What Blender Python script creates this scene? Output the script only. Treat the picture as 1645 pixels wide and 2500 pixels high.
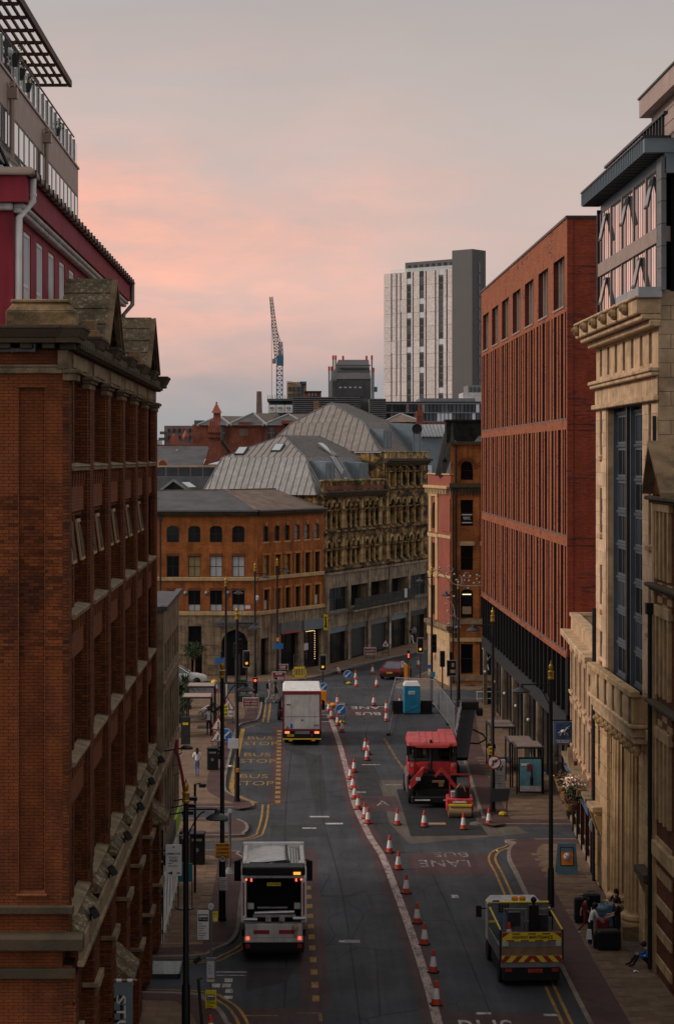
import bpy, bmesh, math, random
from mathutils import Vector, Matrix
for o in list(bpy.data.objects): bpy.data.objects.remove(o)
R = random.Random(7)
PI = math.pi
sc = bpy.context.scene
# ---------------- camera (18.5 m up, looking along the street) ----------------
F, VX, VY, H = 4860.0, 715.0, 1117.0, 18.5      # focal length and vanishing point in photo pixels, eye height
cam = bpy.data.cameras.new('camera'); camo = bpy.data.objects.new('camera', cam)
sc.collection.objects.link(camo); sc.camera = camo
camo.location = (0, 0, H); camo.rotation_euler = (PI/2, 0, 0)
cam.sensor_fit = 'HORIZONTAL'; cam.sensor_width = 36; cam.lens = F/1645*36
cam.shift_x = (822.5-VX)/1645; cam.shift_y = -(1250-VY)/1645
cam.clip_start = 1; cam.clip_end = 6000
sc.render.resolution_x, sc.render.resolution_y = 673, 1024
# ---------------- sky and sun ----------------
SUN_AZ, SUN_EL = -97.0, 30.0        # degrees left of the street axis, elevation (soft light behind cloud)
w = bpy.data.worlds.new('World'); sc.world = w; w.use_nodes = True
nt = w.node_tree; N = nt.nodes; L = nt.links; N.clear()
def nd(t, **k):
    n = N.new(t)
    for a, b in k.items(): setattr(n, a, b)
    return n
def wmath(op, a, b=None, c=None, clamp=False):
    n = nd('ShaderNodeMath', operation=op, use_clamp=clamp)
    for i, q in enumerate((a, b, c)):
        if q is None: continue
        if isinstance(q, (int, float)): n.inputs[i].default_value = q
        else: L.new(q, n.inputs[i])
    return n.outputs[0]
def wramp(f, stops, interp='EASE'):
    n = nd('ShaderNodeValToRGB'); n.color_ramp.interpolation = interp
    e = n.color_ramp.elements
    while len(e) < len(stops): e.new(0.5)
    for q, (p, c) in zip(e, stops):
        q.position = p; q.color = (c, c, c, 1) if isinstance(c, (int, float)) else (*c, 1)
    L.new(f, n.inputs[0]); return n.outputs[0]
tc = nd('ShaderNodeTexCoord'); sx = nd('ShaderNodeSeparateXYZ'); L.new(tc.outputs['Generated'], sx.inputs[0])
X_, Y_, Z_ = sx.outputs
def wnoise(scale, detail, rough, mscale, dist=0.0):
    mp = nd('ShaderNodeMapping'); mp.inputs['Scale'].default_value = mscale; L.new(tc.outputs['Generated'], mp.inputs[0])
    n = nd('ShaderNodeTexNoise'); n.inputs['Scale'].default_value = scale; n.inputs['Detail'].default_value = detail
    n.inputs['Roughness'].default_value = rough; n.inputs['Distortion'].default_value = dist
    L.new(mp.outputs[0], n.inputs['Vector']); return n.outputs[0]
sky = nd('ShaderNodeTexSky', sky_type='NISHITA'); sky.sun_disc = False
sky.sun_elevation = math.radians(SUN_EL); sky.sun_rotation = math.radians(SUN_AZ)
n1 = wnoise(9, 5, .5, (1, 1, 3.0), .5); n2 = wnoise(4, 4, .5, (1, 1, 4.0), .2); n3 = wnoise(26, 4, .6, (1, 1, 3.5), .3)
zz = wmath('ADD', Z_, wmath('MULTIPLY', wmath('SUBTRACT', n2, .5), .10))
base = wramp(zz, [(0.0, (.37, .37, .39)), (.028, (.41, .39, .40)), (.06, (.52, .44, .43)), (.105, (.60, .485, .445)),
                  (.165, (.56, .49, .458)), (.215, (.505, .465, .445)), (.40, (.52, .50, .49)), (1, (.62, .605, .61))], 'LINEAR')
ga = math.radians(-8); S = Vector((math.sin(ga), math.cos(ga), .11)).normalized()
vd = nd('ShaderNodeVectorMath', operation='DOT_PRODUCT'); L.new(tc.outputs['Generated'], vd.inputs[0]); vd.inputs[1].default_value = S
az = wramp(vd.outputs['Value'], [(.70, 0.0), (.93, .08), (.968, .16), (.9885, .58), (.998, .95), (1, 1)])
pz = wramp(zz, [(.016, 0.0), (.045, .52), (.085, .88), (.128, .95), (.160, .32), (.23, 0.0)])
cl = wramp(n1, [(.36, .45), (.60, 1.0)])
cl2 = wramp(n3, [(.3, .68), (.65, 1.05)])
pf = wmath('MULTIPLY', wmath('MULTIPLY', az, pz), wmath('MULTIPLY', cl, cl2), clamp=True)
mx = nd('ShaderNodeMix', data_type='RGBA'); L.new(pf, mx.inputs[0]); L.new(base, mx.inputs[6]); mx.inputs[7].default_value = (1.1, .54, .40, 1)
dk = nd('ShaderNodeMix', data_type='RGBA', blend_type='MULTIPLY'); dk.inputs[0].default_value = 1
L.new(mx.outputs[2], dk.inputs[6]); L.new(wramp(n2, [(.3, .93), (.7, 1.04)]), dk.inputs[7])
sm = nd('ShaderNodeVectorMath', operation='SCALE'); L.new(dk.outputs[2], sm.inputs[0]); sm.inputs['Scale'].default_value = 10.0
mx2 = nd('ShaderNodeMix', data_type='RGBA'); mx2.inputs[0].default_value = .94
L.new(sky.outputs[0], mx2.inputs[6]); L.new(sm.outputs[0], mx2.inputs[7])
bg = nd('ShaderNodeBackground'); bg.inputs[1].default_value = 0.1; L.new(mx2.outputs[2], bg.inputs[0])
wo = nd('ShaderNodeOutputWorld'); L.new(bg.outputs[0], wo.inputs[0])
sl = bpy.data.lights.new('sun', 'SUN'); sl.energy = 2.0; sl.angle = math.radians(16); sl.color = (1, .84, .74)
so = bpy.data.objects.new('sun', sl); sc.collection.objects.link(so)
a_, e_ = math.radians(SUN_AZ), math.radians(SUN_EL)
so.rotation_euler = Vector((-math.sin(a_)*math.cos(e_), -math.cos(a_)*math.cos(e_), -math.sin(e_))).to_track_quat('-Z', 'Y').to_euler()
so.location = (-40, 60, 60)
vs = sc.view_settings; vs.view_transform = 'Standard'; vs.look = 'None'; vs.exposure = 0; vs.gamma = 1; vs.use_curve_mapping = False
# ---------------- helpers ----------------
def gx(px, d): return (px-VX)*d/F
def gz(py, d): return H-(py-VY)*d/F
def gd(py): return F*H/(py-VY)
def G(px, py): d = gd(py); return (gx(px, d), d)
class MB:
    def __init__(s): s.v = []; s.f = []; s.m = []; s.k = 0; s.T = None
    def add(s, vs, fs):
        n = len(s.v)
        if s.T is not None: vs = [s.T @ Vector(v) for v in vs]
        s.v += [tuple(v) for v in vs]; s.f += [tuple(i+n for i in f) for f in fs]; s.m += [s.k]*len(fs); return s
    def box(s, x0, x1, y0, y1, z0, z1):
        return s.add([(x0,y0,z0),(x1,y0,z0),(x1,y1,z0),(x0,y1,z0),(x0,y0,z1),(x1,y0,z1),(x1,y1,z1),(x0,y1,z1)],
                     [(3,2,1,0),(4,5,6,7),(0,1,5,4),(1,2,6,5),(2,3,7,6),(3,0,4,7)])
    def cbox(s, c, sx, sy, sz): return s.box(c[0]-sx/2, c[0]+sx/2, c[1]-sy/2, c[1]+sy/2, c[2]-sz/2, c[2]+sz/2)
    def hexa(s, b, t):   # 4 bottom + 4 top points
        return s.add(list(b)+list(t), [(3,2,1,0),(4,5,6,7),(0,1,5,4),(1,2,6,5),(2,3,7,6),(3,0,4,7)])
    def quad(s, *p): return s.add(p, [tuple(range(len(p)))])
    def bar(s, a, b, w, h=None, up=(0,0,1)):
        a, b = Vector(a), Vector(b); h = h or w; d = (b-a).normalized(); u = Vector(up)
        if abs(d.dot(u)) > .98: u = Vector((0,1,0))
        x = d.cross(u).normalized()*w/2; z = x.cross(d).normalized()*h/2
        return s.hexa([a-x-z, a+x-z, b+x-z, b-x-z], [a-x+z, a+x+z, b+x+z, b-x+z])
    def tube(s, pts, r, n=8, cap=True):
        pts = [Vector(p) for p in pts]; rs = r if isinstance(r, (list, tuple)) else [r]*len(pts)
        vs = []; fs = []
        t0 = (pts[1]-pts[0]).normalized(); u = t0.orthogonal().normalized()
        for i, p in enumerate(pts):
            t = (pts[min(i+1, len(pts)-1)]-pts[max(i-1, 0)]).normalized()
            u = (u-t*u.dot(t)); u = u.normalized() if u.length > 1e-6 else t.orthogonal().normalized(); v = t.cross(u)
            for k in range(n):
                a = 2*PI*k/n; vs.append(p+(u*math.cos(a)+v*math.sin(a))*rs[i])
        for i in range(len(pts)-1):
            for k in range(n): fs.append((i*n+k, i*n+(k+1)%n, (i+1)*n+(k+1)%n, (i+1)*n+k))
        if cap: fs.append(tuple(range(n-1, -1, -1))); m = (len(pts)-1)*n; fs.append(tuple(range(m, m+n)))
        return s.add(vs, fs)
    def lathe(s, prof, c=(0,0,0), n=14, axis='z'):
        vs = []; fs = []
        for r, z in prof:
            for k in range(n):
                a = 2*PI*k/n; p = (r*math.cos(a), r*math.sin(a), z)
                if axis == 'y': p = (p[0], p[2], p[1])
                if axis == 'x': p = (p[2], p[0], p[1])
                vs.append((p[0]+c[0], p[1]+c[1], p[2]+c[2]))
        for i in range(len(prof)-1):
            for k in range(n): fs.append((i*n+k, i*n+(k+1)%n, (i+1)*n+(k+1)%n, (i+1)*n+k))
        fs.append(tuple(range(n-1, -1, -1))); m = (len(prof)-1)*n; fs.append(tuple(range(m, m+n)))
        return s.add(vs, fs)
    def prism(s, poly, a, b, axis='y'):   # 2-D polygon extruded from a to b along an axis
        def P(p, t): return {'y': (p[0], t, p[1]), 'x': (t, p[0], p[1]), 'z': (p[0], p[1], t)}[axis]
        n = len(poly); vs = [P(p, a) for p in poly]+[P(p, b) for p in poly]
        fs = [tuple(range(n-1, -1, -1)), tuple(range(n, 2*n))]+[(i, (i+1)%n, n+(i+1)%n, n+i) for i in range(n)]
        return s.add(vs, fs)
    def ball(s, c, r, sz=1, n=8, m=5):
        prof = [(max(r*math.sin(PI*i/m), .001), -r*sz*math.cos(PI*i/m)) for i in range(m+1)]
        return s.lathe(prof, c, n)
    def mesh(s, name, mats, smooth=False, bevel=0):
        me = bpy.data.meshes.new(name); me.from_pydata(s.v, [], s.f)
        if not isinstance(mats, (list, tuple)): mats = [mats]
        for m in mats: me.materials.append(MT(m))
        me.polygons.foreach_set('material_index', s.m)
        bm = bmesh.new(); bm.from_mesh(me)
        bmesh.ops.recalc_face_normals(bm, faces=bm.faces)
        if bevel: bmesh.ops.bevel(bm, geom=[e for e in bm.edges if len(e.link_faces) == 2 and e.calc_face_angle(0) > .6], offset=bevel, segments=1, affect='EDGES', clamp_overlap=True)
        bm.to_mesh(me); bm.free()
        if smooth:
            me.polygons.foreach_set('use_smooth', [True]*len(me.polygons))
            me.set_sharp_from_angle(angle=math.radians(38))
        return me
    def build(s, name, mats, parent=None, loc=(0,0,0), rot=(0,0,0), smooth=False, bevel=0):
        return ob(name, s.mesh(name, mats, smooth, bevel), parent, loc, rot)
COL = sc.collection
def ob(name, data, parent=None, loc=(0,0,0), rot=(0,0,0)):
    o = bpy.data.objects.new(name, data); COL.objects.link(o)
    if parent is not None: o.parent = parent
    o.location = loc; o.rotation_euler = rot; return o
def tag(o, label, cat, group=None):
    o['label'] = label; o['category'] = cat
    if group: o['group'] = group
    return o
def thing(name, label, cat, loc=(0,0,0), rotz=0, group=None):
    o = ob(name, None, None, loc, (0,0,rotz)); o.empty_display_size = .2
    return tag(o, label, cat, group)
def struct(o): o['kind'] = 'structure'; return o
def copy_tree(o, parent=None):
    c = o.copy(); COL.objects.link(c); c.parent = parent
    for ch in list(o.children): copy_tree(ch, c)
    return c
# ---------------- materials ----------------
MATS = {}
def MT(m): return MATS[m] if isinstance(m, str) else m
class NT:
    def __init__(s, name):
        s.m = bpy.data.materials.new(name); s.m.use_nodes = True; s.t = s.m.node_tree; s.n = s.t.nodes; s.l = s.t.links
        s.b = s.n['Principled BSDF']; MATS[name] = s.m; s.tc = s.n.new('ShaderNodeTexCoord')
    def node(s, t, ins={}, **k):
        n = s.n.new(t)
        for a, b in k.items(): setattr(n, a, b)
        for a, b in ins.items(): s.put(n.inputs[a], b)
        return n
    def put(s, i, v):
        if hasattr(v, 'is_output'): s.l.new(v, i)
        else: i.default_value = v
    def map(s, sc=(1,1,1), src=None):
        return s.node('ShaderNodeMapping', {'Vector': src or s.tc.outputs['Object'], 'Scale': sc}).outputs[0]
    def noise(s, scale=3, detail=4, msc=(1,1,1), rough=.55, src=None):
        return s.node('ShaderNodeTexNoise', {'Vector': s.map(msc, src), 'Scale': scale, 'Detail': detail, 'Roughness': rough}).outputs[0]
    def ramp(s, f, a, b, c0, c1):
        n = s.node('ShaderNodeMapRange', {'Value': f, 'From Min': a, 'From Max': b, 'To Min': c0, 'To Max': c1}); return n.outputs[0]
    def mix(s, f, a, b, mode='MIX'):
        n = s.node('ShaderNodeMix', data_type='RGBA', blend_type=mode); s.put(n.inputs[0], f)
        for i, q in ((6, a), (7, b)): s.put(n.inputs[i], (*q, 1) if isinstance(q, tuple) and len(q) == 3 else q)
        return n.outputs[2]
    def gray(s, v): return s.node('ShaderNodeCombineColor', {0: v, 1: v, 2: v}).outputs[0]
    def bump(s, h, st=.3, dist=.02):
        n = s.node('ShaderNodeBump', {'Height': h, 'Strength': st, 'Distance': dist}); s.l.new(n.outputs[0], s.b.inputs['Normal'])
    def fin(s, col, rough=.8, metal=0, spec=.3):
        s.put(s.b.inputs['Base Color'], (*col, 1) if isinstance(col, tuple) else col)
        s.put(s.b.inputs['Roughness'], rough); s.b.inputs['Metallic'].default_value = metal; s.b.inputs['Specular IOR Level'].default_value = spec
        return s.m
    def uz(s, rnd=0):   # (x+y, z) of the object: brick courses run level on any upright face
        p = s.node('ShaderNodeSeparateXYZ', {0: s.tc.outputs['Object']}).outputs
        a = s.node('ShaderNodeMath', {0: p[0], 1: p[1]}, operation='ADD').outputs[0]
        return s.node('ShaderNodeCombineXYZ', {0: a, 1: p[2]}).outputs[0]
def mat(name, col, rough=.75, var=.18, scale=2.5, bump=0, metal=0, spec=.3, streak=0, dirt=None, fine=0, dr=(.47,.66)):
    n = NT(name); c = tuple(col)
    f = n.ramp(n.noise(scale, 5), .3, .7, 1-var, 1+var); out = n.mix(1, c, n.gray(f), 'MULTIPLY')
    if streak:
        g = n.ramp(n.noise(1.0, 5, (4, 4, .35)), .38, .68, 1, 1-streak); out = n.mix(1, out, n.gray(g), 'MULTIPLY')
    if dirt:
        g = n.ramp(n.noise(.9, 6, (1, 1, 1.6), .65), dr[0], dr[1], 0, dirt[3]); out = n.mix(g, out, tuple(dirt[:3]))
    if fine:
        g = n.ramp(n.noise(40, 2), .3, .7, 1-fine, 1+fine); out = n.mix(1, out, n.gray(g), 'MULTIPLY')
    if bump: n.bump(n.noise(scale*8, 4), bump, .02)
    return n.fin(out, n.ramp(n.noise(scale*2, 3), .3, .7, max(rough-.1, .02), min(rough+.1, 1)), metal, spec)
def brick(name, c1, c2, mortar, bw=.225, bh=.075, mo=.008, dark=None, off=.5, bump=.5, streak=.25, patch=.3):
    n = NT(name); v = n.uz()
    b = n.node('ShaderNodeTexBrick', {'Vector': v, 'Color1': (*c1, 1), 'Color2': (*c2, 1), 'Mortar': (*mortar, 1), 'Scale': 1.0,
               'Mortar Size': mo, 'Mortar Smooth': .2, 'Bias': 0.0, 'Brick Width': bw, 'Row Height': bh})
    b.offset = off
    out = b.outputs[0]
    if dark:
        w2 = n.node('ShaderNodeTexBrick', {'Vector': v, 'Color1': (0,0,0,1), 'Color2': (1,1,1,1), 'Mortar': (0,0,0,1), 'Scale': 1.0, 'Mortar Size': 0.0, 'Bias': -.3, 'Brick Width': bw*2.2, 'Row Height': bh})
        q = n.node('ShaderNodeMath', {0: n.ramp(n.noise(.55, 3, (1, 1, 2.5), .5, v), .45, .6, 0, 1), 1: w2.outputs[0]}, operation='MULTIPLY').outputs[0]
        out = n.mix(n.ramp(q, .25, .6, 0, .85), out, tuple(dark))
    g = n.ramp(n.noise(.8, 5), .3, .7, 1-patch, 1+patch*.6); out = n.mix(1, out, n.gray(g), 'MULTIPLY')
    if streak:
        g = n.ramp(n.noise(1.0, 5, (3, 3, .3)), .4, .7, 1, 1-streak); out = n.mix(1, out, n.gray(g), 'MULTIPLY')
    n.bump(n.ramp(b.outputs['Fac'], 0, 1, 1, 0), bump, .012)
    return n.fin(out, .85, 0, .2)
def glass(name, col=(.02,.024,.028), rough=.06, spec=.6, var=.3):
    n = NT(name); g = n.ramp(n.noise(.6, 3), .35, .65, 1-var, 1+var)
    n.bump(n.noise(.8, 2), .03, .05)
    return n.fin(n.mix(1, tuple(col), n.gray(g), 'MULTIPLY'), rough, 0, spec)
def emit(name, col, st):
    n = NT(name); n.fin(tuple(col), .4); n.b.inputs['Emission Color'].default_value = (*col, 1); n.b.inputs['Emission Strength'].default_value = st; return n.m
def clear(name, col=(.8,.85,.85), mixf=.75, rough=.05):
    n = NT(name); n.fin(tuple(col), rough, 0, .5)
    tr = n.node('ShaderNodeBsdfTransparent'); mxs = n.node('ShaderNodeMixShader'); mxs.inputs[0].default_value = 1-mixf
    n.l.new(tr.outputs[0], mxs.inputs[1]); n.l.new(n.b.outputs[0], mxs.inputs[2]); n.l.new(mxs.outputs[0], n.n['Material Output'].inputs[0]); return n.m
brick('brick_left', (.215,.062,.018), (.115,.034,.012), (.04,.019,.012), dark=(.06,.02,.016), streak=.3, patch=.35)
mat('brick_piece', (.33,.078,.028), .85, .55, 2.2, .5, fine=.2, dirt=(.07,.022,.016,.75))
mat('mortar_dark', (.055,.026,.02), .95, .3)
brick('brick_light', (.25,.085,.034), (.20,.068,.028), (.12,.05,.028), streak=.2, patch=.2)
brick('brick_modern', (.39,.132,.062), (.28,.088,.042), (.24,.092,.05), dark=(.12,.045,.042), streak=.12, patch=.15)
brick('brick_modern_dark', (.11,.028,.022), (.075,.02,.018), (.05,.018,.015), streak=.1, patch=.2)
brick('brick_modern_shaded', (.33,.06,.028), (.22,.042,.022), (.15,.04,.025), dark=(.09,.03,.03), streak=.12, patch=.2)  # end-wall copy of the modern brick, its shade put into the colour
brick('brick_orange', (.52,.175,.045), (.37,.115,.032), (.27,.115,.045), streak=.35, patch=.4)
brick('brick_pub', (.36,.09,.05), (.25,.06,.035), (.28,.18,.12), streak=.2)
brick('brick_far', (.30,.085,.05), (.20,.055,.035), (.2,.11,.08), streak=.3, patch=.4)
brick('brick_grey', (.26,.17,.15), (.20,.13,.12), (.2,.16,.15), streak=.2, patch=.25)
mat('render_maroon', (.29,.026,.045), .7, .2, 1.2, .15, streak=.3)
mat('stone_dark', (.22,.15,.085), .9, .35, 1.5, .6, dirt=(.06,.045,.03,.8), fine=.2)
mat('stone_moss', (.26,.17,.085), .9, .4, 2.0, .7, dirt=(.05,.04,.02,.85), fine=.3)
mat('stone_sill', (.25,.185,.11), .9, .3, 2.5, .5, dirt=(.10,.085,.05,.8), fine=.25)
mat('stone_buff', (.57,.39,.235), .85, .22, 1.2, .3, streak=.3, dirt=(.18,.12,.06,.55), fine=.1)
mat('stone_gold', (.53,.355,.185), .85, .25, 1.2, .3, streak=.35, dirt=(.20,.12,.05,.5), fine=.1)
mat('stone_gothic', (.42,.255,.095), .9, .35, .8, .5, streak=.8, dirt=(.02,.015,.009,.97), fine=.2, dr=(.42,.56))
mat('stone_gothic_clean', (.56,.375,.17), .9, .35, 1.0, .4, streak=.55, dirt=(.05,.035,.018,.85), fine=.15, dr=(.46,.6))
mat('orange_trim', (.50,.22,.06), .75, .15, 1.5, 0, streak=.25)
mat('cream_paint', (.53,.38,.19), .75, .15, 1.5, 0, streak=.25)
mat('concrete', (.36,.28,.19), .9, .25, .8, .3, streak=.75, dirt=(.09,.07,.05,.8), fine=.12)
mat('concrete_left', (.30,.225,.15), .9, .25, 1.0, .4, streak=.5, dirt=(.08,.06,.04,.7), fine=.15)
mat('terracotta_paint', (.30,.088,.058), .7, .12, 1.0, 0, streak=.2)
mat('soot_black', (.016,.015,.014), .95, .7, 2.5, .8, fine=.5)
mat('slate', (.085,.082,.085), .75, .3, 1.0, .5, fine=.25)
mat('slate_brown', (.16,.115,.09), .8, .3, 1.2, .5, fine=.25)
mat('lead', (.30,.31,.32), .5, .2, 2, .1, .3)
mat('stone_base', (.33,.245,.155), .9, .3, 1.0, .4, streak=.5, dirt=(.07,.05,.035,.8), fine=.15)
mat('zinc', (.40,.375,.35), .48, .22, 1.3, .1, .35, .4, streak=.3, fine=.08)
mat('zinc_brown', (.33,.285,.25), .5, .2, 1.3, .1, .3, .4, streak=.2, fine=.08)
mat('zinc_dark', (.14,.145,.15), .5, .15, 1.5, 0, .3)
mat('metal_black', (.007,.007,.008), .5, .3, 3, 0, 0, .35)
mat('metal_dark', (.035,.037,.040), .45, .2, 3, 0, .2)
mat('metal_grey', (.20,.205,.21), .45, .2, 3, 0, .4)
mat('metal_bronze', (.30,.225,.185), .45, .15, 1.2, 0, .4, .4)
mat('metal_blue_grey', (.17,.215,.245), .45, .12, 1.5, 0, .3, .4)
mat('metal_slate', (.085,.10,.115), .5, .15, 2, 0, .2, .4)
mat('steel_bright', (.45,.46,.47), .35, .15, 3, 0, .7)
mat('gold_paint', (.40,.24,.04), .35, .2, 4, 0, .5, .5)
mat('white_paint', (.80,.79,.77), .5, .12, 1.5, 0, streak=.2)
mat('white_dirty', (.58,.57,.55), .55, .2, 1.5, 0, streak=.3, fine=.06)
mat('panel_pink', (.40,.295,.25), .6, .1, 1.2, 0, .1, .35, streak=.2)
mat('pergola_wood', (.085,.045,.032), .7, .3, 2, .2)
mat('plastic_black', (.008,.008,.009), .55, .2, 3)
mat('rubber', (.012,.012,.012), .85, .3, 4)
mat('red_paint', (.50,.035,.035), .42, .2, 3, .1, 0, .5, dirt=(.10,.03,.025,.5), fine=.1)
mat('yellow_paint', (.72,.52,.03), .5, .15, 2)
mat('orange_paint', (.75,.27,.02), .5, .12, 2)
mat('blue_sign', (.03,.16,.46), .4, .1, 2)
mat('sign_white', (.70,.70,.69), .45, .06, 2)
mat('sign_red', (.30,.022,.025), .5, .1, 2)
mat('sign_maroon', (.22,.025,.03), .5, .15, 2)
mat('sign_yellow', (.70,.55,.03), .5, .06, 2)
mat('sign_orange', (.80,.33,.03), .5, .08, 2)
mat('cone_orange', (.52,.055,.022), .6, .2, 4)
mat('cone_white', (.66,.65,.64), .5, .12, 4)
mat('wood', (.22,.13,.07), .75, .3, 3, .2)
mat('loo_blue', (.025,.25,.42), .45, .12, 2)
mat('skin', (.48,.28,.20), .55, .1, 5)
mat('hair_dark', (.015,.011,.009), .6, .3, 6)
mat('hair_light', (.30,.22,.13), .6, .2, 6)
mat('cloth_white', (.68,.68,.70), .85, .1, 6)
mat('cloth_black', (.012,.012,.014), .85, .3, 6)
mat('cloth_grey', (.30,.27,.25), .85, .15, 6)
mat('cloth_blue', (.10,.17,.30), .85, .2, 6)
mat('cloth_bright_blue', (.02,.12,.42), .8, .2, 6)
mat('cloth_shirt', (.36,.42,.50), .85, .12, 6)
mat('cloth_brown', (.18,.09,.05), .85, .2, 6)
mat('cloth_maroon', (.16,.02,.03), .85, .2, 6)
mat('leaf', (.045,.075,.02), .7, .4, 4)
mat('leaf_dark', (.022,.04,.016), .7, .4, 4)
mat('flower_red', (.42,.06,.03), .7, .4, 8)
mat('flower_pale', (.68,.50,.40), .7, .3, 8)
mat('car_red', (.12,.008,.010), .25, .06, 2, 0, .2, .6)
mat('car_white', (.72,.72,.72), .3, .05, 2, 0, 0, .5)
mat('cardboard', (.40,.27,.15), .85, .1, 2)
mat('teal_paint', (.03,.20,.22), .5, .15, 2)
mat('green_paint', (.02,.05,.03), .6, .2, 2)
mat('crane_blue', (.05,.14,.22), .5, .15, 2)
mat('tower_white', (.62,.56,.53), .6, .10, .35, 0, fine=.03)
mat('tower_white_b', (.55,.48,.45), .6, .10, .35, 0)
mat('tower_dark', (.105,.10,.10), .6, .06, .2, 0)
mat('far_dark', (.10,.098,.10), .65, .15, .5, 0)
mat('mural_white', (.55,.55,.56), .7, .3, 5)
mat('dark_inside', (.006,.006,.007), .9, .3, 2)
mat('blind_cream', (.34,.27,.13), .8, .12, 2)
mat('blind_white', (.55,.57,.60), .8, .08, 2)
mat('picture_blue', (.02,.06,.14), .5, .6, 4)
mat('picture_teal', (.12,.28,.33), .5, .25, 3)
mat('poster_orange', (.70,.22,.03), .5, .3, 4)
mat('pub_blue', (.075,.11,.18), .55, .15, 3)
mat('aboard_blue', (.10,.19,.25), .55, .15, 3)
mat('lime_green', (.33,.55,.06), .6, .15, 3)
glass('glass', (.018,.022,.026), .06, .6, .5); glass('glass_dark', (.007,.008,.010), .12, .35); glass('glass_blue', (.05,.065,.08), .05, .7); NT('glass_sky').fin((.55,.57,.58), .04, .75, .6)
NT('glass_pink').fin((.80,.78,.76), .03, .9, .6); glass('screen_dark', (.01,.011,.013), .1, .5)
clear('glass_clear', (.75,.82,.80), .62); clear('mesh_clear', (.35,.36,.37), .87, .5)
clear('shelter_glass', (.22,.25,.26), .55)
emit('lamp_red', (1.0,.10,.05), 1.6); emit('lamp_amber', (1.0,.42,.05), 1.2); emit('lamp_warm', (1.0,.62,.28), 2.0); emit('lamp_tube', (1.0,.85,.5), 1.3); emit('lamp_tail', (1.0,.25,.10), 1.1)
def ground_mat(name, col, var=.25, crack=True, spec=.25, rough=.85):
    n = NT(name)
    f = n.ramp(n.noise(.35, 6, (1, .5, 1), .6), .3, .7, 1-var, 1+var); o = n.mix(1, tuple(col), n.gray(f), 'MULTIPLY')
    f = n.ramp(n.noise(1.6, 5, (2.2, .12, 1), .6), .35, .7, 1.12, .82); o = n.mix(1, o, n.gray(f), 'MULTIPLY')
    f = n.ramp(n.noise(60, 3), .3, .7, .8, 1.2); o = n.mix(1, o, n.gray(f), 'MULTIPLY')
    g = n.ramp(n.noise(.22, 6, (1, .7, 1), .7), .56, .66, 0, .55); o = n.mix(g, o, tuple(c*.62 for c in col))
    px_ = n.node('ShaderNodeSeparateXYZ', {0: n.tc.outputs['Object']}).outputs[0]
    tw = n.node('ShaderNodeMath', {0: n.node('ShaderNodeMath', {0: px_, 1: 3.3}, operation='MULTIPLY').outputs[0]}, operation='SINE').outputs[0]
    tw = n.node('ShaderNodeMath', {0: n.ramp(tw, .3, 1, 0, .28), 1: n.ramp(n.noise(.25, 4, (1, .25, 1)), .4, .6, .2, 1)}, operation='MULTIPLY').outputs[0]
    o = n.mix(tw, o, tuple(c*.55 for c in col))
    o = n.mix(n.ramp(n.noise(9, 5, (1, .8, 1), .8), .62, .72, 0, .35), o, tuple(c*1.7 for c in col))
    if crack:
        v = n.node('ShaderNodeTexVoronoi', {'Vector': n.map((1, .5, 1)), 'Scale': .32}, feature='DISTANCE_TO_EDGE').outputs[0]
        g = n.ramp(v, .0, .014, .75, 0); g2 = n.node('ShaderNodeMath', {0: g, 1: n.ramp(n.noise(.2, 2), .45, .55, 0, 1)}, operation='MULTIPLY').outputs[0]
        o = n.mix(g2, o, tuple(c*.3 for c in col))
    n.bump(n.noise(70, 3), .25, .01)
    return n.fin(o, n.ramp(n.noise(.5, 4), .3, .7, rough-.12, rough+.08), 0, spec)
ground_mat('asphalt', (.052,.056,.063), .34); ground_mat('asphalt_new', (.022,.023,.026), .25, False); ground_mat('asphalt_patch', (.038,.039,.042), .2)
ground_mat('red_surface', (.075,.043,.045), .3, False); ground_mat('dusty_asphalt', (.105,.09,.074), .25, False)
def paving(name, c1, c2, mo, bw, bh):
    n = NT(name)
    b = n.node('ShaderNodeTexBrick', {'Vector': n.tc.outputs['Object'], 'Color1': (*c1, 1), 'Color2': (*c2, 1), 'Mortar': (*mo, 1), 'Scale': 1.0, 'Mortar Size': .008, 'Brick Width': bw, 'Row Height': bh})
    o = b.outputs[0]
    f = n.ramp(n.noise(.6, 6, (1, 1, 1), .65), .3, .7, .7, 1.25); o = n.mix(1, o, n.gray(f), 'MULTIPLY')
    g = n.ramp(n.noise(1.3, 5, (1, .6, 1), .7), .58, .68, 0, .6); o = n.mix(g, o, tuple(c*.45 for c in c1))
    f = n.ramp(n.noise(50, 3), .3, .7, .82, 1.18); o = n.mix(1, o, n.gray(f), 'MULTIPLY')
    n.bump(n.ramp(b.outputs['Fac'], 0, 1, 1, 0), .4, .01)
    return n.fin(o, .85, 0, .2)
paving('paving_buff', (.19,.125,.08), (.16,.105,.068), (.07,.05,.038), .9, .6)
paving('paving_red', (.10,.055,.05), (.085,.047,.043), (.07,.045,.04), .2, .1)
paving('setts', (.16,.12,.09), (.09,.075,.06), (.04,.03,.03), .16, .12)
mat('slab', (.25,.165,.105), .85, .25, .7, .3, dirt=(.10,.065,.045,.5), fine=.15)
mat('slab_b', (.215,.145,.095), .85, .25, .7, .3, dirt=(.10,.065,.045,.5), fine=.15)
mat('kerb_stone', (.20,.165,.14), .9, .3, 1.5, .3, fine=.15)
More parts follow.
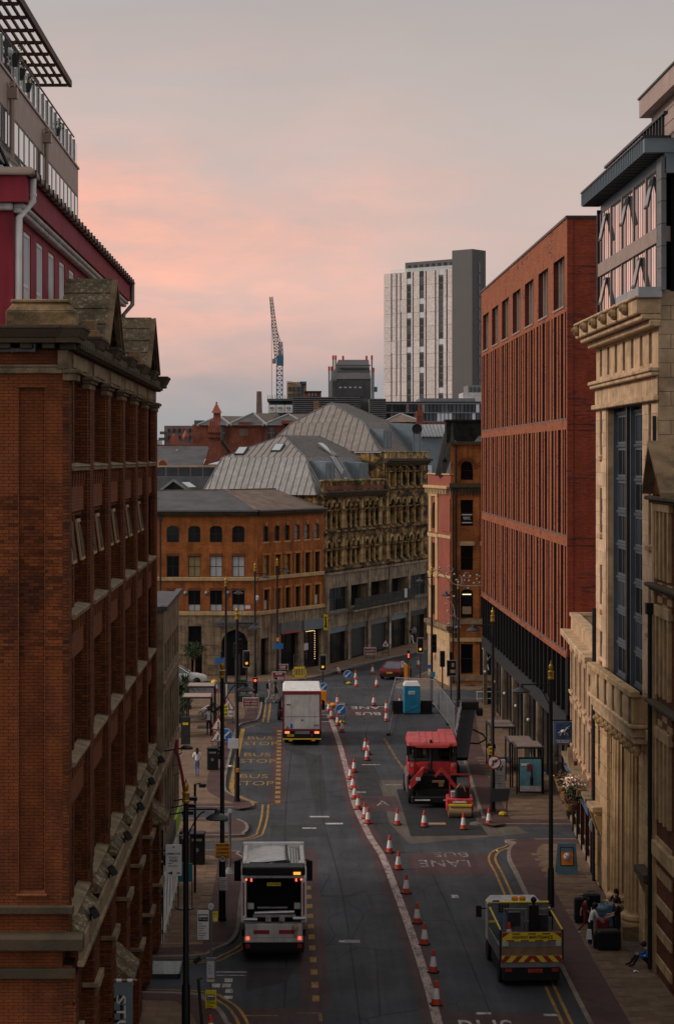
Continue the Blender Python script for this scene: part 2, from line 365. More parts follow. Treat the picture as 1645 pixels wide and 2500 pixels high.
def line_paint(name, col, wear):
    n = NT(name); o = n.mix(1, tuple(col), n.gray(n.ramp(n.noise(.8, 5), .3, .7, .75, 1.15)), 'MULTIPLY')
    g = n.ramp(n.noise(3.2, 6, (1.4, .45, 1), .75), wear, wear+.14, 0, .92); o = n.mix(g, o, (.075,.07,.07)); return n.fin(o, .8, 0, .25)
line_paint('line_yellow', (.36,.20,.04), .50); line_paint('line_yellow_worn', (.28,.155,.045), .42); line_paint('line_white', (.50,.48,.46), .50); line_paint('line_white_worn', (.34,.30,.28), .42)
line_paint('line_pink', (.40,.30,.27), .475)
# ---------------- text as flat mesh ----------------
TC = {}
FONT = None
def text_mesh(s, size=1.0, bold=False, matn='metal_black', width=None, height=None, ext=.004):
    k = (s, size, bold, matn, width, height, ext)
    if k in TC: return TC[k]
    cu = bpy.data.curves.new('lettering', 'FONT'); cu.body = s; cu.size = size; cu.align_x = 'CENTER'; cu.align_y = 'CENTER'
    cu.extrude = ext; cu.offset = .018*size if bold else 0; cu.resolution_u = 2
    o = bpy.data.objects.new('tmp', cu)
    me = bpy.data.meshes.new_from_object(o)
    bpy.data.objects.remove(o)
    xs = [v.co.x for v in me.vertices]; ys = [v.co.y for v in me.vertices]
    cx, cy = (min(xs)+max(xs))/2, (min(ys)+max(ys))/2; W_, H_ = max(xs)-min(xs), max(ys)-min(ys)
    kx = width/W_ if width else 1; ky = height/H_ if height else (kx if width else 1)
    for v in me.vertices: v.co.x = (v.co.x-cx)*kx; v.co.y = (v.co.y-cy)*ky
    me.materials.clear(); me.materials.append(MT(matn)); me.name = 'lettering'
    TC[k] = me; return me
def sign_text(par, s, x, z, y=-.012, width=None, height=None, matn='metal_black', bold=False, name='lettering'):
    """upright lettering on a board in its parent's x-z plane, read from -y"""
    return ob(name, text_mesh(s, 1, bold, matn, width, height), par, (x, y, z), (PI/2, 0, 0))
# ---------------- walls and windows ----------------
def wall(mb, x0, x1, z0, z1, ops=(), y=0.0, dep=.25, rk=None):
    ops = [o for o in ops]
    xs = sorted({x0, x1, *[v for o in ops for v in o[:2] if x0 < v < x1]}); zs = sorted({z0, z1, *[v for o in ops for v in o[2:4] if z0 < v < z1]})
    for j in range(len(zs)-1):
        za, zb = zs[j], zs[j+1]; zm = (za+zb)/2; run = None
        for i in range(len(xs)-1):
            xm = (xs[i]+xs[i+1])/2
            hole = any(o[0] < xm < o[1] and o[2] < zm < o[3] for o in ops)
            if not hole and run is None: run = xs[i]
            if run is not None and (hole or i == len(xs)-2):
                e = xs[i] if hole else xs[i+1]
                mb.quad((run, y, za), (e, y, za), (e, y, zb), (run, y, zb)); run = None
    if rk is not None: mb.k = rk
    for o in ops:
        a, b, c, d = o[:4]; t = o[4] if len(o) > 4 else dep
        mb.quad((a, y, c), (a, y+t, c), (a, y+t, d), (a, y, d)); mb.quad((b, y, c), (b, y, d), (b, y+t, d), (b, y+t, c))
        mb.quad((a, y, d), (a, y+t, d), (b, y+t, d), (b, y, d)); mb.quad((a, y, c), (b, y, c), (b, y+t, c), (a, y+t, c))
def arch_fill(mb, x0, x1, ztop, rise, y=0.0, dep=.25, n=10, pointed=False):
    """masonry between a rectangular opening's top corners and its arched head"""
    w = (x1-x0)/2; cx = (x0+x1)/2
    def zc(x):
        t = abs(x-cx)/w
        if pointed: return ztop-rise*(1-math.sqrt(max(0, 1-((t+.5)/1.5)**2))/math.sqrt(1-(.5/1.5)**2))
        return ztop-rise*(1-math.sqrt(max(0, 1-t*t)))
    pts = [x0+(x1-x0)*i/n for i in range(n+1)]
    for a, b in zip(pts, pts[1:]):
        mb.add([(a,y,zc(a)),(b,y,zc(b)),(b,y,ztop),(a,y,ztop),(a,y+dep,zc(a)),(b,y+dep,zc(b))], [(0,1,2,3),(0,4,5,1)])
PC = {}
def pane_mesh(w, h, m):
    k = ('p', round(w, 3), round(h, 3), m)
    if k not in PC: PC[k] = MB().box(-w/2, w/2, 0, .012, 0, h).mesh('pane', m)
    return PC[k]
def window(par, cx, z0, w, h, y, nx=2, nz=2, fm='metal_dark', gm='glass', fw=.06, split=None, name='window', sill=None, gms=None, rot=0, fd=.08):
    """frame with bars; every pane a sub-part. gms: list of pane materials from the bottom row up"""
    k = ('w', round(w, 3), round(h, 3), nx, nz, fm, fw, split, fd)
    if k not in PC:
        m = MB(); m.box(-w/2, -w/2+fw, 0, fd, 0, h); m.box(w/2-fw, w/2, 0, fd, 0, h); m.box(-w/2+fw, w/2-fw, 0, fd, 0, fw); m.box(-w/2+fw, w/2-fw, 0, fd, h-fw, h)
        for i in range(1, nx): c = -w/2+w*i/nx; m.box(c-fw*.4, c+fw*.4, .005, fd-.005, fw, h-fw)
        for j in range(1, nz): c = h*(split if split and nz == 2 else j/nz); m.box(-w/2+fw, w/2-fw, .01, fd-.01, c-fw*.4, c+fw*.4)
        PC[k] = m.mesh('window', fm)
    o = ob(name, PC[k], par, (cx, y, z0), (0, 0, rot))
    cols = [-w/2+w*i/nx for i in range(nx+1)]; rows = [h*(split if split and nz == 2 and j == 1 else j/nz) for j in range(nz+1)]
    for j in range(nz):
        g = gms[j] if gms else gm
        for i in range(nx):
            pw, ph = cols[i+1]-cols[i]-.004, rows[j+1]-rows[j]-.004
            ob('pane', pane_mesh(pw, ph, g), o, ((cols[i]+cols[i+1])/2, fd*.5, rows[j]+.002))
    if sill:
        sm_, ov, th, pr = sill; kk = ('s', round(w, 3), sm_, ov, th, pr)
        if kk not in PC: PC[kk] = MB().box(-w/2-ov, w/2+ov, -pr, .0, -th, 0).mesh('sill', sm_, bevel=.01)
        ob('sill', PC[kk], o, (0, -.002-fd*0, 0))
    return o
ORD = ['first','second','third','fourth','fifth','sixth','seventh','eighth','ninth','tenth','eleventh','twelfth','thirteenth','fourteenth','fifteenth','sixteenth','seventeenth','eighteenth','nineteenth','twentieth']
# ---------------- materials that vary from piece to piece ----------------
def piece(name, col, rnd=.3, rough=.85, dirt=None, bump=.4, hue=None):
    n = NT(name); g = n.node('ShaderNodeNewGeometry').outputs['Position']; oi = n.node('ShaderNodeObjectInfo').outputs['Random']
    o = n.mix(oi, tuple(c*(1-rnd) for c in col), tuple(c*(1+rnd) for c in col))
    o = n.mix(1, o, n.gray(n.ramp(n.noise(2.5, 5, src=g), .3, .7, .78, 1.2)), 'MULTIPLY')
    if dirt: o = n.mix(n.ramp(n.noise(.7, 6, (1, 1, .8), .65, g), .46, .68, 0, dirt[3]), o, tuple(dirt[:3]))
    o = n.mix(1, o, n.gray(n.ramp(n.noise(45, 2, src=g), .3, .7, .86, 1.14)), 'MULTIPLY')
    n.bump(n.noise(30, 4, src=g), bump, .01); return n.fin(o, rough, 0, .2)
piece('brick_piece', (.175,.05,.016), .5, .85, (.035,.014,.012,.75))
piece('ashlar', (.60,.42,.275), .13, .85, (.30,.19,.105,.5), .25)
piece('ashlar_side', (.42,.30,.19), .15, .85, (.16,.11,.06,.6), .25)
piece('rustic', (.50,.33,.175), .13, .85, (.16,.105,.05,.55), .3)
piece('slab', (.175,.113,.072), .16, .85, (.09,.058,.04,.55), .25)
piece('zinc_panel', (.30,.288,.278), .04, .45, (.22,.205,.195,.6), .06)
piece('zinc_panel_brown', (.235,.21,.19), .04, .45, (.24,.20,.175,.6), .08)
piece('tower_panel', (.60,.53,.50), .08, .6, None, 0)
piece('louvre', (.13,.13,.135), .1, .6, None, 0)
def spatter(name, col, thr=.58, sc_=6):
    n = NT(name); g = n.node('ShaderNodeNewGeometry').outputs['Position']
    o = n.mix(n.ramp(n.noise(sc_, 6, (1, .5, 1), .75, g), thr, thr+.04, 0, .8), tuple(col), (.42,.38,.26)); o = n.mix(n.ramp(n.noise(1.2, 5, src=g), .45, .65, 0, .8), o, (.05,.045,.03))
    n.bump(n.noise(14, 4, src=g), .6, .02); return n.fin(o, .9, 0, .2)
spatter('stone_lichen', (.155,.115,.065), .54, 9); spatter('stone_black_lichen', (.085,.062,.04), .66, 9)
# ---------------- ground, roads, pavements ----------------
def flat(name, pts, z, m, parent=None):
    b = MB(); b.add([(x, y, z) for x, y in pts], [tuple(range(len(pts)))]); return b.build(name, m, parent)
def offs(pl, o):
    out = []
    for i, p in enumerate(pl):
        a = Vector(pl[max(i-1, 0)]); b = Vector(pl[min(i+1, len(pl)-1)]); t = (b-a).normalized(); n = Vector((-t.y, t.x)); q = Vector(p)+n*o; out.append((q.x, q.y))
    return out
def smooth_pl(pl, k=5):
    """Catmull-Rom through the points"""
    P = [Vector(p) for p in pl]; out = []
    for i in range(len(P)-1):
        p0, p1, p2, p3 = P[max(i-1, 0)], P[i], P[i+1], P[min(i+2, len(P)-1)]
        for j in range(k):
            t = j/k; q = .5*((2*p1)+(p2-p0)*t+(2*p0-5*p1+4*p2-p3)*t*t+(3*p1-p0-3*p2+p3)*t**3); out.append((q.x, q.y))
    out.append(tuple(pl[-1])); return out
def ribbon(mb, pl, w, z, off=0.0):
    a = offs(pl, off-w/2); b = offs(pl, off+w/2)
    for i in range(len(pl)-1):
        t = Vector(pl[i+1])-Vector(pl[i])
        if (Vector(a[i+1])-Vector(a[i])).dot(t) <= 0 or (Vector(b[i+1])-Vector(b[i])).dot(t) <= 0: continue   # folded on the inside of a tight bend
        q = z+i*1.2e-4; mb.quad((*a[i], q), (*a[i+1], q), (*b[i+1], q), (*b[i], q))
    return mb
gr = struct(flat('ground', [(-3000,-200),(3000,-200),(3000,5000),(-3000,5000)], -.02, 'asphalt_patch'))
road = struct(flat('road', [(-60,20),(60,20),(60,260),(-60,260)], 0, 'asphalt'))
def pavement(name, edge, rest, slabs=None, band=1.15, side=1):
    """edge: kerb line; rest: the other corners. side=+1 if the pavement lies left of the edge's direction"""
    e = smooth_pl(edge); poly = e+list(rest)
    b = MB(); n = len(poly); b.add([(x, y, .12) for x, y in poly]+[(x, y, 0) for x, y in poly], [tuple(range(n))]+[(i, (i+1) % n, n+(i+1) % n, n+i) for i in range(n)])
    p = struct(b.build(name, 'paving_buff'))
    k = MB(); a_, c_ = offs(e, -.012*side), offs(e, .15*side)
    for i in range(len(e)-1): k.hexa([(*a_[i], -.01), (*a_[i+1], -.01), (*c_[i+1], -.01), (*c_[i], -.01)], [(*a_[i], .124), (*a_[i+1], .124), (*c_[i+1], .124), (*c_[i], .124)])
    k.build('kerb', 'kerb_stone', p)
    if band: r = MB(); ribbon(r, e, band, .124, (.15+band/2+.005)*side); r.build('brick_paver_band', 'paving_red', p)
    return p
padA = pavement('pavement', [(-1.95,40),(-1.98,62),(-2.1,64.8),(-2.8,67.2),(-4.4,68.4),(-14,68.6)], [(-14,40)], band=.9)
padB = pavement('pavement', [(-14,73.2),(-4.4,73.3),(-2.9,74.4),(-2.15,76.6),(-2.1,82),(-2.1,90),(-2.5,92.2),(-3.6,93.2),(-14,93.4)], [])
padC = pavement('pavement', [(-12,96.9),(-3.4,96.8),(-2.35,97.6),(-2.25,99.6),(-2.7,101),(-3.6,101.4),(-12,101.4)], [], band=.7)
padD = pavement('pavement', [(-14,104.7),(-3.2,104.6),(-2.15,104.9),(-2.2,106.2),(-3.3,108.6),(-3.8,112),(-3.82,124),(-3.72,136),(-3.0,138.6),(-2.4,140.4),(-2.35,151),(-3.2,155),(-6,156.4),(-30,156.6)], [(-30,104.7)], band=.9)
padE = pavement('pavement', [(-60,163.6),(-6,163.4),(-1.8,163.6),(1.54,166.4),(5.6,176.3),(9.1,183.5),(13.0,191.7),(19,206),(33,240)], [(29,240),(-5,240),(-60,240)], band=0)
padF = pavement('pavement', [(30,96),(12,95.9),(10.5,94.8),(9.9,92),(9.82,88),(9.7,80),(9.62,70),(9.55,55),(9.5,40)], [(30,40)], band=1.2)
padG = pavement('pavement', [(30,150.8),(13.4,150.6),(12.6,149.4),(11.6,141),(10.65,127),(10.2,116),(9.72,104),(9.78,101),(10.6,99.8),(30,99.6)], [], band=1.2)
padH = pavement('pavement', [(34,240),(22,206),(15.4,185),(12.3,174),(10.6,168),(8.4,161),(8.6,159.3),(10.5,158),(16,157.6),(34,157.4)], [], band=0)
# paving slabs one by one where they show larger than a dozen pixels
sm_a = MB().box(-.445,.445,-.295,.295,0,.012).mesh('paving_slab', 'slab', bevel=.004)
def slabs(par, x0, x1, y0, y1, z=.1205, skip=None):
    j = 0; y = y0
    while y+.6 <= y1:
        x = x0+(.45 if j % 2 else 0)
        while x+.9 <= x1+.02:
            if not (skip and skip(x+.45, y+.3)):
                ob('paving_slab', sm_a, par, (x+.45, y+.3, z+R.uniform(-.002, .003)), (0, 0, R.uniform(-.004, .004)))
            x += .9
        y += .6; j += 1
slabs(padF, 11.05, 13.0, 63, 93, skip=lambda x, y: x > 12.2 and 71.5 < y < 86)
slabs(padF, 11.05, 12.2, 71.5, 86, skip=lambda x, y: True)
slabs(padB, -5.2, -3.4, 75, 92)
slabs(padG, 11.2, 14.0, 101, 122)
st = flat('cobbled_forecourt', [(12.35,72.5),(13.4,72.5),(13.4,84.5),(12.35,84.5)], .1265, 'setts', padF)
# faces of different surfacing on the carriageway
def patch(name, pts_px, z, m): return struct(flat(name, [G(*p) for p in pts_px], z, m))
patch('dusty_road_patch', [(925,1905),(985,1905),(1150,1950),(1290,2035),(1000,2062),(950,2010)], .003, 'dusty_asphalt')
patch('new_tarmac_patch', [(967,1928),(1060,1922),(1150,1985),(1191,2040),(1003,2043)], .006, 'asphalt_new')
patch('red_surface_band', [(990,2085),(1205,2085),(1216,2137),(1008,2137)], .004, 'red_surface')
patch('red_surface_band', [(1080,2470),(1388,2478),(1402,2520),(1075,2520)], .004, 'red_surface')
patch('red_surface_band', [(870,1945),(965,1945),(985,1983),(890,1980)], .004, 'red_surface')
patch('red_surface_band', [(800,1728),(965,1728),(975,1752),(812,1752)], .004, 'red_surface')
patch('red_surface_band', [(560,2463),(790,2463),(795,2510),(560,2510)], .004, 'red_surface')
patch('tarmac_patch', [(660,2015),(785,2015),(795,2045),(660,2045)], .003, 'asphalt_patch')
patch('tarmac_patch', [(600,1800),(785,1846),(800,1980),(770,1980),(745,1850),(640,1810)], .002, 'asphalt_patch')
patch('tarmac_patch', [(845,1850),(905,1850),(990,2085),(935,2085)], .002, 'asphalt_patch')
patch('tarmac_patch', [(600,2365),(720,2365),(700,2400),(600,2420)], .003, 'asphalt_patch')
patch('tarmac_patch', [(760,1650),(960,1632),(1040,1590),(1000,1585),(870,1632),(760,1668)], .003, 'asphalt_new')
lane = smooth_pl([(2.55,143),(2.75,138),(3.05,126),(3.2,115),(3.3,106),(3.75,97),(4.15,92),(4.45,83),(4.62,76),(4.72,70),(4.72,64),(4.6,55)], 6)
r = MB(); ribbon(r, lane, 1.0, .005); struct(r.build('red_surface_strip', 'red_surface'))
r = MB(); ribbon(r, lane, .32, .009); struct(r.build('lane_line', 'line_pink'))
struct(flat('red_surface_strip', [(-1.3,105.5),(-.45,105.5),(-.5,137),(-1.35,137)], .004, 'red_surface'))
struct(flat('red_surface_strip', [(.3,67),(1.25,67),(1.1,94),(.15,94)], .004, 'red_surface'))
def seams():
    b = MB()
    for pl, w_ in ((smooth_pl([(-.35,62),(-.2,80),(-.4,100),(-.1,126)]),.05),(smooth_pl([(2.2,60),(2.1,84),(1.5,104),(1.7,124)]),.05),(smooth_pl([(6.6,62),(6.4,80),(6.0,94)]),.05),([(-1.5,83.5),(3.9,84.2)],.07),([(-1.8,97.2),(3.4,96.8)],.06),([(4.9,79.5),(9.0,79.2)],.06),([(-.4,118.5),(2.9,118.8)],.08),(smooth_pl([(4.2,100),(5.0,112),(4.6,126),(5.2,138)]),.06),(smooth_pl([(1.0,74.5),(1.6,76.8),(1.4,79.6),(2.3,81.4)]),.035),(smooth_pl([(2.4,88.6),(3.0,90.4),(2.2,92.6),(2.9,94.0)]),.035),(smooth_pl([(5.2,84),(6.1,86.2),(7.4,86.9),(8.6,88.4)]),.035)): ribbon(b, pl, w_, .0025)
    return struct(b.build('tarmac_seam', 'asphalt_new'))
seams()
# yellow lines, dashes, lettering
def lines(name, pls, w, m, z=.009):
    b = MB()
    for p in pls: ribbon(b, p, w, z)
    return struct(b.build(name, m))
eF = smooth_pl([(24,95.3),(12.2,95.2),(10.2,94.2),(9.35,92),(9.3,88),(9.2,80),(9.12,70),(9.05,55)])
lines('double_yellow_line', [eF, offs(eF, -.3)], .11, 'line_yellow')
eB = smooth_pl([(-14,72.9),(-4.2,73.0),(-2.6,74.0),(-1.8,76.4),(-1.75,78.5)]); lines('double_yellow_line', [eB, offs(eB, -.28)], .1, 'line_yellow')
eA = smooth_pl([(-1.6,58),(-1.65,62),(-1.75,64.8),(-2.5,67.6),(-4.3,68.8),(-14,69)]); lines('double_yellow_line', [eA, offs(eA, -.3)], .11, 'line_yellow')
eC = smooth_pl([(-9,96.5),(-3.2,96.4),(-1.95,97.2),(-1.75,98.5),(-1.62,102),(-1.6,106)]); lines('double_yellow_line', [eC, offs(eC, -.3)], .11, 'line_yellow')
eD = smooth_pl([(-2.1,138.9),(-2.05,144),(-2.05,150)]); lines('double_yellow_line', [eD, offs(eD, -.35)], .14, 'line_yellow')
eB2 = smooth_pl([(-8,93.8),(-3.4,93.6),(-2.2,92.6),(-1.8,91)]); lines('double_yellow_line', [eB2, offs(eB2, -.28)], .1, 'line_yellow')
lines('bus_bay_line', [[(-3.45,111.5),(-3.45,124),(-3.4,135.6)], smooth_pl([(-3.45,111.5),(-3.1,109.0),(-1.95,106.4)])], .28, 'line_yellow')
lines('bus_bay_line', [[(-3.4,135.6),(-2.2,138.6)], [(-2.0,106.0),(-.75,106.2)]], .12, 'line_yellow_worn')
lines('yellow_lane_edge', [[(7.0,111),(6.35,122),(6.0,131)]], .16, 'line_yellow_worn')
b = MB()
for k in range(19):
    y = 106.4+k*1.53; x = -.82-.1*(y-106)/30; b.quad((x-.14, y, .009), (x+.14, y, .009), (x+.14, y+.85, .009), (x-.14, y+.85, .009))
struct(b.build('bus_bay_dash_line', 'line_yellow'))
b = MB()
for k in range(14):
    y = 67.6+k*1.75; x = .78-.007*k*1.75; b.quad((x-.12, y, .009), (x+.12, y, .009), (x+.12, y+.75, .009), (x-.12, y+.75, .009))
struct(b.build('bus_bay_dash_line', 'line_yellow'))
lines('bus_bay_line', [[(-1.7,65.9),(-.5,65.9)], [(.1,66.2),(.95,66.2)], [(.9,66.2),(.9,65.2)], [(.9,64.2),(.9,63.4)]], .13, 'line_yellow_worn')
def road_text(s, x, y, w, h, m, rot=0): return struct(ob('road_lettering', text_mesh(s, 1, False, m, w, h, .0005), None, (x, y, .0095), (0, 0, rot)))
for (y1, y2, xc) in ((131.2,128.6,-2.1),(123.8,121.2,-2.15),(115.4,112.9,-2.2)):
    road_text('BUS', xc-.05, y1, 1.65, 1.45, 'line_yellow'); road_text('STOP', xc+.02, y2, 2.2, 1.5, 'line_yellow')
road_text('BUS', gx(1190, 64.3), 64.4, 1.75, 2.0, 'line_white')
road_text('LANE', gx(1085, 90.6), 90.6, 2.3, 1.5, 'line_white_worn', PI); road_text('BUS', gx(1095, 93.8), 92.6, 1.6, 1.1, 'line_white_worn', PI)
road_text('LANE', 5.6, 147.0, 2.6, 1.5, 'line_white', PI); road_text('BUS', 5.4, 143.6, 1.8, 1.6, 'line_white', PI)
road_text('A', gx(935,106), 106.4, .75, 1.6, 'line_white_worn')
b = MB()
for (px, py, w, h) in [(780,1995,1.0,.35),(815,2012,.9,.4),(850,2300,.7,.3),(558,2395,.28,.5),(553,2408,.3,.5),(560,2421,.28,.5),(557,2437,.3,.4),(527,2408,.3,.5),(565,2375,1.1,.12),(565,2383,1.1,.1),(755,2023,.7,.3),(880,1935,.6,.2),(1180,2476,.5,.25),(1345,2480,.5,.25),(1110,2190,.3,.6),(905,1868,1.1,.2),(960,1917,.9,.15)]:
    x, y = G(px, py); b.quad((x-w/2, y-h/2, .0092), (x+w/2, y-h/2, .0092), (x+w/2, y+h/2, .0092), (x-w/2, y+h/2, .0092))
struct(b.build('worn_road_mark', 'line_white'))
lines('centre_line', [[(1.95,143),(2.5,143)], [(1.95,141.2),(2.5,141.4)], [(1.95,139.2),(2.6,139.3)], [(1.95,145),(2.4,144.9)], smooth_pl([(1.9,148),(2.3,151),(2.0,153)])], .12, 'line_white')
lines('stop_line', [[(1.5,160.4),(9.5,159.2)]], .12, 'line_white_worn')
# drain covers and inspection covers
def cover(px, py, w, h, m='metal_dark', nm='manhole_cover', lab=''):
    x, y = G(px, py); b = MB(); b.box(x-w/2, x+w/2, y-h/2, y+h/2, .005, .012)
    for k in range(5): b.box(x-w/2+.04, x+w/2-.04, y-h/2+h*(k+.3)/5, y-h/2+h*(k+.7)/5, .012, .017)
    return tag(b.build(nm, m), lab, 'cover')
cover(1067, 2012, .85, .5, 'cardboard', lab='rusty orange inspection cover in the fresh black tarmac patch')
cover(859, 2300, .6, .45, 'metal_grey', lab='pale metal drain cover in the road right of the refuse truck')
cover(560, 2275, .8, .9, 'metal_dark', lab='dark square inspection cover in the left pavement below the bus stop sign')
# litter
def litter(px, py, lab, m='sign_white', s=.16):
    x, y = G(px, py); b = MB(); b.T = Matrix.Translation((x, y, .135)) @ Matrix.Rotation(R.uniform(0, 3), 4, 'Z')
    b.add([(-s,-s*.5,0),(s*.2,-s*.6,.01),(s,-s*.2,.05),(s*.7,s*.5,0),(-s*.2,s*.6,.06),(-s*.9,s*.3,.02),(0,0,.07)], [(0,1,6),(1,2,6),(2,3,6),(3,4,6),(4,5,6),(5,0,6)])
    return tag(b.build('litter', m), lab, 'litter')
litter(1575, 2346, 'scrap of white paper on the pavement beside the seated person', s=.14); litter(1553, 2384, 'crumpled white paper at the feet of the seated person', s=.12)
litter(562, 1877, 'scrap of white litter in the left gutter beside the bus stop bay', s=.2); litter(1213, 2086, 'small white scrap on the rounded kerb corner at right', s=.1)
# ---------------- red brick warehouse on the left ----------------
D0 = 45.4
wh = thing('brick_warehouse', 'tall red brick warehouse with stone gablets along the left edge of the street', 'building', (-5.25, D0, 0), PI/2)
BP, NBAY, LEN = 4.82, 6, 29.3
levels = [(18.35,20.75),(14.9,17.1),(11.48,13.7),(7.95,10.2)]     # sill height, window head
ops = []
for i in range(NBAY):
    x0 = .7+i*BP
    for (a, b) in levels: ops += [(x0, x0+1.45, a, b, .28), (x0+1.75, x0+3.4, a, b, .28)]
    ops += [(x0+.3, x0+3.1, .9, 5.6, .3)]
m = MB(); wall(m, 0, LEN, 0, 21.0, ops, 0, .28)
m.quad((LEN,0,0),(LEN,7,0),(LEN,7,21.4),(LEN,0,21.4)); m.quad((0,7,0),(LEN,7,0),(LEN,7,21),(0,7,21)); m.quad((0,.1,21.3),(LEN,.1,21.3),(LEN,7,21.3),(0,7,21.3))
m.build('street_wall', 'brick_left', wh)
m = MB(); q0, q1, q2, q3 = .42, 1.0, 8.55, 20.1
for (ya, yb, za, zb, xx) in ((0,q0,0,21,.02),(q1,7,0,21,.02),(q0,q1,0,q2,.02),(q0,q1,q3,21,.02),(q0,q1,q2,q3,.12)): m.quad((xx,ya,za),(xx,yb,za),(xx,yb,zb),(xx,ya,zb))
sw = m.build('side_wall', 'mortar_dark', wh)
# the side wall's bricks: proud of the mortar, set back inside the tall recessed panel
stuffb = MB(); cnt = 0
PY0, PY1, PZ0, PZ1 = .42, 1.0, 8.55, 20.1
z = 5.3; row = 0
bcache = {}
while z < 20.9:
    y = 0.0; first = row % 2
    while y < 1.75:
        l = .103 if first else .215; first = 0; segs = [(y, y+l)]
        if PZ0 < z < PZ1:
            for c in (PY0, PY1): segs = [q for a, b in segs for q in ((((a, c-.012), (c, b)) if c == PY0 else ((a, c), (c+.012, b))) if a < c < b else ((a, b),))]
        for a, b in segs:
            if b-a < .03: continue
            inside = PY0-.001 < (a+b)/2 < PY1+.001 and PZ0 < z < PZ1; dx = .10 if inside else 0; kk = round(b-a, 3)
            if cnt < 300 and 13.8 < z < 19.6 and R.random() < .62:
                if kk not in bcache: bcache[kk] = MB().box(-.012,.05,0,kk,0,.066).mesh('brick', 'brick_piece')
                ob('brick', bcache[kk], sw, (.02+dx+R.uniform(-.004, .004), a, z)); cnt += 1
            else: q = R.uniform(-.004, .004); stuffb.box(.008+dx+q, .07+dx, a, b, z, z+.066)
        y += l+.010
    z += .076; row += 1
o = stuffb.build('brick', 'brick_piece', sw); o['kind'] = 'stuff'
m = MB(); m.box(.0, .1, PY0-.02, PY0, PZ0, PZ1); m.box(0, .1, PY1, PY1+.02, PZ0, PZ1); m.box(-.02,.1,PY0-.05,PY1+.05,PZ1,PZ1+.03); m.build('panel_edge', 'brick_light', wh)
m = MB(); m.hexa([(-.03,PY0-.06,PZ0-.06),(-.03,PY1+.06,PZ0-.06),(.1,PY1+.06,PZ0-.06),(.1,PY0-.06,PZ0-.06)],[(-.03,PY0-.06,PZ0-.03),(-.03,PY1+.06,PZ0-.03),(.1,PY1+.06,PZ0+.05),(.1,PY0-.06,PZ0+.05)]); m.build('panel_sill', 'brick_light', wh)
# piers between the bays, thin mullion piers, sills, spandrels
pm = MB().box(-.69, .69, -.14, .001, 7.6, 20.5); pm.box(-.45,.45,-.18,-.14,8.2,20.2)
pme = pm.mesh('pier', 'brick_left')
cap = MB().box(-.80,.80,-.32,0,20.42,20.52); cap.box(-.75,.75,-.26,0,20.34,20.42); cap.box(-.72,.72,-.2,0,20.2,20.34)
capm = cap.mesh('pier_capital', 'stone_dark', bevel=.02)
for i in range(NBAY+1):
    x = .02+.69 if i == 0 else min(i*BP-.02, LEN-.69)
    if i == 0:
        k = MB().box(0,.62,-.14,.001,7.6,20.5).build('pier', 'brick_left', wh); MB().box(-.1,.72,-.40,0,20.42,20.52).box(-.06,.68,-.33,0,20.25,20.42).build('pier_capital', 'stone_dark', wh, bevel=.02); continue
    ob('pier', pme, wh, (x, 0, 0)); ob('pier_capital', capm, wh, (x, 0, 0))
slm = MB().box(-1.78,1.78,-.20,.1,-.16,-.06); slm.hexa([(-1.78,-.24,-.06),(1.78,-.24,-.06),(1.78,.1,-.06),(-1.78,.1,-.06)],[(-1.74,-.2,-.02),(1.74,-.2,-.02),(1.74,.1,.03),(-1.74,.1,.03)])
slme = slm.mesh('sill', 'stone_sill', bevel=.01)
spm = MB().box(-1.7,1.7,-.045,0,0,.92)
for k in range(6): spm.box(-1.5+k*.6-.1,-1.5+k*.6+.1,-.10,-.045,.78,1.0); spm.box(-1.5+k*.6-.05,-1.5+k*.6+.05,-.085,-.045,.6,.78)
spme = spm.mesh('spandrel', 'brick_light')
for i in range(NBAY):
    xc = .7+i*BP+1.7
    for j, (a, b) in enumerate(levels):
        ob('sill', slme, wh, (xc, 0, a))
        if j < 3: ob('spandrel', spme, wh, (xc, 0, a-1.14))
        window(wh, xc-1.7+.725, a, 1.45, b-a, .2, 1, 2, 'metal_dark', 'glass', .07)
        wo_ = window(wh, xc-1.7+2.575, a, 1.65, b-a, .2, 1, 2, 'metal_dark', 'glass', .07)
        if j == 1 and i < 5:   # top lights swung open outwards
            for dx, w2 in ((-1.7+.725, .8), (-1.7+2.575, .8)):
                q = MB(); q.box(-w2/2,w2/2,-.03,.02,-1.0,0); q.k = 1; q.box(-w2/2+.08,w2/2-.08,-.045,-.03,-.92,-.08)
                q.build('open_casement', ['cardboard', 'glass_dark'], wh, (xc+dx, .02, b-.1), (-.13, 0, 0))
# stone frieze, cornice with dentils, parapet
m = MB(); m.box(-.10, LEN, -.12, .1, 20.53, 20.95); m.build('frieze', 'stone_dark', wh)
for i in range(NBAY): x = .7+i*BP; MB().box(x+.1, x+3.3, -.16, -.12, 20.6, 20.9).build('frieze_panel', 'stone_sill', wh)
m = MB()
for (x0, x1, p) in [(-.45, .95, .52)]+[(i*BP-.95, i*BP+.95, .52) for i in range(1, NBAY)]+[(LEN-1.2, LEN+.35, .62)]:
    m.box(x0, x1, -p+.12, .1, 21.1, 21.22); m.hexa([(x0,-p+.1,21.22),(x1,-p+.1,21.22),(x1,.1,21.22),(x0,.1,21.22)],[(x0-.05,-p,21.42),(x1+.05,-p,21.42),(x1+.05,.1,21.42),(x0-.05,.1,21.42)]); m.box(x0-.06, x1+.06, -p-.02, .1, 21.42, 21.5)
m.box(-.2, LEN, -.3, .05, 20.96, 21.1); m.box(-.2, LEN, -.36, .05, 21.12, 21.3)
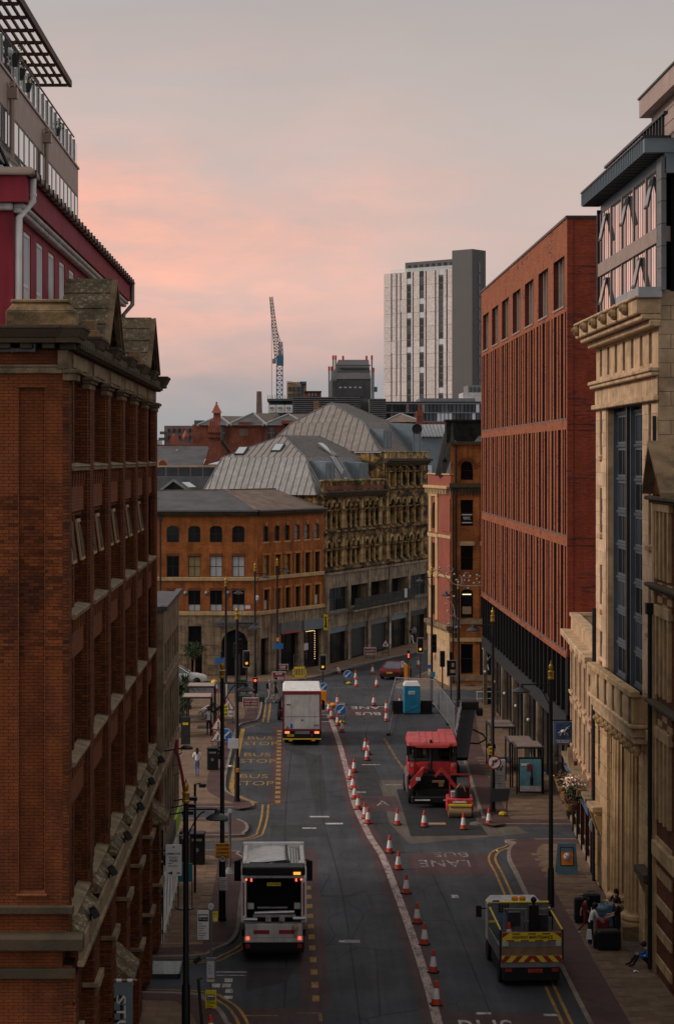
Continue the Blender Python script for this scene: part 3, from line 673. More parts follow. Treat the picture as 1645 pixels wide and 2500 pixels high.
m.box(-.42, .05, .0, 3, 21.1, 21.22); m.hexa([(-.44,0,21.22),(.1,0,21.22),(.1,3,21.22),(-.44,3,21.22)],[(-.55,0,21.42),(.1,0,21.42),(.1,3,21.42),(-.55,3,21.42)]); m.box(-.57,.1,0,3,21.42,21.5)
for k in range(60): x = .1+k*.48; m.box(x, x+.2, -.42, -.3, 20.98, 21.1)
for k in range(4): y = .15+k*.5; m.box(-.34, 0, y, y+.28, 20.98, 21.1)
m.build('cornice', 'stone_black_lichen', wh, bevel=.012)
m = MB(); m.box(-.06, .02, -.05, 2, 20.42, 20.6); m.box(-.09,.02,-.08,2,20.56,20.62); m.build('string_course', 'stone_sill', wh, bevel=.015)
m = MB(); m.box(-.35,.55,-.30,1.25,21.5,21.82); m.hexa([(-.35,-.3,21.82),(.55,-.3,21.82),(.55,1.25,21.82),(-.35,1.25,21.82)],[(-.2,-.12,22.02),(.42,-.12,22.02),(.42,1.1,22.02),(-.2,1.1,22.02)]); m.box(-.25,.46,-.16,1.15,22.02,22.1)
m.build('corner_pedestal', 'stone_moss', wh, bevel=.02)
def gablet(u0, u1, zr, ze):
    """small stone-slated gable facing the street"""
    uc = (u0+u1)/2; k = MB()
    k.prism([(u0+.25,21.2),(u1-.25,21.2),(uc,zr-.2)], -.05, .05); k.build('gablet_wall', 'stone_dark', wh)
    for s, e in ((u0, 1), (u1, -1)):
        for q in range(4):      # courses of stone slates, stepping
            t0, t1 = q/4, (q+1)/4
            p0 = Vector((s+(uc-s)*t0, 0, ze+(zr-ze)*t0)); p1 = Vector((s+(uc-s)*t1, 0, ze+(zr-ze)*t1)); n = Vector((-(p1-p0).z*(1 if e > 0 else -1), 0, abs((p1-p0).x))).normalized()*.07
            k = MB(); k.hexa([p0+Vector((0,-.42,0)), p1+Vector((0,-.42,0)), p1+Vector((0,.8,0)), p0+Vector((0,.8,0))], [p0+n*1.25+Vector((0,-.42,0)), p1+n*.8+Vector((0,-.42,0)), p1+n*.8+Vector((0,.8,0)), p0+n*1.25+Vector((0,.8,0))])
            k.build('stone_slate_course', 'stone_lichen', wh, bevel=.01)
        k = MB(); a = Vector((s,-.44,ze-.12)); b2 = Vector((uc,-.44,zr-.08)); k.bar(a, b2, .14, .2); k.bar(a+Vector((0,-.09,.06)), b2+Vector((0,-.09,.06)), .08, .1); k.build('verge_moulding', 'stone_dark', wh)
    k = MB(); k.box(u0-.3,u0+.3,-.3,.2,21.5,21.75); k.box(u0-.22,u0+.22,-.22,.15,21.75,22.0); k.build('kneeler', 'stone_moss', wh, bevel=.02)
gablet(5.5, 10.2, 23.25, 21.45); gablet(20.2, 25.0, 23.25, 21.5)
# ledges at first-floor level: sloping lichen-covered weatherings, stone fascia, floodlights
for i in range(NBAY): x = .7+i*BP; m = MB(); m.hexa([(x-.1,-.38,7.36),(x+3.5,-.38,7.36),(x+3.5,0,7.36),(x-.1,0,7.36)],[(x-.1,-.38,7.50),(x+3.5,-.38,7.50),(x+3.5,.1,7.92),(x-.1,.1,7.92)]); m.build('sloping_ledge', 'stone_lichen', wh)
m = MB(); m.box(-.05, LEN, -.44, -.36, 7.0, 7.44); m.box(-.08, LEN, -.5, -.34, 6.88, 7.02); m.build('ledge_fascia', 'stone_sill', wh, bevel=.02)
m = MB(); m.hexa([(-.3,-.5,7.3),(-.3,3,7.3),(.02,3,7.3),(.02,-.5,7.3)],[(-.3,-.5,7.58),(-.3,3,7.58),(.02,3,7.68),(.02,-.5,7.68)]); m.box(-.16,.02,-.26,3,8.1,8.28); m.box(-.14,.02,-.3,3,6.62,6.86); m.build('side_ledge', 'stone_black_lichen', wh, bevel=.02)
for i in range(NBAY):
    x = 2.2+i*BP; k = MB(); k.T = Matrix.Translation((x, -.5, 7.62)) @ Matrix.Rotation(-.5, 4, 'X') @ Matrix.Rotation(.2, 4, 'Z'); k.box(-.2,.2,-.09,.09,-.12,.12); k.T = None; k.bar((x,-.42,7.4),(x,-.42,7.7),.04); k.build('floodlight', 'metal_black', wh, bevel=.02)
# ground floor: banded brick piers with stone brackets, hoods over the doors, white frames
for i in range(NBAY+1):
    x = i*BP+.05; gp = MB()
    for k in range(9): gp.box(x-.72 if i else 0, x+.72, -.30, .0, .3+k*.72, .3+k*.72+.62)
    gp.box(x-.68 if i else .02, x+.68, -.22, 0, .2, 6.9); gp.build('banded_pier', 'brick_left', wh)
for i in range(NBAY+1):
    x = i*BP+.05
    for zz in (2.6, 5.3): gp = MB(); gp.box(x-.78 if i else -.06, x+.78, -.42, 0, zz, zz+.12); gp.hexa([(x-.5 if i else 0,-.34,zz-.3),(x+.5,-.34,zz-.3),(x+.5,0,zz-.3),(x-.5 if i else 0,0,zz-.3)],[(x-.6 if i else 0,-.44,zz),(x+.6,-.44,zz),(x+.6,0,zz),(x-.6 if i else 0,0,zz)]); gp.build('stone_bracket', 'stone_sill', wh, bevel=.015)
for i in range(NBAY): window(wh, .7+i*BP+1.7, .9, 2.8, 4.7, .12, 2, 3, 'white_dirty', 'glass_dark', .14)
for i, zz in ((2, 3.6), (5, 5.4)):
    x = .7+i*BP+1.5; k = MB(); k.hexa([(x-.9,-.75,zz),(x+1.3,-.75,zz),(x+1.3,0,zz),(x-.9,0,zz)],[(x-.9,-.75,zz+.12),(x+1.3,-.75,zz+.12),(x+1.3,0,zz+.75),(x-.9,0,zz+.75)]); k.build('door_hood', 'stone_lichen', wh, bevel=.02)
m = MB(); m.tube([(-.12,2,20.95),(-.12,.62,20.95),(-.12,.62,21.1)], .05, 8); m.tube([(-.12,1.1,20.95),(-.12,1.16,20.95)], .065, 8); m.build('overflow_pipe', 'metal_grey', wh, smooth=True)
# hanging banner near the bottom edge
bn = thing('hanging_banner', 'grey hanging banner with white and black letters reading STUDI on the brick wall', 'banner', (-4.82, 55.2, 1.3))
m = MB(); m.box(-.38,.38,-.01,.01,-2.6,0); m.build('banner_cloth', 'metal_blue_grey', bn, (0,0,2.62))
m = MB(); m.tube([(-.6,0,2.7),(.5,0,2.7)], .025, 8); m.build('banner_rail', 'cardboard', bn)
for x in (-.3, 0, .3): MB().tube([(x-.07,0,2.68),(x+.07,0,2.68)], .05, 8).build('banner_ring', 'white_paint', bn)
o = ob('lettering', text_mesh('STUDIO', 1, True, 'metal_black', 2.3, .42), bn, (-.10,-.016,1.15), (PI/2, PI/2, 0))
o = ob('lettering', text_mesh('STUDIO', 1, False, 'sign_white', 2.25, .26), bn, (.06,-.02,1.15), (PI/2, PI/2, 0))
# ---------------- maroon storey and penthouse on the roof ----------------
mr = thing('maroon_attic_storey', 'maroon rendered attic storey with white sash windows above the brick warehouse', 'building', (-6.5, 46.3, 0), PI/2)
ops = [(1.75+i*2.45, 3.1+i*2.45, 21.4, 24.0) for i in range(11)]
m = MB(); wall(m, 0, 29, 21.3, 25, ops, 0, .22); m.quad((0,0,21.3),(0,4,21.3),(0,4,25),(0,0,25)); m.quad((29,0,21.3),(29,4,21.3),(29,4,25),(29,0,25)); m.build('wall', 'render_maroon', mr)
m = MB(); m.box(-.06,29.1,-.34,0,24.42,25.06); m.box(-.34,.0,-.34,4,24.42,25.06); m.build('fascia_band', 'render_maroon', mr)
m = MB(); m.box(-.04,29.05,-.2,0,24.2,24.42); m.box(-.06,29.05,-.28,0,24.3,24.42); m.box(-.18,0,0,4,24.25,24.42); m.build('cream_moulding', 'white_dirty', mr, bevel=.03)
for i in range(11): window(mr, 2.425+i*2.45, 21.4, 1.35, 2.6, .03, 1, 2, 'white_paint', 'blind_white', .1, fd=.04, sill=('white_paint', .05, .1, .1))
m = MB(); m.tube([(-.42,4,25.12),(-.42,-.42,25.12),(29.2,-.42,25.12)], .10, 8); m.build('gutter', 'metal_bronze', mr, smooth=True)
for k in range(34): MB().box(k*.86, k*.86+.05, -.54, -.3, 25.0, 25.2).build('gutter_bracket', 'metal_dark', mr)
m = MB(); m.tube([(.25,-.42,25.05),(.25,-.42,24.5),(.1,-.12,24.1),(.1,-.1,21.4)], .085, 10); m.tube([(.25,-.42,24.62),(.25,-.42,24.68)], .1, 10); m.build('downpipe', 'white_paint', mr, smooth=True)
m = MB(); m.tube([(29.1,-.42,25.05),(29.1,-.42,24.3),(28.9,-.1,23.9),(28.9,-.1,21.4)], .085, 10); m.build('downpipe', 'metal_grey', mr, smooth=True)
m = MB(); m.quad((0,0,25.0),(29,0,25.0),(29,4,25.0),(0,4,25.0)); m.box(-.4,.1,.2,4,25.18,25.26); m.build('roof', 'lead', mr)
pn = thing('penthouse', 'pink panelled penthouse with glass balustrade and open tilted windows above the maroon storey', 'building', (-8.0, 46.5, 0), PI/2)
m = MB(); m.box(0,27.4,0,.15,28.2,29.2); 
for i in range(0): pass
m.build('parapet_backing', 'metal_dark', pn)
pmsh = MB().box(0,1.5,-.03,0,28.2,29.2).mesh('cladding_panel', 'panel_pink')
for i in range(18): ob('cladding_panel', pmsh, pn, (.2+i*1.51, 0, 0))
m = MB(); m.box(0,27.45,-.08,.2,29.2,29.27); m.build('coping', 'metal_bronze', pn)
m = MB(); m.box(0,27.4,.5,.6,25.0,28.2); m.quad((0,.0,28.15),(27.4,0,28.15),(27.4,3,28.15),(0,3,28.15)); m.quad((27.4,0,25),(27.4,3,25),(27.4,3,29),(27.4,0,29)); m.build('inner_wall', 'dark_inside', pn)
for i in range(24):
    window(pn, .7+i*1.14, 27.2, 1.1, 1.0, -.02, 1, 1, 'metal_dark', 'glass_sky', .05, fd=.02)
    q = MB(); q.box(-.53,.53,-.03,.02,-1.05,0); q.k = 1; q.box(-.46,.46,-.04,-.03,-.98,-.07)
    q.build('tilted_casement', ['metal_dark', 'glass_sky'], pn, (.7+i*1.14, .02, 27.18), (-(.42 if i % 5 else .16), 0, 0))
for x in (9.2, 17.0): 
    m = MB(); m.tube([(x,-.14,28.75),(x,-.14,25.2)], .075, 10); m.box(x-.13,x+.13,-.3,.0,28.55,28.85); m.tube([(x-.15,-.15,28.95),(x+.12,-.15,28.95),(x+.12,-.15,28.85)], .08, 8); m.build('downpipe', 'metal_bronze', pn, smooth=True)
gmsh = MB().box(-.5,.5,-.01,.01,29.3,30.25).mesh('glass_panel', 'glass_clear'); pmsh = MB().box(-.05,.05,-.05,.05,29.2,30.3).mesh('post', 'metal_grey')
for i in range(24):
    x = .8+i*1.15; ob('post', pmsh, pn, (x, .12, 0)); ob('glass_panel', gmsh, pn, (x+.575, .12, 0))
m = MB(); m.tube([(0,.12,30.4),(27.3,.12,30.4)], .03, 6); m.build('handrail', 'metal_dark', pn)
def planter(u, dz, s, lab, flower):
    t = thing('hanging_planter', lab, 'planter', (-8.1, 46.5+u, 29.9+dz)); m = MB(); m.lathe([(.10*s,-.16*s),(.17*s,.1*s),(.18*s,.12*s)]); m.build('pot', 'metal_dark', t); tuft(t, .3*s, 60, flower, (0,0,.22*s))
def tuft(par, r, n, mats, c=(0,0,0), ls=.10, name='foliage', flat_=.8):
    b = MB()
    for i in range(n):
        d = Vector((R.gauss(0,1), R.gauss(0,1), R.gauss(0,1))).normalized()*r*R.uniform(.35, 1); d.z *= flat_
        p = Vector(c)+d; u = Vector((R.gauss(0,1), R.gauss(0,1), R.gauss(0,1))).normalized(); v = u.orthogonal().normalized(); s = ls*R.uniform(.6, 1.3)
        b.k = R.randrange(len(mats)) if R.random() < .55 else 0
        b.add([p-u*s*.5, p+v*s*.3, p+u*s*.6, p-v*s*.3], [(0,1,2,3)])
    return b.build(name, list(mats), par)
planter(11.2, .15, 1.3, 'leafy plant pot hanging on the rail under the pergola', ('leaf', 'leaf_dark')); planter(12.6, .0, 1.1, 'pot of orange flowers hanging on the penthouse rail', ('leaf_dark', 'flower_red')); planter(21.6, -.25, .9, 'small round bush in a pot hung near the far end of the penthouse rail', ('leaf', 'leaf_dark')); planter(14.2, -.1, .9, 'trailing brown and yellow plant below the pergola corner', ('leaf_dark', 'gold_paint'))
fl = thing('pirate_flag', 'black skull and crossbones flag hung on the glass balustrade at upper left', 'flag', (-8.06, 56.2, 29.35), PI/2)
m = MB(); m.box(-.62,.62,-.02,-.005,0,.95); m.build('flag_cloth', 'cloth_black', fl)
m = MB(); m.ball((.05,-.03,.62), .13, 1.1); m.bar((-.25,-.03,.2),(.25,-.03,.42),.05); m.bar((-.25,-.03,.42),(.25,-.03,.2),.05); m.build('skull_and_bones', 'mural_white', fl)
pg = thing('pergola', 'brown slatted pergola canopy projecting over the penthouse terrace at top left', 'pergola', (-8.0, 46.5, 0), PI/2)
m = MB(); m.box(-2,24.5,-.12,.0,31.72,31.95); m.build('edge_beam', 'pergola_wood', pg)
slat = MB().box(-2,24.3,-.03,.03,31.78,31.88).mesh('slat', 'pergola_wood')
for k in range(12): ob('slat', slat, pg, (0, .26+k*.26, 0))
cb = MB().box(-.05,.05,0,3.2,31.68,31.78).mesh('cross_beam', 'pergola_wood')
for k in range(15): ob('cross_beam', cb, pg, (-1.2+k*1.81, 0, 0))
m = MB()
for x in (6, 15, 23.5): m.bar((x,3.0,29),(x,3.0,31.7),.12)
m.build('post', 'pergola_wood', pg)
# ---------------- small concrete-fronted shop beyond ----------------
cs = thing('concrete_shop_building', 'narrow stained concrete building with flat slate roof beside the red brick warehouse', 'building', (-4.9, 75.3, 0), PI/2)
LC = 10.4
wr = [(10.2,11.35),(7.0,9.4),(3.9,6.3)]
ops = [(.8+i*1.55, .8+i*1.55+1.2, a, b) for i in range(6) for a, b in wr]
m = MB(); wall(m, 0, LC, 3.4, 12.7, ops, 0, .22); m.quad((0,0,3.4),(0,3,3.4),(0,3,12.7),(0,0,12.7)); m.quad((LC,0,0),(LC,8,0),(LC,8,12.7),(LC,0,12.7)); m.build('wall', 'concrete_left', cs)
for i in range(6):
    for a, b in wr: window(cs, 1.4+i*1.55, a, 1.2, b-a, .12, 1, 2 if b-a > 1.5 else 1, 'metal_dark', 'glass', .06)
m = MB(); m.box(-.1,LC,-.14,.1,12.7,12.86); m.box(-.12,.1,0,8,12.7,12.86); m.quad((0,.1,12.74),(LC,.1,12.74),(LC,8,12.9),(0,8,12.9)); m.build('roof', 'slate', cs)
for zz in (9.8, 6.6, 3.45): MB().box(-.04,LC,-.08,0,zz,zz+.14).build('string_course', 'concrete_left', cs)
m = MB(); m.box(-.02,.03,.0,.0001+.45,0,4.4); m.build('dark_sign_board', 'plastic_black', cs)
m = MB(); m.box(0,LC,.05,.3,0,3.4); m.build('shopfront_back', 'glass_dark', cs)
fr = MB()
for k in range(8): fr.box(.1+k*1.4,.18+k*1.4,-.02,.06,0,3.0)
fr.box(0,LC,-.03,.06,2.4,2.5); fr.box(0,LC,-.03,.06,3.0,3.1); fr.box(0,LC,-.03,.06,.5,.58)
for k in range(5): fr.bar((.2+k*1.9,-.03,.55),(1.2+k*1.9,-.03,2.4),.07)
fr.build('white_shop_frame', 'white_paint', cs)
m = MB(); m.box(6.6,LC,-.10,.0,2.9,3.6); m.build('shop_fascia', 'lime_green', cs); MB().box(0,6.5,-.10,0,3.05,3.6).build('shop_fascia', 'metal_dark', cs)
def cs_text(s, zc, w, h, mm='sign_white', dy=0): ob('lettering', text_mesh(s, 1, True, mm, w, h), cs, (-.03, .225+dy, zc), (PI/2, 0, -PI/2))
cs_text('W.', 3.35, .40, .36); cs_text('ing', 2.8, .26, .17); cs_text('E STORE', 2.52, .30, .11); cs_text('LadShop', 1.9, .40, .11); cs_text('New Era', 1.58, .34, .10); cs_text('Caps', 1.38, .24, .10)
m = MB(); m.box(-.035,-.02,.03,.40,.62,1.12); m.box(-.035,-.02,.03,.40,.08,.46); m.build('poster', 'white_dirty', cs)
m = MB(); m.box(-.035,-.02,.05,.16,1.16,1.26); m.box(-.035,-.02,.25,.38,1.16,1.26); m.box(-.035,-.02,.05,.12,.5,.58); m.box(-.035,-.02,.3,.38,.5,.58); m.build('yellow_sticker', 'sign_yellow', cs)
cs_text('NOW', .32, .28, .09, 'sign_red'); cs_text('OPEN', .20, .28, .09, 'metal_dark')
for k, (u, zz) in enumerate([(.6,7.3),(3.2,4.4),(4.8,4.4),(6.4,4.4)]):
    m = MB(); m.bar((u,0,zz),(u,-.75,zz+.12),.05); m.lathe([(.25,-.04),(.22,.04),(.1,.1)], (u,-.85,zz+.12)) if k == 0 else m.cbox((u,-.75,zz+.08),.2,.45,.14); m.build('wall_lamp', 'metal_black', cs)
m = MB(); m.box(.4,.9,.4,.8,12.86,13.0); m.build('roof_debris', 'cardboard', cs, bevel=.05)
bp = thing('barber_pole', 'red white and blue striped barber pole with glass dome on the left shopfront', 'sign', (-4.55, 84, 2.55))
m = MB()
for k in range(6): m.k = k % 3; m.lathe([(.1,k*.14),(.1,k*.14+.14)], (0,0,0), 10)
m.build('striped_drum', ['sign_white', 'sign_red', 'blue_sign'], bp); m = MB(); m.ball((0,0,.95), .14); m.lathe([(.13,.84),(.13,.88)]); m.lathe([(.13,-.06),(.12,0)]); m.bar((0,0,0),(-.35,0,0),.05); m.build('chrome_dome', 'steel_bright', bp, smooth=True)
# buildings behind the concrete shop, down the left side street (closing the view)
def merge(tmp, main):
    """move a facade built in its own frame under its building"""
    A = Matrix.Translation(tmp.location) @ Matrix.Rotation(tmp.rotation_euler[2], 4, 'Z'); B = Matrix.Translation(main.location) @ Matrix.Rotation(main.rotation_euler[2], 4, 'Z'); K = B.inverted() @ A
    for c in list(tmp.children):
        ml = Matrix.Translation(c.location) @ c.rotation_euler.to_matrix().to_4x4(); c.parent = main; mm = K @ ml; c.location = mm.to_translation(); c.rotation_euler = mm.to_euler()
    bpy.data.objects.remove(tmp)
def frame(loc, th): return ob('tmp', None, None, loc, (0, 0, th))
def seam_roof(par, P0, P1, Q0, Q1, pitch, m, sm='zinc_dark', th=.04, name='roof_panel', seam=.022):
    """standing-seam slope: every panel between two seams is a part"""
    P0, P1, Q0, Q1 = map(Vector, (P0, P1, Q0, Q1)); d = P1-P0; Lb = d.length; d.normalize(); a = (Q0-P0).dot(d); b = (Q1-P0).dot(d); sv = (Q0-P0)-d*a; nrm = d.cross(sv).normalized()
    if nrm.z < 0: nrm = -nrm
    def hm(s):
        v = 1.0
        if a > 1e-4: v = min(v, s/a)
        if Lb-b > 1e-4: v = min(v, (Lb-s)/(Lb-b))
        return max(0, v)
    n = max(1, round(Lb/pitch)); st_ = MB()
    for i in range(n):
        s0, s1 = Lb*i/n, Lb*(i+1)/n; ss = [s0]+[q for q in sorted((a, b)) if s0 < q < s1]+[s1]
        poly = [(s0, 0), (s1, 0)]+[(s, hm(s)) for s in reversed(ss) if hm(s) > 1e-3]
        if len(poly) < 3: continue
        V = [P0+d*s+sv*h for s, h in poly]; k = MB(); q = len(V)
        k.add(V+[v+nrm*th for v in V], [tuple(range(q)), tuple(range(2*q-1, q-1, -1))]+[(j, (j+1) % q, q+(j+1) % q, q+j) for j in range(q)]); k.build(name, m, par)
        if i: 
            h = hm(s0)
            if h > .05: st_.bar(P0+d*s0+nrm*(th+.02), P0+d*s0+sv*h+nrm*(th+.02), seam, .06, nrm)
    if st_.v: o = st_.build('standing_seam', sm, par); o['kind'] = 'stuff'
    e = MB(); e.bar(P0+nrm*th, Q0+nrm*th, .1, .1, nrm); e.bar(P1+nrm*th, Q1+nrm*th, .1, .1, nrm); e.build('hip_capping', sm, par)
# ---------------- orange brick corner building ----------------
ocb = thing('corner_brick_building', 'orange brick corner building with cream string courses and slate roof beyond the junction', 'building', (-14, 167.6, 0), 0)
cxs = [1.9, 3.9, 5.7, 7.53, 9.41]
fl = [(11.36,12.74),(8.43,10.2),(5.53,7.3)]
ops = [(c-.52, c+.52, a, b) for c in cxs for a, b in fl]
m = MB(); wall(m, 0, 11, 5.2, 13.6, ops, 0, .25)
for c in cxs: arch_fill(m, c-.52, c+.52, 12.74, .25, 0, .25)
m.quad((0,0,0),(0,12,0),(0,12,13.6),(0,0,13.6)); m.build('front_wall', 'brick_orange', ocb)
m = MB(); gops = [(3.9-.65,3.9+.45,2.2,4.3),(5.75-.55,5.75+.55,2.2,4.3),(5.45,6.35,.12,1.9),(1.5,2.5,2.2,4.3),(8.0,10.2,.12,4.0)]
wall(m, 0, 11, 0, 5.2, gops, -.04, .4); arch_fill(m, 8.0, 10.2, 4.0, 1.0, -.04, .4, pointed=True); m.build('stone_ground_floor', 'stone_base', ocb)
b = MB()
for k in range(6):
    for (x0, x1) in ((0,1.4),(2.6,3.2),(4.4,5.15),(6.4,7.95),(10.25,11)): b.box(x0+.02, x1-.02, -.075, -.04, .2+k*.82, .2+k*.82+.78)
b.build('rusticated_pier', 'stone_base', ocb, bevel=.02)
for c in (3.8, 5.75, 2.0): window(ocb, c, 2.2, 1.1 if c != 2.0 else 1.0, 2.1, .2, 1, 1, 'metal_black', 'dark_inside', .06)
MB().box(5.45,6.35,.2,.3,.12,1.9).build('door', 'dark_inside', ocb); MB().box(8.0,10.2,.3,.4,.12,4.0).build('doorway_shadow', 'dark_inside', ocb)
for zz, p in ((8.1,.12),(5.2,.16)):
    MB().box(0,11,-p,0,zz,zz+.33).build('string_course', 'cream_paint', ocb, bevel=.03)
wm = ['glass_dark','glass','glass','glass','glass']
for i, c in enumerate(cxs):
    window(ocb, c, 11.36, 1.04, 1.38, .15, 2, 2, 'metal_dark', 'glass', .05, sill=('cream_paint', .1, .13, .14))
    window(ocb, c, 8.43, 1.04, 1.77, .15, 2, 2, 'metal_dark', ('glass','glass_dark','blind_cream','blind_white','blind_white')[i], .05)
    window(ocb, c, 5.53, 1.04, 1.77, .15, 2, 2, 'metal_dark', 'glass', .05, split=.33, gms=['blind_white','glass_dark'])
tri = MB().box(-.55,.55,-.04,0,0,.22).mesh('flat_arch', 'brick_light')
for c in cxs: ob('flat_arch', tri, ocb, (c, 0, 10.2)); ob('flat_arch', tri, ocb, (c, 0, 7.3))
b = MB(); b.box(-.1,11.0,-.30,0,13.75,13.95); b.box(-.1,11,-.18,0,13.55,13.75)
for k in range(34): b.box(.05+k*.32,.2+k*.32,-.26,-.18,13.62,13.75)
b.build('eaves_cornice', 'stone_black_lichen', ocb)
MB().box(-.1,11.1,-.42,-.1,13.95,14.08).build('gutter', 'zinc_dark', ocb)
b = MB(); b.tube([(2.85,-.12,13.7),(2.85,-.12,.3)], .07, 8); b.box(2.7,3.0,-.25,0,13.2,13.5); b.build('downpipe', 'metal_dark', ocb)
for x in (5.0, 6.75, 8.55): k = MB(); k.ball((0,0,0), .20, 1.0, 10, 6); k.bar((0,0,-.1),(0,.12,-.28),.06); k.build('globe_lamp', 'metal_grey', ocb, (x,-.16,7.1), smooth=True)
k = MB(); k.lathe([(.12,-.2),(.16,.1),(.05,.2)]); k.bar((0,0,-.2),(0,.2,-.35),.05); k.build('lantern', 'mural_white', ocb, (11.0,-.2,6.7))
k = MB(); k.box(-.22,.22,-.02,.02,-.14,.14); nb = k.build('street_name_plate', 'sign_white', ocb, (10.2,-.03,5.9))
b = MB(); b.box(7.4,11.2,-.35,.2,4.55,4.75); b.box(7.5,11.1,-.25,.2,4.3,4.55); b.build('entrance_cornice', 'zinc_dark', ocb)
# oblique side of the same building
tA = frame((-3.0,167.6,0), math.atan2(9,5.73)); LA = 10.67
us = [1.35,3.1,4.7,6.3,7.9,9.5]
ops = [(u-.42,u+.42,a,b) for u in us for a, b in fl]
m = MB(); wall(m, 0, LA, 5.2, 13.6, ops, 0, .25)
for u in us: arch_fill(m, u-.42, u+.42, 12.74, .3, 0, .25)
m.build('side_wall', 'brick_orange', tA)
for i, u in enumerate(us):
    window(tA, u, 11.36, .84, 1.38, .14, 1, 2, 'metal_dark', 'glass' if i < 3 else 'glass_sky', .06, sill=('cream_paint', .1, .13, .14))
    window(tA, u, 8.43, .84, 1.77, .14, 1, 2, 'metal_dark', ('blind_cream','glass_dark','blind_cream','glass','glass','glass')[i], .06)
    window(tA, u, 5.53, .84, 1.77, .14, 1, 2, 'metal_dark', 'glass', .06, gms=['blind_white' if i in (0,5) else 'glass','glass'])
    for zz in (8.43, 5.53): k = MB(); k.box(u-.55,u-.42,-.09,.05,zz,zz+1.85); k.box(u+.42,u+.55,-.09,.05,zz,zz+1.85); k.box(u-.6,u+.6,-.12,.05,zz+1.78,zz+1.95); k.build('window_surround', 'orange_trim', tA)
    MB().prism([(-.05,0),(.05,0),(.08,.35),(-.08,.35)], -.08, 0).build('keystone', 'cream_paint', tA, (u,0,12.68))
for zz, p in ((8.1,.12),(5.2,.16)): MB().box(0,LA,-p,0,zz,zz+.33).build('string_course', 'cream_paint', tA, bevel=.03)
b = MB(); b.box(0,LA,-.30,0,13.75,13.95); b.box(0,LA,-.18,0,13.55,13.75)
for k in range(33): b.box(.05+k*.32,.2+k*.32,-.26,-.18,13.62,13.75)
b.build('eaves_cornice', 'stone_black_lichen', tA); MB().box(0,LA+.1,-.42,-.1,13.95,14.08).build('gutter', 'zinc_dark', tA)
m = MB(); wall(m, 0, LA, 0, 5.2, [(.5,1.7,.12,3.2),(3.6,6.4,.12,3.4),(7.3,10.2,.12,3.4)], -.04, .5); m.build('ground_floor', 'concrete', tA)
MB().box(.5,1.7,.35,.45,.12,3.2).build('doorway_shadow', 'dark_inside', tA)
window(tA, 5.0, .12, 2.8, 3.28, .3, 2, 1, 'metal_black', 'glass_dark', .08); window(tA, 8.75, .12, 2.9, 3.28, .3, 2, 1, 'metal_black', 'glass_dark', .08)
MB().box(3.4,6.6,-.2,-.03,3.4,4.3).build('shop_fascia', 'zinc_dark', tA); MB().box(7.1,10.4,-.2,-.03,3.4,4.3).build('shop_fascia', 'metal_blue_grey', tA)
MB().box(3.5,6.5,-.24,-.2,3.35,3.45).build('neon_strip', 'cone_orange', tA)
for k in range(13): MB().ball((9.0,-.1,.8+k*.2), .035, 1, 6, 4).build('fairy_light', 'lamp_warm', tA)
for k in range(7): MB().ball((7.6+k*.2,-.1,3.28), .035, 1, 6, 4).build('fairy_light', 'lamp_warm', tA)
b = MB(); b.box(7.75,8.45,.24,.27,1.6,2.2); b.build('window_poster', 'blind_white', tA)
merge(tA, ocb)
# hipped slate roof
e0, e1 = (-.1,-.35,14.05), (11.05,-.35,14.05); f1 = (11.05+5.73, 9.0-.2, 14.05)
b = MB(); r0, r1, r2 = (-.1,5.6,15.6), (8.2,5.8,15.7), (13.6,12.5,15.7)
b.quad(e0, e1, r1, r0); b.k = 1; b.quad(e1, f1, r2, r1); b.k = 0; b.quad(r0, r1, r2, (5,16,14)); b.build('roof', ['slate', 'slate_brown'], ocb)
b = MB(); b.bar(e1, r1, .3, .12); b.bar(r1, r2, .25, .12); b.bar(r0, r1, .25, .12); b.build('ridge_tile', 'slate_brown', ocb)
# ---------------- blackened gothic sandstone building ----------------
TH = math.atan2(25.4,10.87); LG = 27.6
gb = thing('gothic_warehouse', 'soot-stained sandstone building with rows of arched windows and zinc mansard roofs', 'building', (2.73,176.6,0), TH)
ug = [1.0,2.24,3.5,5.75,7.0,8.2,10.5,11.8,13.1]; ur = [16.95,18.7,20.5,22.4,24.4]
hw = .40; hr = .5
rows_l = [(12.1,14.5),(8.75,10.9)]
ops = [(u-hw,u+hw,a,b) for u in ug for a, b in rows_l]+[(u-hr,u+hr,a,b) for u in ur for a, b in rows_l+[(15.75,17.7)]]
m = MB(); wall(m, 0, 15.4, 8.2, 15.5, [o for o in ops if o[0] < 15], 0, .45); wall(m, 15.4, LG, 8.2, 18.4, [o for o in ops if o[0] > 15], -.10, .45)
for u in ug:
    for a, b in rows_l: arch_fill(m, u-hw, u+hw, b, .55, 0, .45, pointed=True)
for u in ur:
    for a, b in rows_l: arch_fill(m, u-hr, u+hr, b, .6, -.10, .45, pointed=True)
m.quad((LG,0,0),(LG,12,0),(LG,12,18.4),(LG,0,18.4)); m.quad((0,0,0),(0,12,0),(0,12,15.2),(0,0,15.2)); m.quad((15.4,0,15.4),(15.4,12,15.4),(15.4,12,19),(15.4,0,19)); m.build('gothic_wall', 'stone_gothic', gb)
gwin = MB(); 
def goth(us, w, a, b, y, r):
    for u in us: window(gb, u, a, 2*w, b-a, y+.32, 1, 2, 'metal_black', 'glass_dark', .06)
    for u in us:
        k = MB(); pts = []
        for i in range(9):
            t = -1+2*i/8; s = abs(t); zc = b-r*(1-math.sqrt(max(0, 1-((s+.5)/1.5)**2))/math.sqrt(1-(.5/1.5)**2)); pts.append((u+t*(w+.10), y-.07, zc+.12))
        k.tube(pts, .10, 6); k.build('hood_mould', 'stone_gothic_clean', gb)
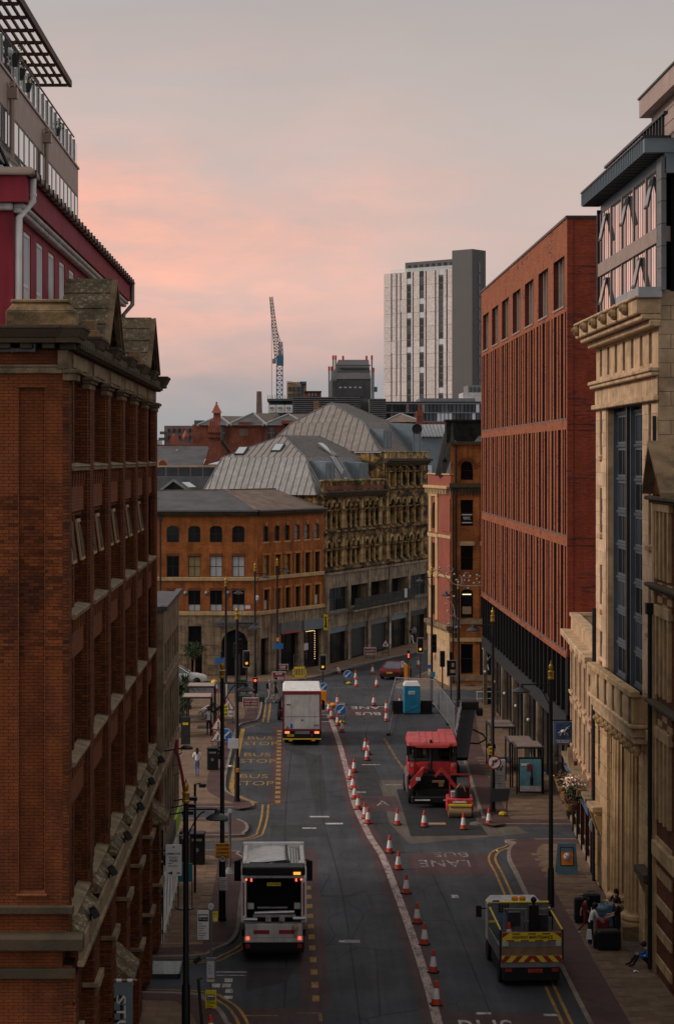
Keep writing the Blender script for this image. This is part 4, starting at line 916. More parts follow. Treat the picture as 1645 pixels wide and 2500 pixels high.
for a, b in rows_l:
    goth(ug, hw, a, b, 0, .55); goth(ur, hr, a, b, -.10, .6)
for u in ur: window(gb, u, 15.75, 1.0, 1.95, .2, 1, 2, 'metal_black', 'glass_dark', .06)
colm = MB(); colm.lathe([(.16,0),(.16,.12),(.10,.2),(.10,1.45),(.17,1.6),(.20,1.72)], n=8); colme = colm.mesh('colonnette', 'stone_gothic_clean', True)
for a, b in rows_l:
    for g3 in (ug[0:3], ug[3:6], ug[6:9]):
        for i in range(4):
            x = g3[0]-.62 if i == 0 else (g3[2]+.62 if i == 3 else (g3[i-1]+g3[i])/2); ob('colonnette', colme, gb, (x, -.06, a))
    for i in range(6):
        x = ur[0]-.85 if i == 0 else (ur[4]+.95 if i == 5 else (ur[i-1]+ur[i])/2); ob('colonnette', colme, gb, (x, -.18, a))
for i in range(6):
    x = ur[0]-.85 if i == 0 else (ur[4]+.95 if i == 5 else (ur[i-1]+ur[i])/2); ob('colonnette', colme, gb, (x, -.18, 15.75))
pr = MB().box(-.3,.3,-.09,0,0,2.6).mesh('pier_panel', 'stone_gothic_clean')
for x in (4.62, 9.35, 14.2, 15.7, 25.6):
    for zz in (8.75, 12.1): ob('pier_panel', pr, gb, (x, -.12 if x > 15 else 0, zz))
b = MB()
for zz in (8.35, 11.75): b.box(-.05,15.4,-.22,0,zz,zz+.2); b.box(15.3,LG+.1,-.32,-.1,zz,zz+.2)
b.box(-.05,15.4,-.12,0,10.15,10.3); b.box(15.3,LG+.1,-.22,-.1,10.15,10.3); b.box(-.05,15.4,-.12,0,13.7,13.82); b.box(15.3,LG+.1,-.22,-.1,13.7,13.82)
b.box(15.3,LG+.1,-.3,-.1,15.45,15.65); b.box(15.3,LG+.1,-.2,-.1,17.1,17.22); b.build('string_course', 'stone_gothic', gb, bevel=.03)
b = MB(); b.box(-.3,15.4,-.5,.1,15.3,15.5); b.box(-.2,15.4,-.34,.1,15.1,15.3); b.box(15.2,LG+.3,-.55,.1,18.15,18.4); b.box(15.2,LG+.2,-.35,.1,17.95,18.15)
for k in range(40): b.box(.1+k*.38,.3+k*.38,-.3,0,14.92,15.1)
for k in range(32): b.box(15.5+k*.38,15.7+k*.38,-.3,0,17.78,17.95)
b.build('cornice', 'stone_black_lichen', gb, bevel=.02)
b = MB(); b.box(0,15.2,-.05,.3,15.5,16.35); b.build('parapet', 'stone_gothic', gb); b = MB(); b.box(-.1,15.2,-.12,.36,16.35,16.52); b.build('coping', 'stone_gothic_clean', gb, bevel=.03)
b = MB(); b.box(.2,14.8,-.07,-.05,15.6,15.95); b.build('brick_infill', 'brick_far', gb)
b = MB(); b.box(15.4,LG,-.15,.3,18.4,19.0); b.box(15.3,LG+.1,-.2,.36,19.0,19.12); b.build('parapet', 'stone_gothic_clean', gb, bevel=.03)
pl = thing('parapet_weeds', 'green weeds growing on the left parapet of the gothic sandstone building', 'plant', (2.73+.394*8, 176.6+.92*8, 16.2)); tuft(pl, .5, 120, ('leaf', 'leaf_dark'), (.2,-.2,0), .16)
# concrete lower storeys with balcony and shops
pu = [0.35,5.5,10.6,16.2,21.6,27.2]
m = MB(); opsl = [(pu[i]+.32,pu[i+1]-.32,4.75,6.8) for i in range(5)]+[(pu[i]+.32,pu[i+1]-.32,.12,3.25) for i in range(5)]
wall(m, 0, LG, 0, 8.2, opsl, -.22, 1.1); m.quad((0,-.22,8.2),(LG,-.22,8.2),(LG,0,8.2),(0,0,8.2)); m.quad((0,-.22,0),(0,1,0),(0,1,8.2),(0,-.22,8.2)); m.build('concrete_storeys', 'concrete', gb)
for u in pu: MB().box(u-.33,u+.33,-.30,-.22,0,8.1).build('concrete_pier', 'concrete', gb)
MB().box(0,LG+.05,-.34,-.22,8.0,8.2).build('concrete_ledge', 'concrete', gb); MB().box(0,LG+.05,-.45,-.22,4.5,4.68).build('concrete_ledge', 'zinc_dark', gb)
window(gb, (pu[0]+pu[1])/2, 4.75, 4.5, 2.05, .0, 5, 2, 'metal_dark', 'glass', .06); window(gb, (pu[4]+pu[5])/2, 4.75, 4.9, 2.05, .0, 5, 2, 'metal_dark', 'glass', .07)
for i in (1,2,3): MB().box(pu[i]+.32,pu[i+1]-.32,.8,.88,4.75,6.8).build('balcony_recess', 'dark_inside', gb)
bal = MB(); bal.box(5.2,21.4,-.95,-.22,4.45,4.6); bal.build('balcony_slab', 'concrete', gb)
slb = MB().box(-.04,.04,-.02,.02,0,1.0)
bs = MB().box(5.2,21.4,-.93,-.90,0,.13).mesh('balcony_slat', 'metal_black')
for k in range(7): ob('balcony_slat', bs, gb, (0,0,4.6+k*.155))
for k in range(12): MB().bar((5.3+k*1.46,-.9,4.6),(5.3+k*1.46,-.9,5.7),.05).build('balcony_post', 'metal_black', gb)
tw = thing('towel', 'grey towel draped over the black balcony rail of the gothic building', 'towel', (0,0,0)); tw.location = gb.location; tw.rotation_euler = gb.rotation_euler
MB().box(18.3,19.0,-.99,-.95,4.9,5.75).box(18.3,19.0,-.99,-.86,5.72,5.76).build('cloth', 'blind_white', tw)
for i in range(5):
    a, b_ = pu[i]+.32, pu[i+1]-.32; MB().box(a,b_,-.12,0,2.75,3.25).build('shop_fascia', ('metal_blue_grey','zinc_dark','zinc_dark','metal_blue_grey','metal_dark')[i], gb)
    if i in (1, 2):
        sh = MB().box(a,b_,.1,.2,.12,2.75); sh.build('roller_shutter', 'metal_dark', gb)
        for k in range(16): pass
    else: window(gb, (a+b_)/2, .12, b_-a, 2.63, .1, 3, 1, 'metal_black', 'glass_dark', .08)
MB().box(16.4-.5,16.4-.2,-.32,-.30,.6,2.6).build('graffiti', 'mural_white', gb)
ps = thing('yellow_projecting_sign', 'narrow yellow projecting sign on the pier between orange brick and gothic buildings', 'sign', (2.9,176.2,0)); MB().box(-.2,.2,-.04,.04,3.2,4.6).build('board', 'sign_yellow', ps); MB().box(-.06,.06,-.06,-.04,3.6,4.25).box(-.1,.1,-.06,-.04,3.45,3.6).box(-.1,.1,-.06,-.04,4.3,4.4).build('emblem', 'metal_black', ps); MB().box(-.02,.4,.04,.1,4.0,4.06).build('bracket', 'metal_black', ps)
# zinc mansards: v runs inwards from the facade
def zr(u0, u1, v0, v1, zf, zb, zt, iu0, iu1, iv, ru0, ru1, rv, pitch, m1, m2, left_inset=1.0):
    f = [(u0,v0,zf),(u1,v0,zf),(u1,v1,zf),(u0,v1,zf)]; k = [(u0+iu0,v0+iv,zb),(u1-iu1,v0+iv,zb),(u1-iu1,v1-left_inset,zb),(u0+iu0,v1-left_inset,zb)]
    seam_roof(gb, f[3], f[0], k[3], k[0], pitch, m1); seam_roof(gb, f[0], f[1], k[0], k[1], pitch, m1); seam_roof(gb, f[1], f[2], k[1], k[2], pitch, m1); seam_roof(gb, f[2], f[3], k[2], k[3], pitch*2, m1)
    ra, rb = (ru0, rv, zt), (ru1, rv, zt)
    seam_roof(gb, k[3], k[0], ra, ra, pitch, m2); seam_roof(gb, k[0], k[1], ra, rb, pitch*.7, m2); seam_roof(gb, k[1], k[2], rb, rb, pitch, m2); seam_roof(gb, k[2], k[3], rb, ra, pitch*2, m2)
zr(-.3, 16.4, .6, 11.9, 15.15, 18.5, 20.55, 2.4, .0, 2.0, 6.0, 14.5, 6.5, .62, 'zinc_panel', 'zinc_panel_brown')
zr(15.6, 27.4, .7, 13.0, 19.1, 21.9, 23.9, 1.9, 1.9, 2.2, 19.5, 23.5, 7.2, .72, 'zinc_panel_brown', 'zinc_panel_brown', 2.4)
def dormer(u, zb, h, w, v0, v1, nw=2):
    k = MB(); k.hexa([(u-w/2,v0,zb),(u+w/2,v0,zb),(u+w/2,v1,zb),(u-w/2,v1,zb)],[(u-w/2,v0,zb+h),(u+w/2,v0,zb+h),(u+w/2,v1,zb+h+.15),(u-w/2,v1,zb+h+.15)]); k.build('dormer', 'metal_blue_grey', gb)
    for i in range(nw): window(gb, u-w/2+w*(i+.5)/nw, zb+.15, w/nw*.7, h-.3, v0-.03, 1, 2, 'metal_grey', 'glass_sky', .08)
dormer(3.4, 16.4, 1.7, 2.2, .75, 3.2); dormer(11.8, 16.4, 1.6, 2.4, .75, 3.2); dormer(18.6, 19.2, 2.0, 2.4, .9, 3.6); dormer(25.6, 18.6, 3.3, 2.6, .35, 3.6, 1)
# roof lights
def skylight(par, c, w, h, th, tilt):
    k = MB(); k.box(-w/2,w/2,-h/2,h/2,0,.14); k.k = 1; k.box(-w/2+.1,w/2-.1,-h/2+.1,h/2-.1,.14,.16); k.build('skylight', ['metal_dark', 'glass_sky'], par, c, (tilt, 0, th))
skylight(gb, (3.0,9.4,19.05), 1.0, 1.3, -PI/2, .55); skylight(gb, (3.6,6.0,19.35), 1.0, 1.3, -PI/2, .55)
b = MB(); b.bar((9.3,4.2,19.85),(9.3,2.6,18.65),1.2,.12); b.build('ridge_light', 'glass_sky', gb)
for dx in (-.35, 0, .35): MB().bar((8.2+dx,.75,16.0),(8.2+dx,2.55,18.6),.14,.14).build('glazing_bar', 'glass_sky', gb)
# ---------------- right-hand orange corner building with the record shop ----------------
vb = thing('record_shop_building', 'orange brick corner building with terracotta painted bay and a VINYL sign in its window', 'building', (12.66,160,0), 0)
vc = [1.32, 2.95, 4.55, 6.15]
vf = [(16.7,18.2),(13.0,15.1),(9.45,11.4),(5.6,7.9),(1.1,3.5)]
ops = [(c-.5,c+.5,a,b) for c in vc for a, b in vf]
m = MB(); wall(m, 0, 8, 0, 19.7, ops, 0, .28)
for c in vc: arch_fill(m, c-.5, c+.5, 18.2, .5, 0, .28); arch_fill(m, c-.5, c+.5, 7.9, .3, 0, .28)
m.build('front_wall', 'brick_orange', vb)
for i, c in enumerate(vc):
    for j, (a, b) in enumerate(vf):
        window(vb, c, a, 1.0, b-a, .16, 1, 2, 'metal_black' if j != 4 else 'metal_dark', 'glass_dark' if j != 3 else 'glass', .07, sill=('stone_sill', .1, .14, .12) if j < 4 else None)
    MB().box(c-.62,c+.62,-.06,0,11.42,11.75).build('stone_lintel', 'stone_buff', vb)
    k = MB(); n_ = 12
    for i2 in range(n_):
        t0 = PI*i2/n_; k.bar((c+.53*math.cos(t0),-.03,17.7+.53*math.sin(t0)),(c+.85*math.cos(t0),-.03,17.7+.85*math.sin(t0)),.1,.05,(0,1,0))
    k.build('brick_arch', 'brick_light', vb)
MB().box(vc[0]-.36,vc[0]+.36,.13,.15,6.0-.1,6.5).build('cardboard_box', 'cardboard', vb); MB().box(vc[0]-.35,vc[0]+.35,.10,.15,7.45,7.52).build('strip_light', 'lamp_tube', vb)
k = MB().box(vc[0]-.42,vc[0]+.42,.12,.14,13.15,14.0).build('window_sign', 'plastic_black', vb); sign_text(vb, 'VINYL', vc[0], 13.62, .105, .62, .24, 'sign_white', True); MB().box(vc[0]-.42,vc[0]+.42,.10,.12,13.86,13.95).box(vc[0]-.42,vc[0]+.42,.10,.12,13.22,13.3).build('sign_stripe', 'sign_white', vb)
b = MB(); b.box(-.1,8,-.2,0,19.55,19.8); b.box(-.1,8,-.25,0,16.1,16.45); b.box(-.05,8,-.12,0,15.8,16.1)
for k in range(30): b.box(.1+k*.26,.22+k*.26,-.16,0,15.5,15.8)
b.build('cornice', 'stone_black_lichen', vb)
MB().box(-.02,8,-.14,0,5.1,5.5).build('string_course', 'stone_sill', vb); MB().box(-.02,8,-.10,0,3.7,4.0).build('string_course', 'cream_paint', vb); MB().box(0,8,-.1,0,.55,1.0).build('plinth_course', 'stone_sill', vb); MB().box(0,8,-.16,0,0,.3).build('plinth', 'stone_dark', vb)
for x in (.25, 2.12, 3.75, 5.35): MB().box(x-.18,x+.18,-.08,0,5.5,15.5).build('brick_pilaster', 'brick_orange', vb)
b = MB(); b.tube([(.42,-.1,19.5),(.42,-.1,4)], .07, 8); b.tube([(.2,-.1,16),(.2,-.1,.3)], .06, 8); b.build('downpipe', 'metal_black', vb)
k = MB(); k.bar((2.0,0,4.95),(2.0,-.3,4.85),.06); k.cbox((2.0,-.35,4.8),.45,.2,.1); k.build('floodlight', 'metal_black', vb)
m = MB(); m.box(2.35,3.6,-.03,-.004,1.0,3.6); m.build('mural_board', 'plastic_black', vb)
m = MB(); m.ball((2.85,-.05,3.1), .22, 1.1); m.ball((2.62,-.05,3.15), .09); m.ball((3.08,-.05,3.15), .09); m.bar((2.85,-.05,2.8),(3.0,-.05,2.2),.12,.05); m.bar((3.0,-.05,2.3),(3.2,-.05,2.5),.08,.04); m.bar((2.9,-.05,2.0),(2.75,-.05,1.7),.09,.04); m.bar((2.95,-.05,1.9),(3.05,-.05,1.4),.09,.04); m.build('painted_figure', 'mural_white', vb)
k = MB().box(.1,.75,-.05,-.01,4.75,5.15).build('street_name_plate', 'sign_white', vb); k = MB().box(.2,.6,-.12,0,4.35,4.55).build('alarm_box', 'cream_paint', vb, bevel=.05)
tA = frame((11.4,168,0), math.atan2(-8,1.26)); LV = 8.1
def bay(z0, z1, c0, c1, arch):
    m = MB(); wall(m, 0, LV, z0, z1, [(1.5,3.0,c0,c1)], 0, .3)
    if arch: arch_fill(m, 1.5, 3.0, c1, .6, 0, .3)
    m.build('bay_wall', 'terracotta_paint', tA); window(tA, 2.25, c0, 1.5, c1-c0, .2, 1, 2, 'metal_black', 'glass_dark', .08)
    k = MB(); k.box(.7,1.5,-.10,0,z0+.1,z1-.2); k.box(3.0,3.8,-.10,0,z0+.1,z1-.2); k.box(.6,3.9,-.14,0,z1-.3,z1); k.build('cream_surround', 'cream_paint', tA); MB().box(5.2,8.1,-.06,0,z0+.3,z1-.4).build('bay_panel', 'terracotta_paint', tA)
bay(12.2, 15.6, 12.6, 14.8, True); bay(8.9, 12.2, 9.3, 11.4, False); bay(5.0, 8.9, 5.4, 7.9, True)
MB().box(-.1,LV+.1,-.35,.2,4.6,4.95).box(-.1,LV+.05,-.2,.2,4.4,4.6).build('ledge', 'stone_dark', tA, bevel=.03); MB().box(0,LV,-.12,.1,3.7,4.4).build('fascia', 'cream_paint', tA); MB().box(0,LV,0,.1,0,3.7).box(3.6,LV,-.1,0,0,3.7).build('ground_pilaster', 'stone_buff', tA)
MB().box(-.2,LV+.1,-.4,.2,15.95,16.2).build('cornice', 'cream_paint', tA, bevel=.04)
for q in range(14): MB().box(.2+q*.56,.4+q*.56,-.3,0,15.55,15.95).build('cornice_bracket', 'cream_paint', tA)
MB().box(0,LV,0,.2,16.2,17.1).build('parapet', 'terracotta_paint', tA); MB().box(-.05,LV+.05,-.1,.25,17.1,17.2).box(-.05,LV+.05,-.06,.05,11.95,12.2).box(-.05,LV+.05,-.06,.05,8.75,8.95).build('string_course', 'cream_paint', tA)
merge(tA, vb)
b = MB(); b.hexa([(-1.0,3.5,17.0),(.6,.8,17.0),(3,3,17.0),(1,8,17.0)],[(-.1,3.3,21.3),(.3,1.6,21.3),(2.6,3,21.3),(2.6,6,21.3)]); b.box(-.2,2.7,1.8,3.4,19.8,21.5); b.box(-.3,2.8,1.7,3.5,21.45,21.6); b.build('soot_black_chimney_stack', 'soot_black', vb)
b = MB(); b.quad((1.9,.2,19.75),(8,.2,19.75),(8,4,21),(3.2,4,21)); b.build('roof', 'slate', vb); b = MB(); b.quad((-.9,4,17.2),(.5,.3,17.2),(.6,1.0,19.8),(-.3,3.4,20.5)); b.build('mansard_slope', 'slate', vb)
b = MB(); b.tube([(-.4,2.2,17.3),(-.4,2.2,18.2)], .05, 6); b.ball((-.4,2.2,18.3), .16); b.build('finial', 'metal_black', vb)
# ---------------- modern red brick block on the right ----------------
md = thing('modern_brick_block', 'modern red brick block with tall narrow recessed slots and black fins below', 'building', (14.0,148,0), -PI/2)
LM = 46.3; BAY = LM/7
ops = [(i*BAY+1.3, i*BAY+BAY-1.0, 26.35, 28.95, .55) for i in range(7)]
slots = []
for zi, (a, b) in enumerate([(20.5,26.0),(14.5,19.95),(8.55,13.95)]):
    for i in range(7):
        u = i*BAY; pat = [(.45,.85),(1.9,.55),(3.1,1.15),(4.85,.5),(5.65,.6)] if (i+zi) % 2 else [(.4,.5),(1.45,1.1),(3.15,.55),(4.2,1.0),(5.75,.5)]
        for o, w in pat: slots.append((u+o, min(u+o+w, LM-.35), a, b, .55))
m = MB(); wall(m, 0, LM, 8.3, 30.75, ops+slots, 0, .42, 1); m.build('street_wall', ['brick_modern', 'brick_modern_dark'], md)
b = MB()
for (x0, x1, a, c, t) in slots: b.quad((x0,t,a),(x1,t,a),(x1,t,c),(x0,t,c))
b.build('slot_backing', 'brick_modern_dark', md)
b = MB()
for (x0, x1, a, c, t) in slots: b.box(x0,x1,-.02,t,a-.06,a+.03)
o = b.build('slot_sill', 'zinc_dark', md); o['kind'] = 'stuff'
for (x0, x1, a, c, t) in slots:
    if x1-x0 > .8:
        for zz in (a+.15, a+2.9): window(md, (x0+x1)/2, zz, x1-x0-.02, 2.35, t-.09, 1, 1, 'metal_black', 'glass_dark', .07)
for (x0, x1, a, c, t) in ops:
    window(md, (x0+x1)/2, a, x1-x0, c-a, .4, 4, 1, 'metal_black', 'glass_pink', .08); MB().box(x0-.05,x1+.05,-.05,.3,a-.1,a).build('window_sill', 'metal_bronze', md)
    for k in range(2): MB().box(x0+1.0+k*1.5,x0+1.12+k*1.5,.15,.4,a,c).build('mullion_fin', 'metal_bronze', md)
m = MB(); m.quad((LM,0,8.3),(LM,16,8.3),(LM,16,30.75),(LM,0,30.75)); m.quad((0,0,8.3),(0,16,8.3),(0,16,30.75),(0,0,30.75)); m.quad((0,0,30.6),(LM,0,30.6),(LM,16,30.6),(0,16,30.6)); m.quad((0,0,8.3),(LM,0,8.3),(LM,16,8.3),(0,16,8.3)); m.build('end_wall', 'brick_modern_shaded', md)
b = MB(); b.box(LM-.004,LM+.012,.32,.34,8.3,30.7)
for zz in (9.5,14.0,14.35,19.9,20.2,25.7,27.9,28.3): b.box(LM-.004,LM+.012,0,16,zz,zz+.02)
b.build('movement_joint', 'mortar_dark', md)
MB().box(-.06,LM+.06,-.06,16,30.75,30.88).build('coping', 'metal_dark', md); MB().box(0,LM,-.05,.02,8.22,8.32).build('soffit_edge', 'brick_modern', md)
# black base: fins, transfer beam, shopfronts and columns
finm = MB().box(-.14,.14,-.02,.5,5.3,8.25).mesh('fin', 'metal_black')
for k in range(26): ob('fin', finm, md, (.5+k*1.8, .05, 0))
for k in range(25): window(md, 1.4+k*1.8, 5.3, 1.5, 2.95, .45, 1, 1, 'metal_black', 'glass', .05)
b = MB(); b.box(0,LM,.02,.9,4.45,5.3); b.build('transfer_beam', 'metal_dark', md)
for k in range(8): MB().box(-.12,.12,.1,.4,0,4.45).build('column', 'concrete', md, (.3+k*6.5 if k < 7 else LM-.3, 0, 0))
for k in range(7): window(md, .3+k*6.5+3.25, .1, 6.2, 4.3, .7, 3, 1, 'metal_black', 'glass_dark', .1)
m = MB(); m.quad((LM-.02,.6,0),(LM-.02,16,0),(LM-.02,16,8.3),(LM-.02,.6,8.3)); m.box(LM-.5,LM,.02,.6,0,8.28); m.build('base_end_wall', 'metal_black', md)
for k in range(5): MB().ball((0,0,0), .10, 1, 8, 5).build('globe_light', 'mural_white', md, (4+k*6.6, -.1, 3.0))
bl = thing('blue_hoarding', 'blue panel seen between the black fins of the modern block', 'panel', (14.55,108,0)); MB().box(0,.05,-6.0,0,5.35,7.4).build('panel', 'loo_blue', bl); MB().box(-.01,.05,-6.0,0,7.4,7.75).build('top_strip', 'blind_white', bl)
# ---------------- pub between the modern block and the bank ----------------
pth = math.atan2(87.3-101.6, 13.3-14.2); LP = 14.3
pb = thing('pub_building', 'low brick and stone pub with hanging flower baskets next to the sandstone bank', 'building', (14.2,101.6,0), pth)
pv = [1.0, 3.6, 6.2, 8.8, 11.4]
ops = [(c-.6,c+.6,a,b) for c in pv for a, b in ((6.7,8.7),(4.1,6.1))]
m = MB(); wall(m, 0, LP, 3.3, 9.3, ops, 0, .2); m.build('wall', 'brick_pub', pb)
for c in pv:
    for a in (6.7, 4.1):
        window(pb, c, a, 1.2, 2.0, .1, 1, 2, 'white_dirty', 'glass', .07); k = MB(); k.box(c-.8,c-.6,-.07,.02,a,a+2.15); k.box(c+.6,c+.8,-.07,.02,a,a+2.15); k.box(c-.85,c+.85,-.1,.02,a+2.0,a+2.25); k.box(c-.85,c+.85,-.16,.02,a-.15,a); k.build('stone_surround', 'stone_buff', pb, bevel=.02)
for c in (2.3,4.9,7.5,10.1): MB().box(c-.2,c+.2,-.05,0,3.4,9.3).build('stone_strip', 'stone_buff', pb)
MB().box(-.25,LP,-.55,.1,9.45,9.75).box(-.1,LP,-.3,.1,9.2,9.45).build('cornice', 'stone_buff', pb, bevel=.04); MB().box(0,LP,-.02,.3,9.75,10.45).box(-.05,LP,-.1,.36,10.45,10.6).build('parapet', 'stone_buff', pb); MB().box(0,.3,.3,6,9.3,10.45).box(-.05,.35,.3,6,10.45,10.6).build('parapet_return', 'stone_buff', pb)
m = MB(); m.quad((0,.3,9.7),(LP,.3,9.7),(LP,8,9.7),(0,8,9.7)); m.quad((0,0,0),(0,8,0),(0,8,10),(0,0,10)); m.build('roof', 'lead', pb)
m = MB(); wall(m, 0, LP, 0, 3.3, [(.8+i*2.7,2.7+i*2.7,.9,2.6) for i in range(5)], 0, .25); m.build('ground_floor_wall', 'brick_pub', pb)
for i in range(5): window(pb, 1.75+i*2.7, .9, 1.9, 1.7, .12, 2, 2, 'white_dirty', 'glass_dark', .08, sill=('stone_sill', .1, .12, .2))
MB().box(0,LP,-.12,0,0,.35).build('plinth', 'concrete', pb); MB().box(-.05,LP,-.38,0,2.75,3.35).build('pub_fascia', 'pub_blue', pb); MB().box(-.1,LP,-.5,0,3.35,3.5).build('fascia_moulding', 'stone_sill', pb)
for k in range(6): MB().box(.5+k*2.6,.6+k*2.6,-.2,-.02,.0,2.75).build('pilaster', 'metal_black', pb)
b = MB(); b.tube([(LP-.25,-.1,9.5),(LP-.25,-.1,.1)], .09, 8); b.build('downpipe', 'metal_black', pb)
b = MB(); b.prism([(3.2,3.5),(5.0,3.5),(4.1,4.3)], -.5, -.25); b.build('doorway_pediment', 'stone_dark', pb)
for k in range(5): q = MB(); q.bar((1.3+k*2.6,-.38,3.3),(1.3+k*2.6,-.95,3.55),.04); q.lathe([(.17,-.05),(.05,.08)], (1.3+k*2.6,-.95,3.5)); q.build('sign_lamp', 'metal_black', pb)
def pubxy(u, out): c, s = math.cos(pth), math.sin(pth); return (14.2+u*c+out*math.sin(pth), 101.6+u*s-out*math.cos(pth))
for i, (u, zz, fm) in enumerate([(4.0,2.75,('leaf_dark','flower_red','gold_paint')),(6.0,2.7,('leaf_dark','gold_paint')),(8.0,2.65,('leaf','flower_red','gold_paint')),(10.2,2.6,('leaf_dark','flower_red'))]):
    x, y = pubxy(u, .8); t = thing('hanging_basket', ['hanging flower basket farthest along the pub front','second hanging flower basket along the pub, left of the lit lamp','third hanging flower basket with yellow flowers on the pub','nearest hanging basket of red flowers on the pub front'][i], 'flower basket', (x,y,zz), 0, 'hanging baskets on the pub')
    m = MB(); m.lathe([(.05,-.42),(.24,-.3),(.32,-.1),(.34,0)], n=12); m.build('basket', 'wood', t); tuft(t, .42, 150, fm, (0,0,.1), .12, flat_=.6); m = MB(); m.bar((0,0,0),(0,0,.7),.015); m.bar((0,0,.7),(.6,0,.75),.03); m.build('bracket', 'metal_black', t)
x, y = pubxy(10.9, .55); t = thing('window_box', 'big flowering window box with pale pink blooms on the pub front', 'flower box', (x,y,3.5)); k = MB(); k.box(-.2,.25,-1.3,1.2,-.25,.05); k.build('trough', 'wood', t)
for q in range(5): tuft(t, .5, 130, ('flower_pale','leaf','flower_pale') if q < 3 else ('leaf_dark','leaf'), (-.15,.9-q*.5,.15-q*.08), .14)
x, y = pubxy(6.9, .55); lt = thing('pub_lamp', 'lit round wall lamp on the pub between the flower baskets', 'lamp', (x,y,3.2)); MB().ball((0,0,0), .13, 1, 10, 6).build('globe', 'lamp_warm', lt); MB().bar((0,0,.12),(.5,0,.2),.04).build('arm', 'metal_black', lt)
us = thing('pub_sign', 'blue hanging pub sign with a white unicorn painting and THE UNICORN lettering', 'sign', (gx(1374,100.5),100.5,0))
zt, zb = gz(1762,100.5), gz(1818,100.5); zm = (zt+zb)/2; hh = zt-zb
MB().box(-.47,.47,-.04,.04,zb,zt).build('board', 'pub_blue', us, bevel=.01); MB().box(-.36,.36,-.06,-.04,zb+.30,zt-.08).build('picture', 'picture_blue', us)
sign_text(us, 'THE UNICORN', 0, zb+.19, -.045, .70, .10, 'sign_white'); MB().box(-.28,.28,-.05,-.04,zb+.10,zb+.115).build('sign_rule', 'sign_white', us)
k = MB(); zc = zm+.10
k.ball((0,-.07,zc), .13, .62, 10, 6); k.bar((.08,-.07,zc),(.20,-.07,zc+.18),.09,.04); k.bar((.18,-.07,zc+.2),(.28,-.07,zc+.13),.06,.04); k.bar((.26,-.07,zc+.2),(.34,-.07,zc+.28),.015,.02); k.bar((-.1,-.07,zc),(-.26,-.07,zc-.1),.05,.03); k.bar((-.08,-.07,zc-.05),(-.16,-.07,zc-.22),.035,.03); k.bar((.1,-.07,zc-.05),(.22,-.07,zc-.12),.035,.03); k.bar((.22,-.07,zc-.12),(.24,-.07,zc-.22),.03,.03); k.bar((.06,-.07,zc-.05),(.08,-.07,zc-.2),.03,.03)
k.build('white_unicorn', 'mural_white', us); MB().bar((-.55,0,zt+.06),(.75,0,zt+.06),.06).build('bracket', 'metal_black', us)
rs = thing('round_sign', 'round white projecting sign on the sandstone wall beside the pub', 'sign', (gx(1461,86.4),86.4,gz(2015,86.4))); MB().lathe([(.42,-.03),(.42,.03)], n=24, axis='y').build('disc', 'blind_white', rs); sign_text(rs, 'coffee', 0, .1, -.035, .5, .13, 'metal_dark'); MB().bar((-.1,-.035,-.05),(-.1,-.035,-.25),.03).bar((.1,-.035,-.05),(.1,-.035,-.25),.03).build('motif', 'metal_dark', rs); MB().bar((.4,0,0),(.62,0,0),.05).build('bracket', 'metal_black', rs)
# ---------------- sandstone bank ----------------
bk = thing('sandstone_bank', 'tall buff sandstone bank with columned entrance, stone balcony and glazed roof storeys', 'building', (13.1,86.0,0), -PI/2)
LB = 14.6; JA, JB = 2.8, 11.4
slz = [(18.6,20.45),(15.3,17.2),(12.1,14.05),(9.9,11.1)]
att = [1.3+i*1.95 for i in range(7)]
m = MB(); ops = [(JA,JB,8.8,20.55,.55)]+[(c-.3,c+.3,21.95,23.1,.25) for c in att]+[(u-.28,u+.28,a,b,.25) for u in (1.4,13.0) for a, b in slz]+[(3.4,11.0,.12,8.2,1.5)]+[(u-.3,u+.3,5.2,7.6,.3) for u in (1.2,13.1)]+[(12.3,13.9,.12,3.0,.4),(.7,1.9,.12,3.2,.4)]
wall(m, 0, LB, 0, 23.4, ops, 0, .25); m.quad((0,0,0),(0,10,0),(0,10,24.3),(0,0,24.3)); m.build('street_wall', 'stone_buff', bk)
m = MB(); m.quad((LB,0,0),(LB,10,0),(LB,10,24.3),(LB,0,24.3)); m.quad((0,.2,24.2),(LB,.2,24.2),(LB,10,24.2),(0,10,24.2)); sdw = m.build('side_wall', 'mortar_dark', bk)
# ashlar blocks, one object each
blk = {}
def block(par, x0, x1, z0, z1, y, m='ashlar', axis='x'):
    k = (round(x1-x0, 2), round(z1-z0, 2), m, axis)
    if k not in blk: blk[k] = (MB().box(0,k[0],0,.1,0,k[1]) if axis == 'x' else MB().box(-.1,0,0,k[0],0,k[1])).mesh('stone_block', m, bevel=.006)
    ob('stone_block', blk[k], par, (x0, y+R.uniform(-.003,.003), z0) if axis == 'x' else (y, x0, z0))
def course(par, u0, u1, z0, z1, y, hole=None, m='ashlar', n=2, sh=False):
    us = [u0]+[u0+(u1-u0)*(i+(.3 if sh else 0))/n for i in range(0 if sh else 1, n)]+[u1]
    for a, b in zip(us, us[1:]):
        if hole and a < hole[1] and b > hole[0]:
            if hole[0]-a > .12: block(par, a+.006, hole[0], z0, z1, y, m)
            if b-hole[1] > .12: block(par, hole[1], b-.006, z0, z1, y, m)
        elif b-a > .1: block(par, a+.006, b-.006, z0, z1, y, m)
swm = bpy.data.objects  # noqa
zc = 8.9; j = 0
wallp = [o for o in bk.children if o.name.startswith('street_wall')][0]
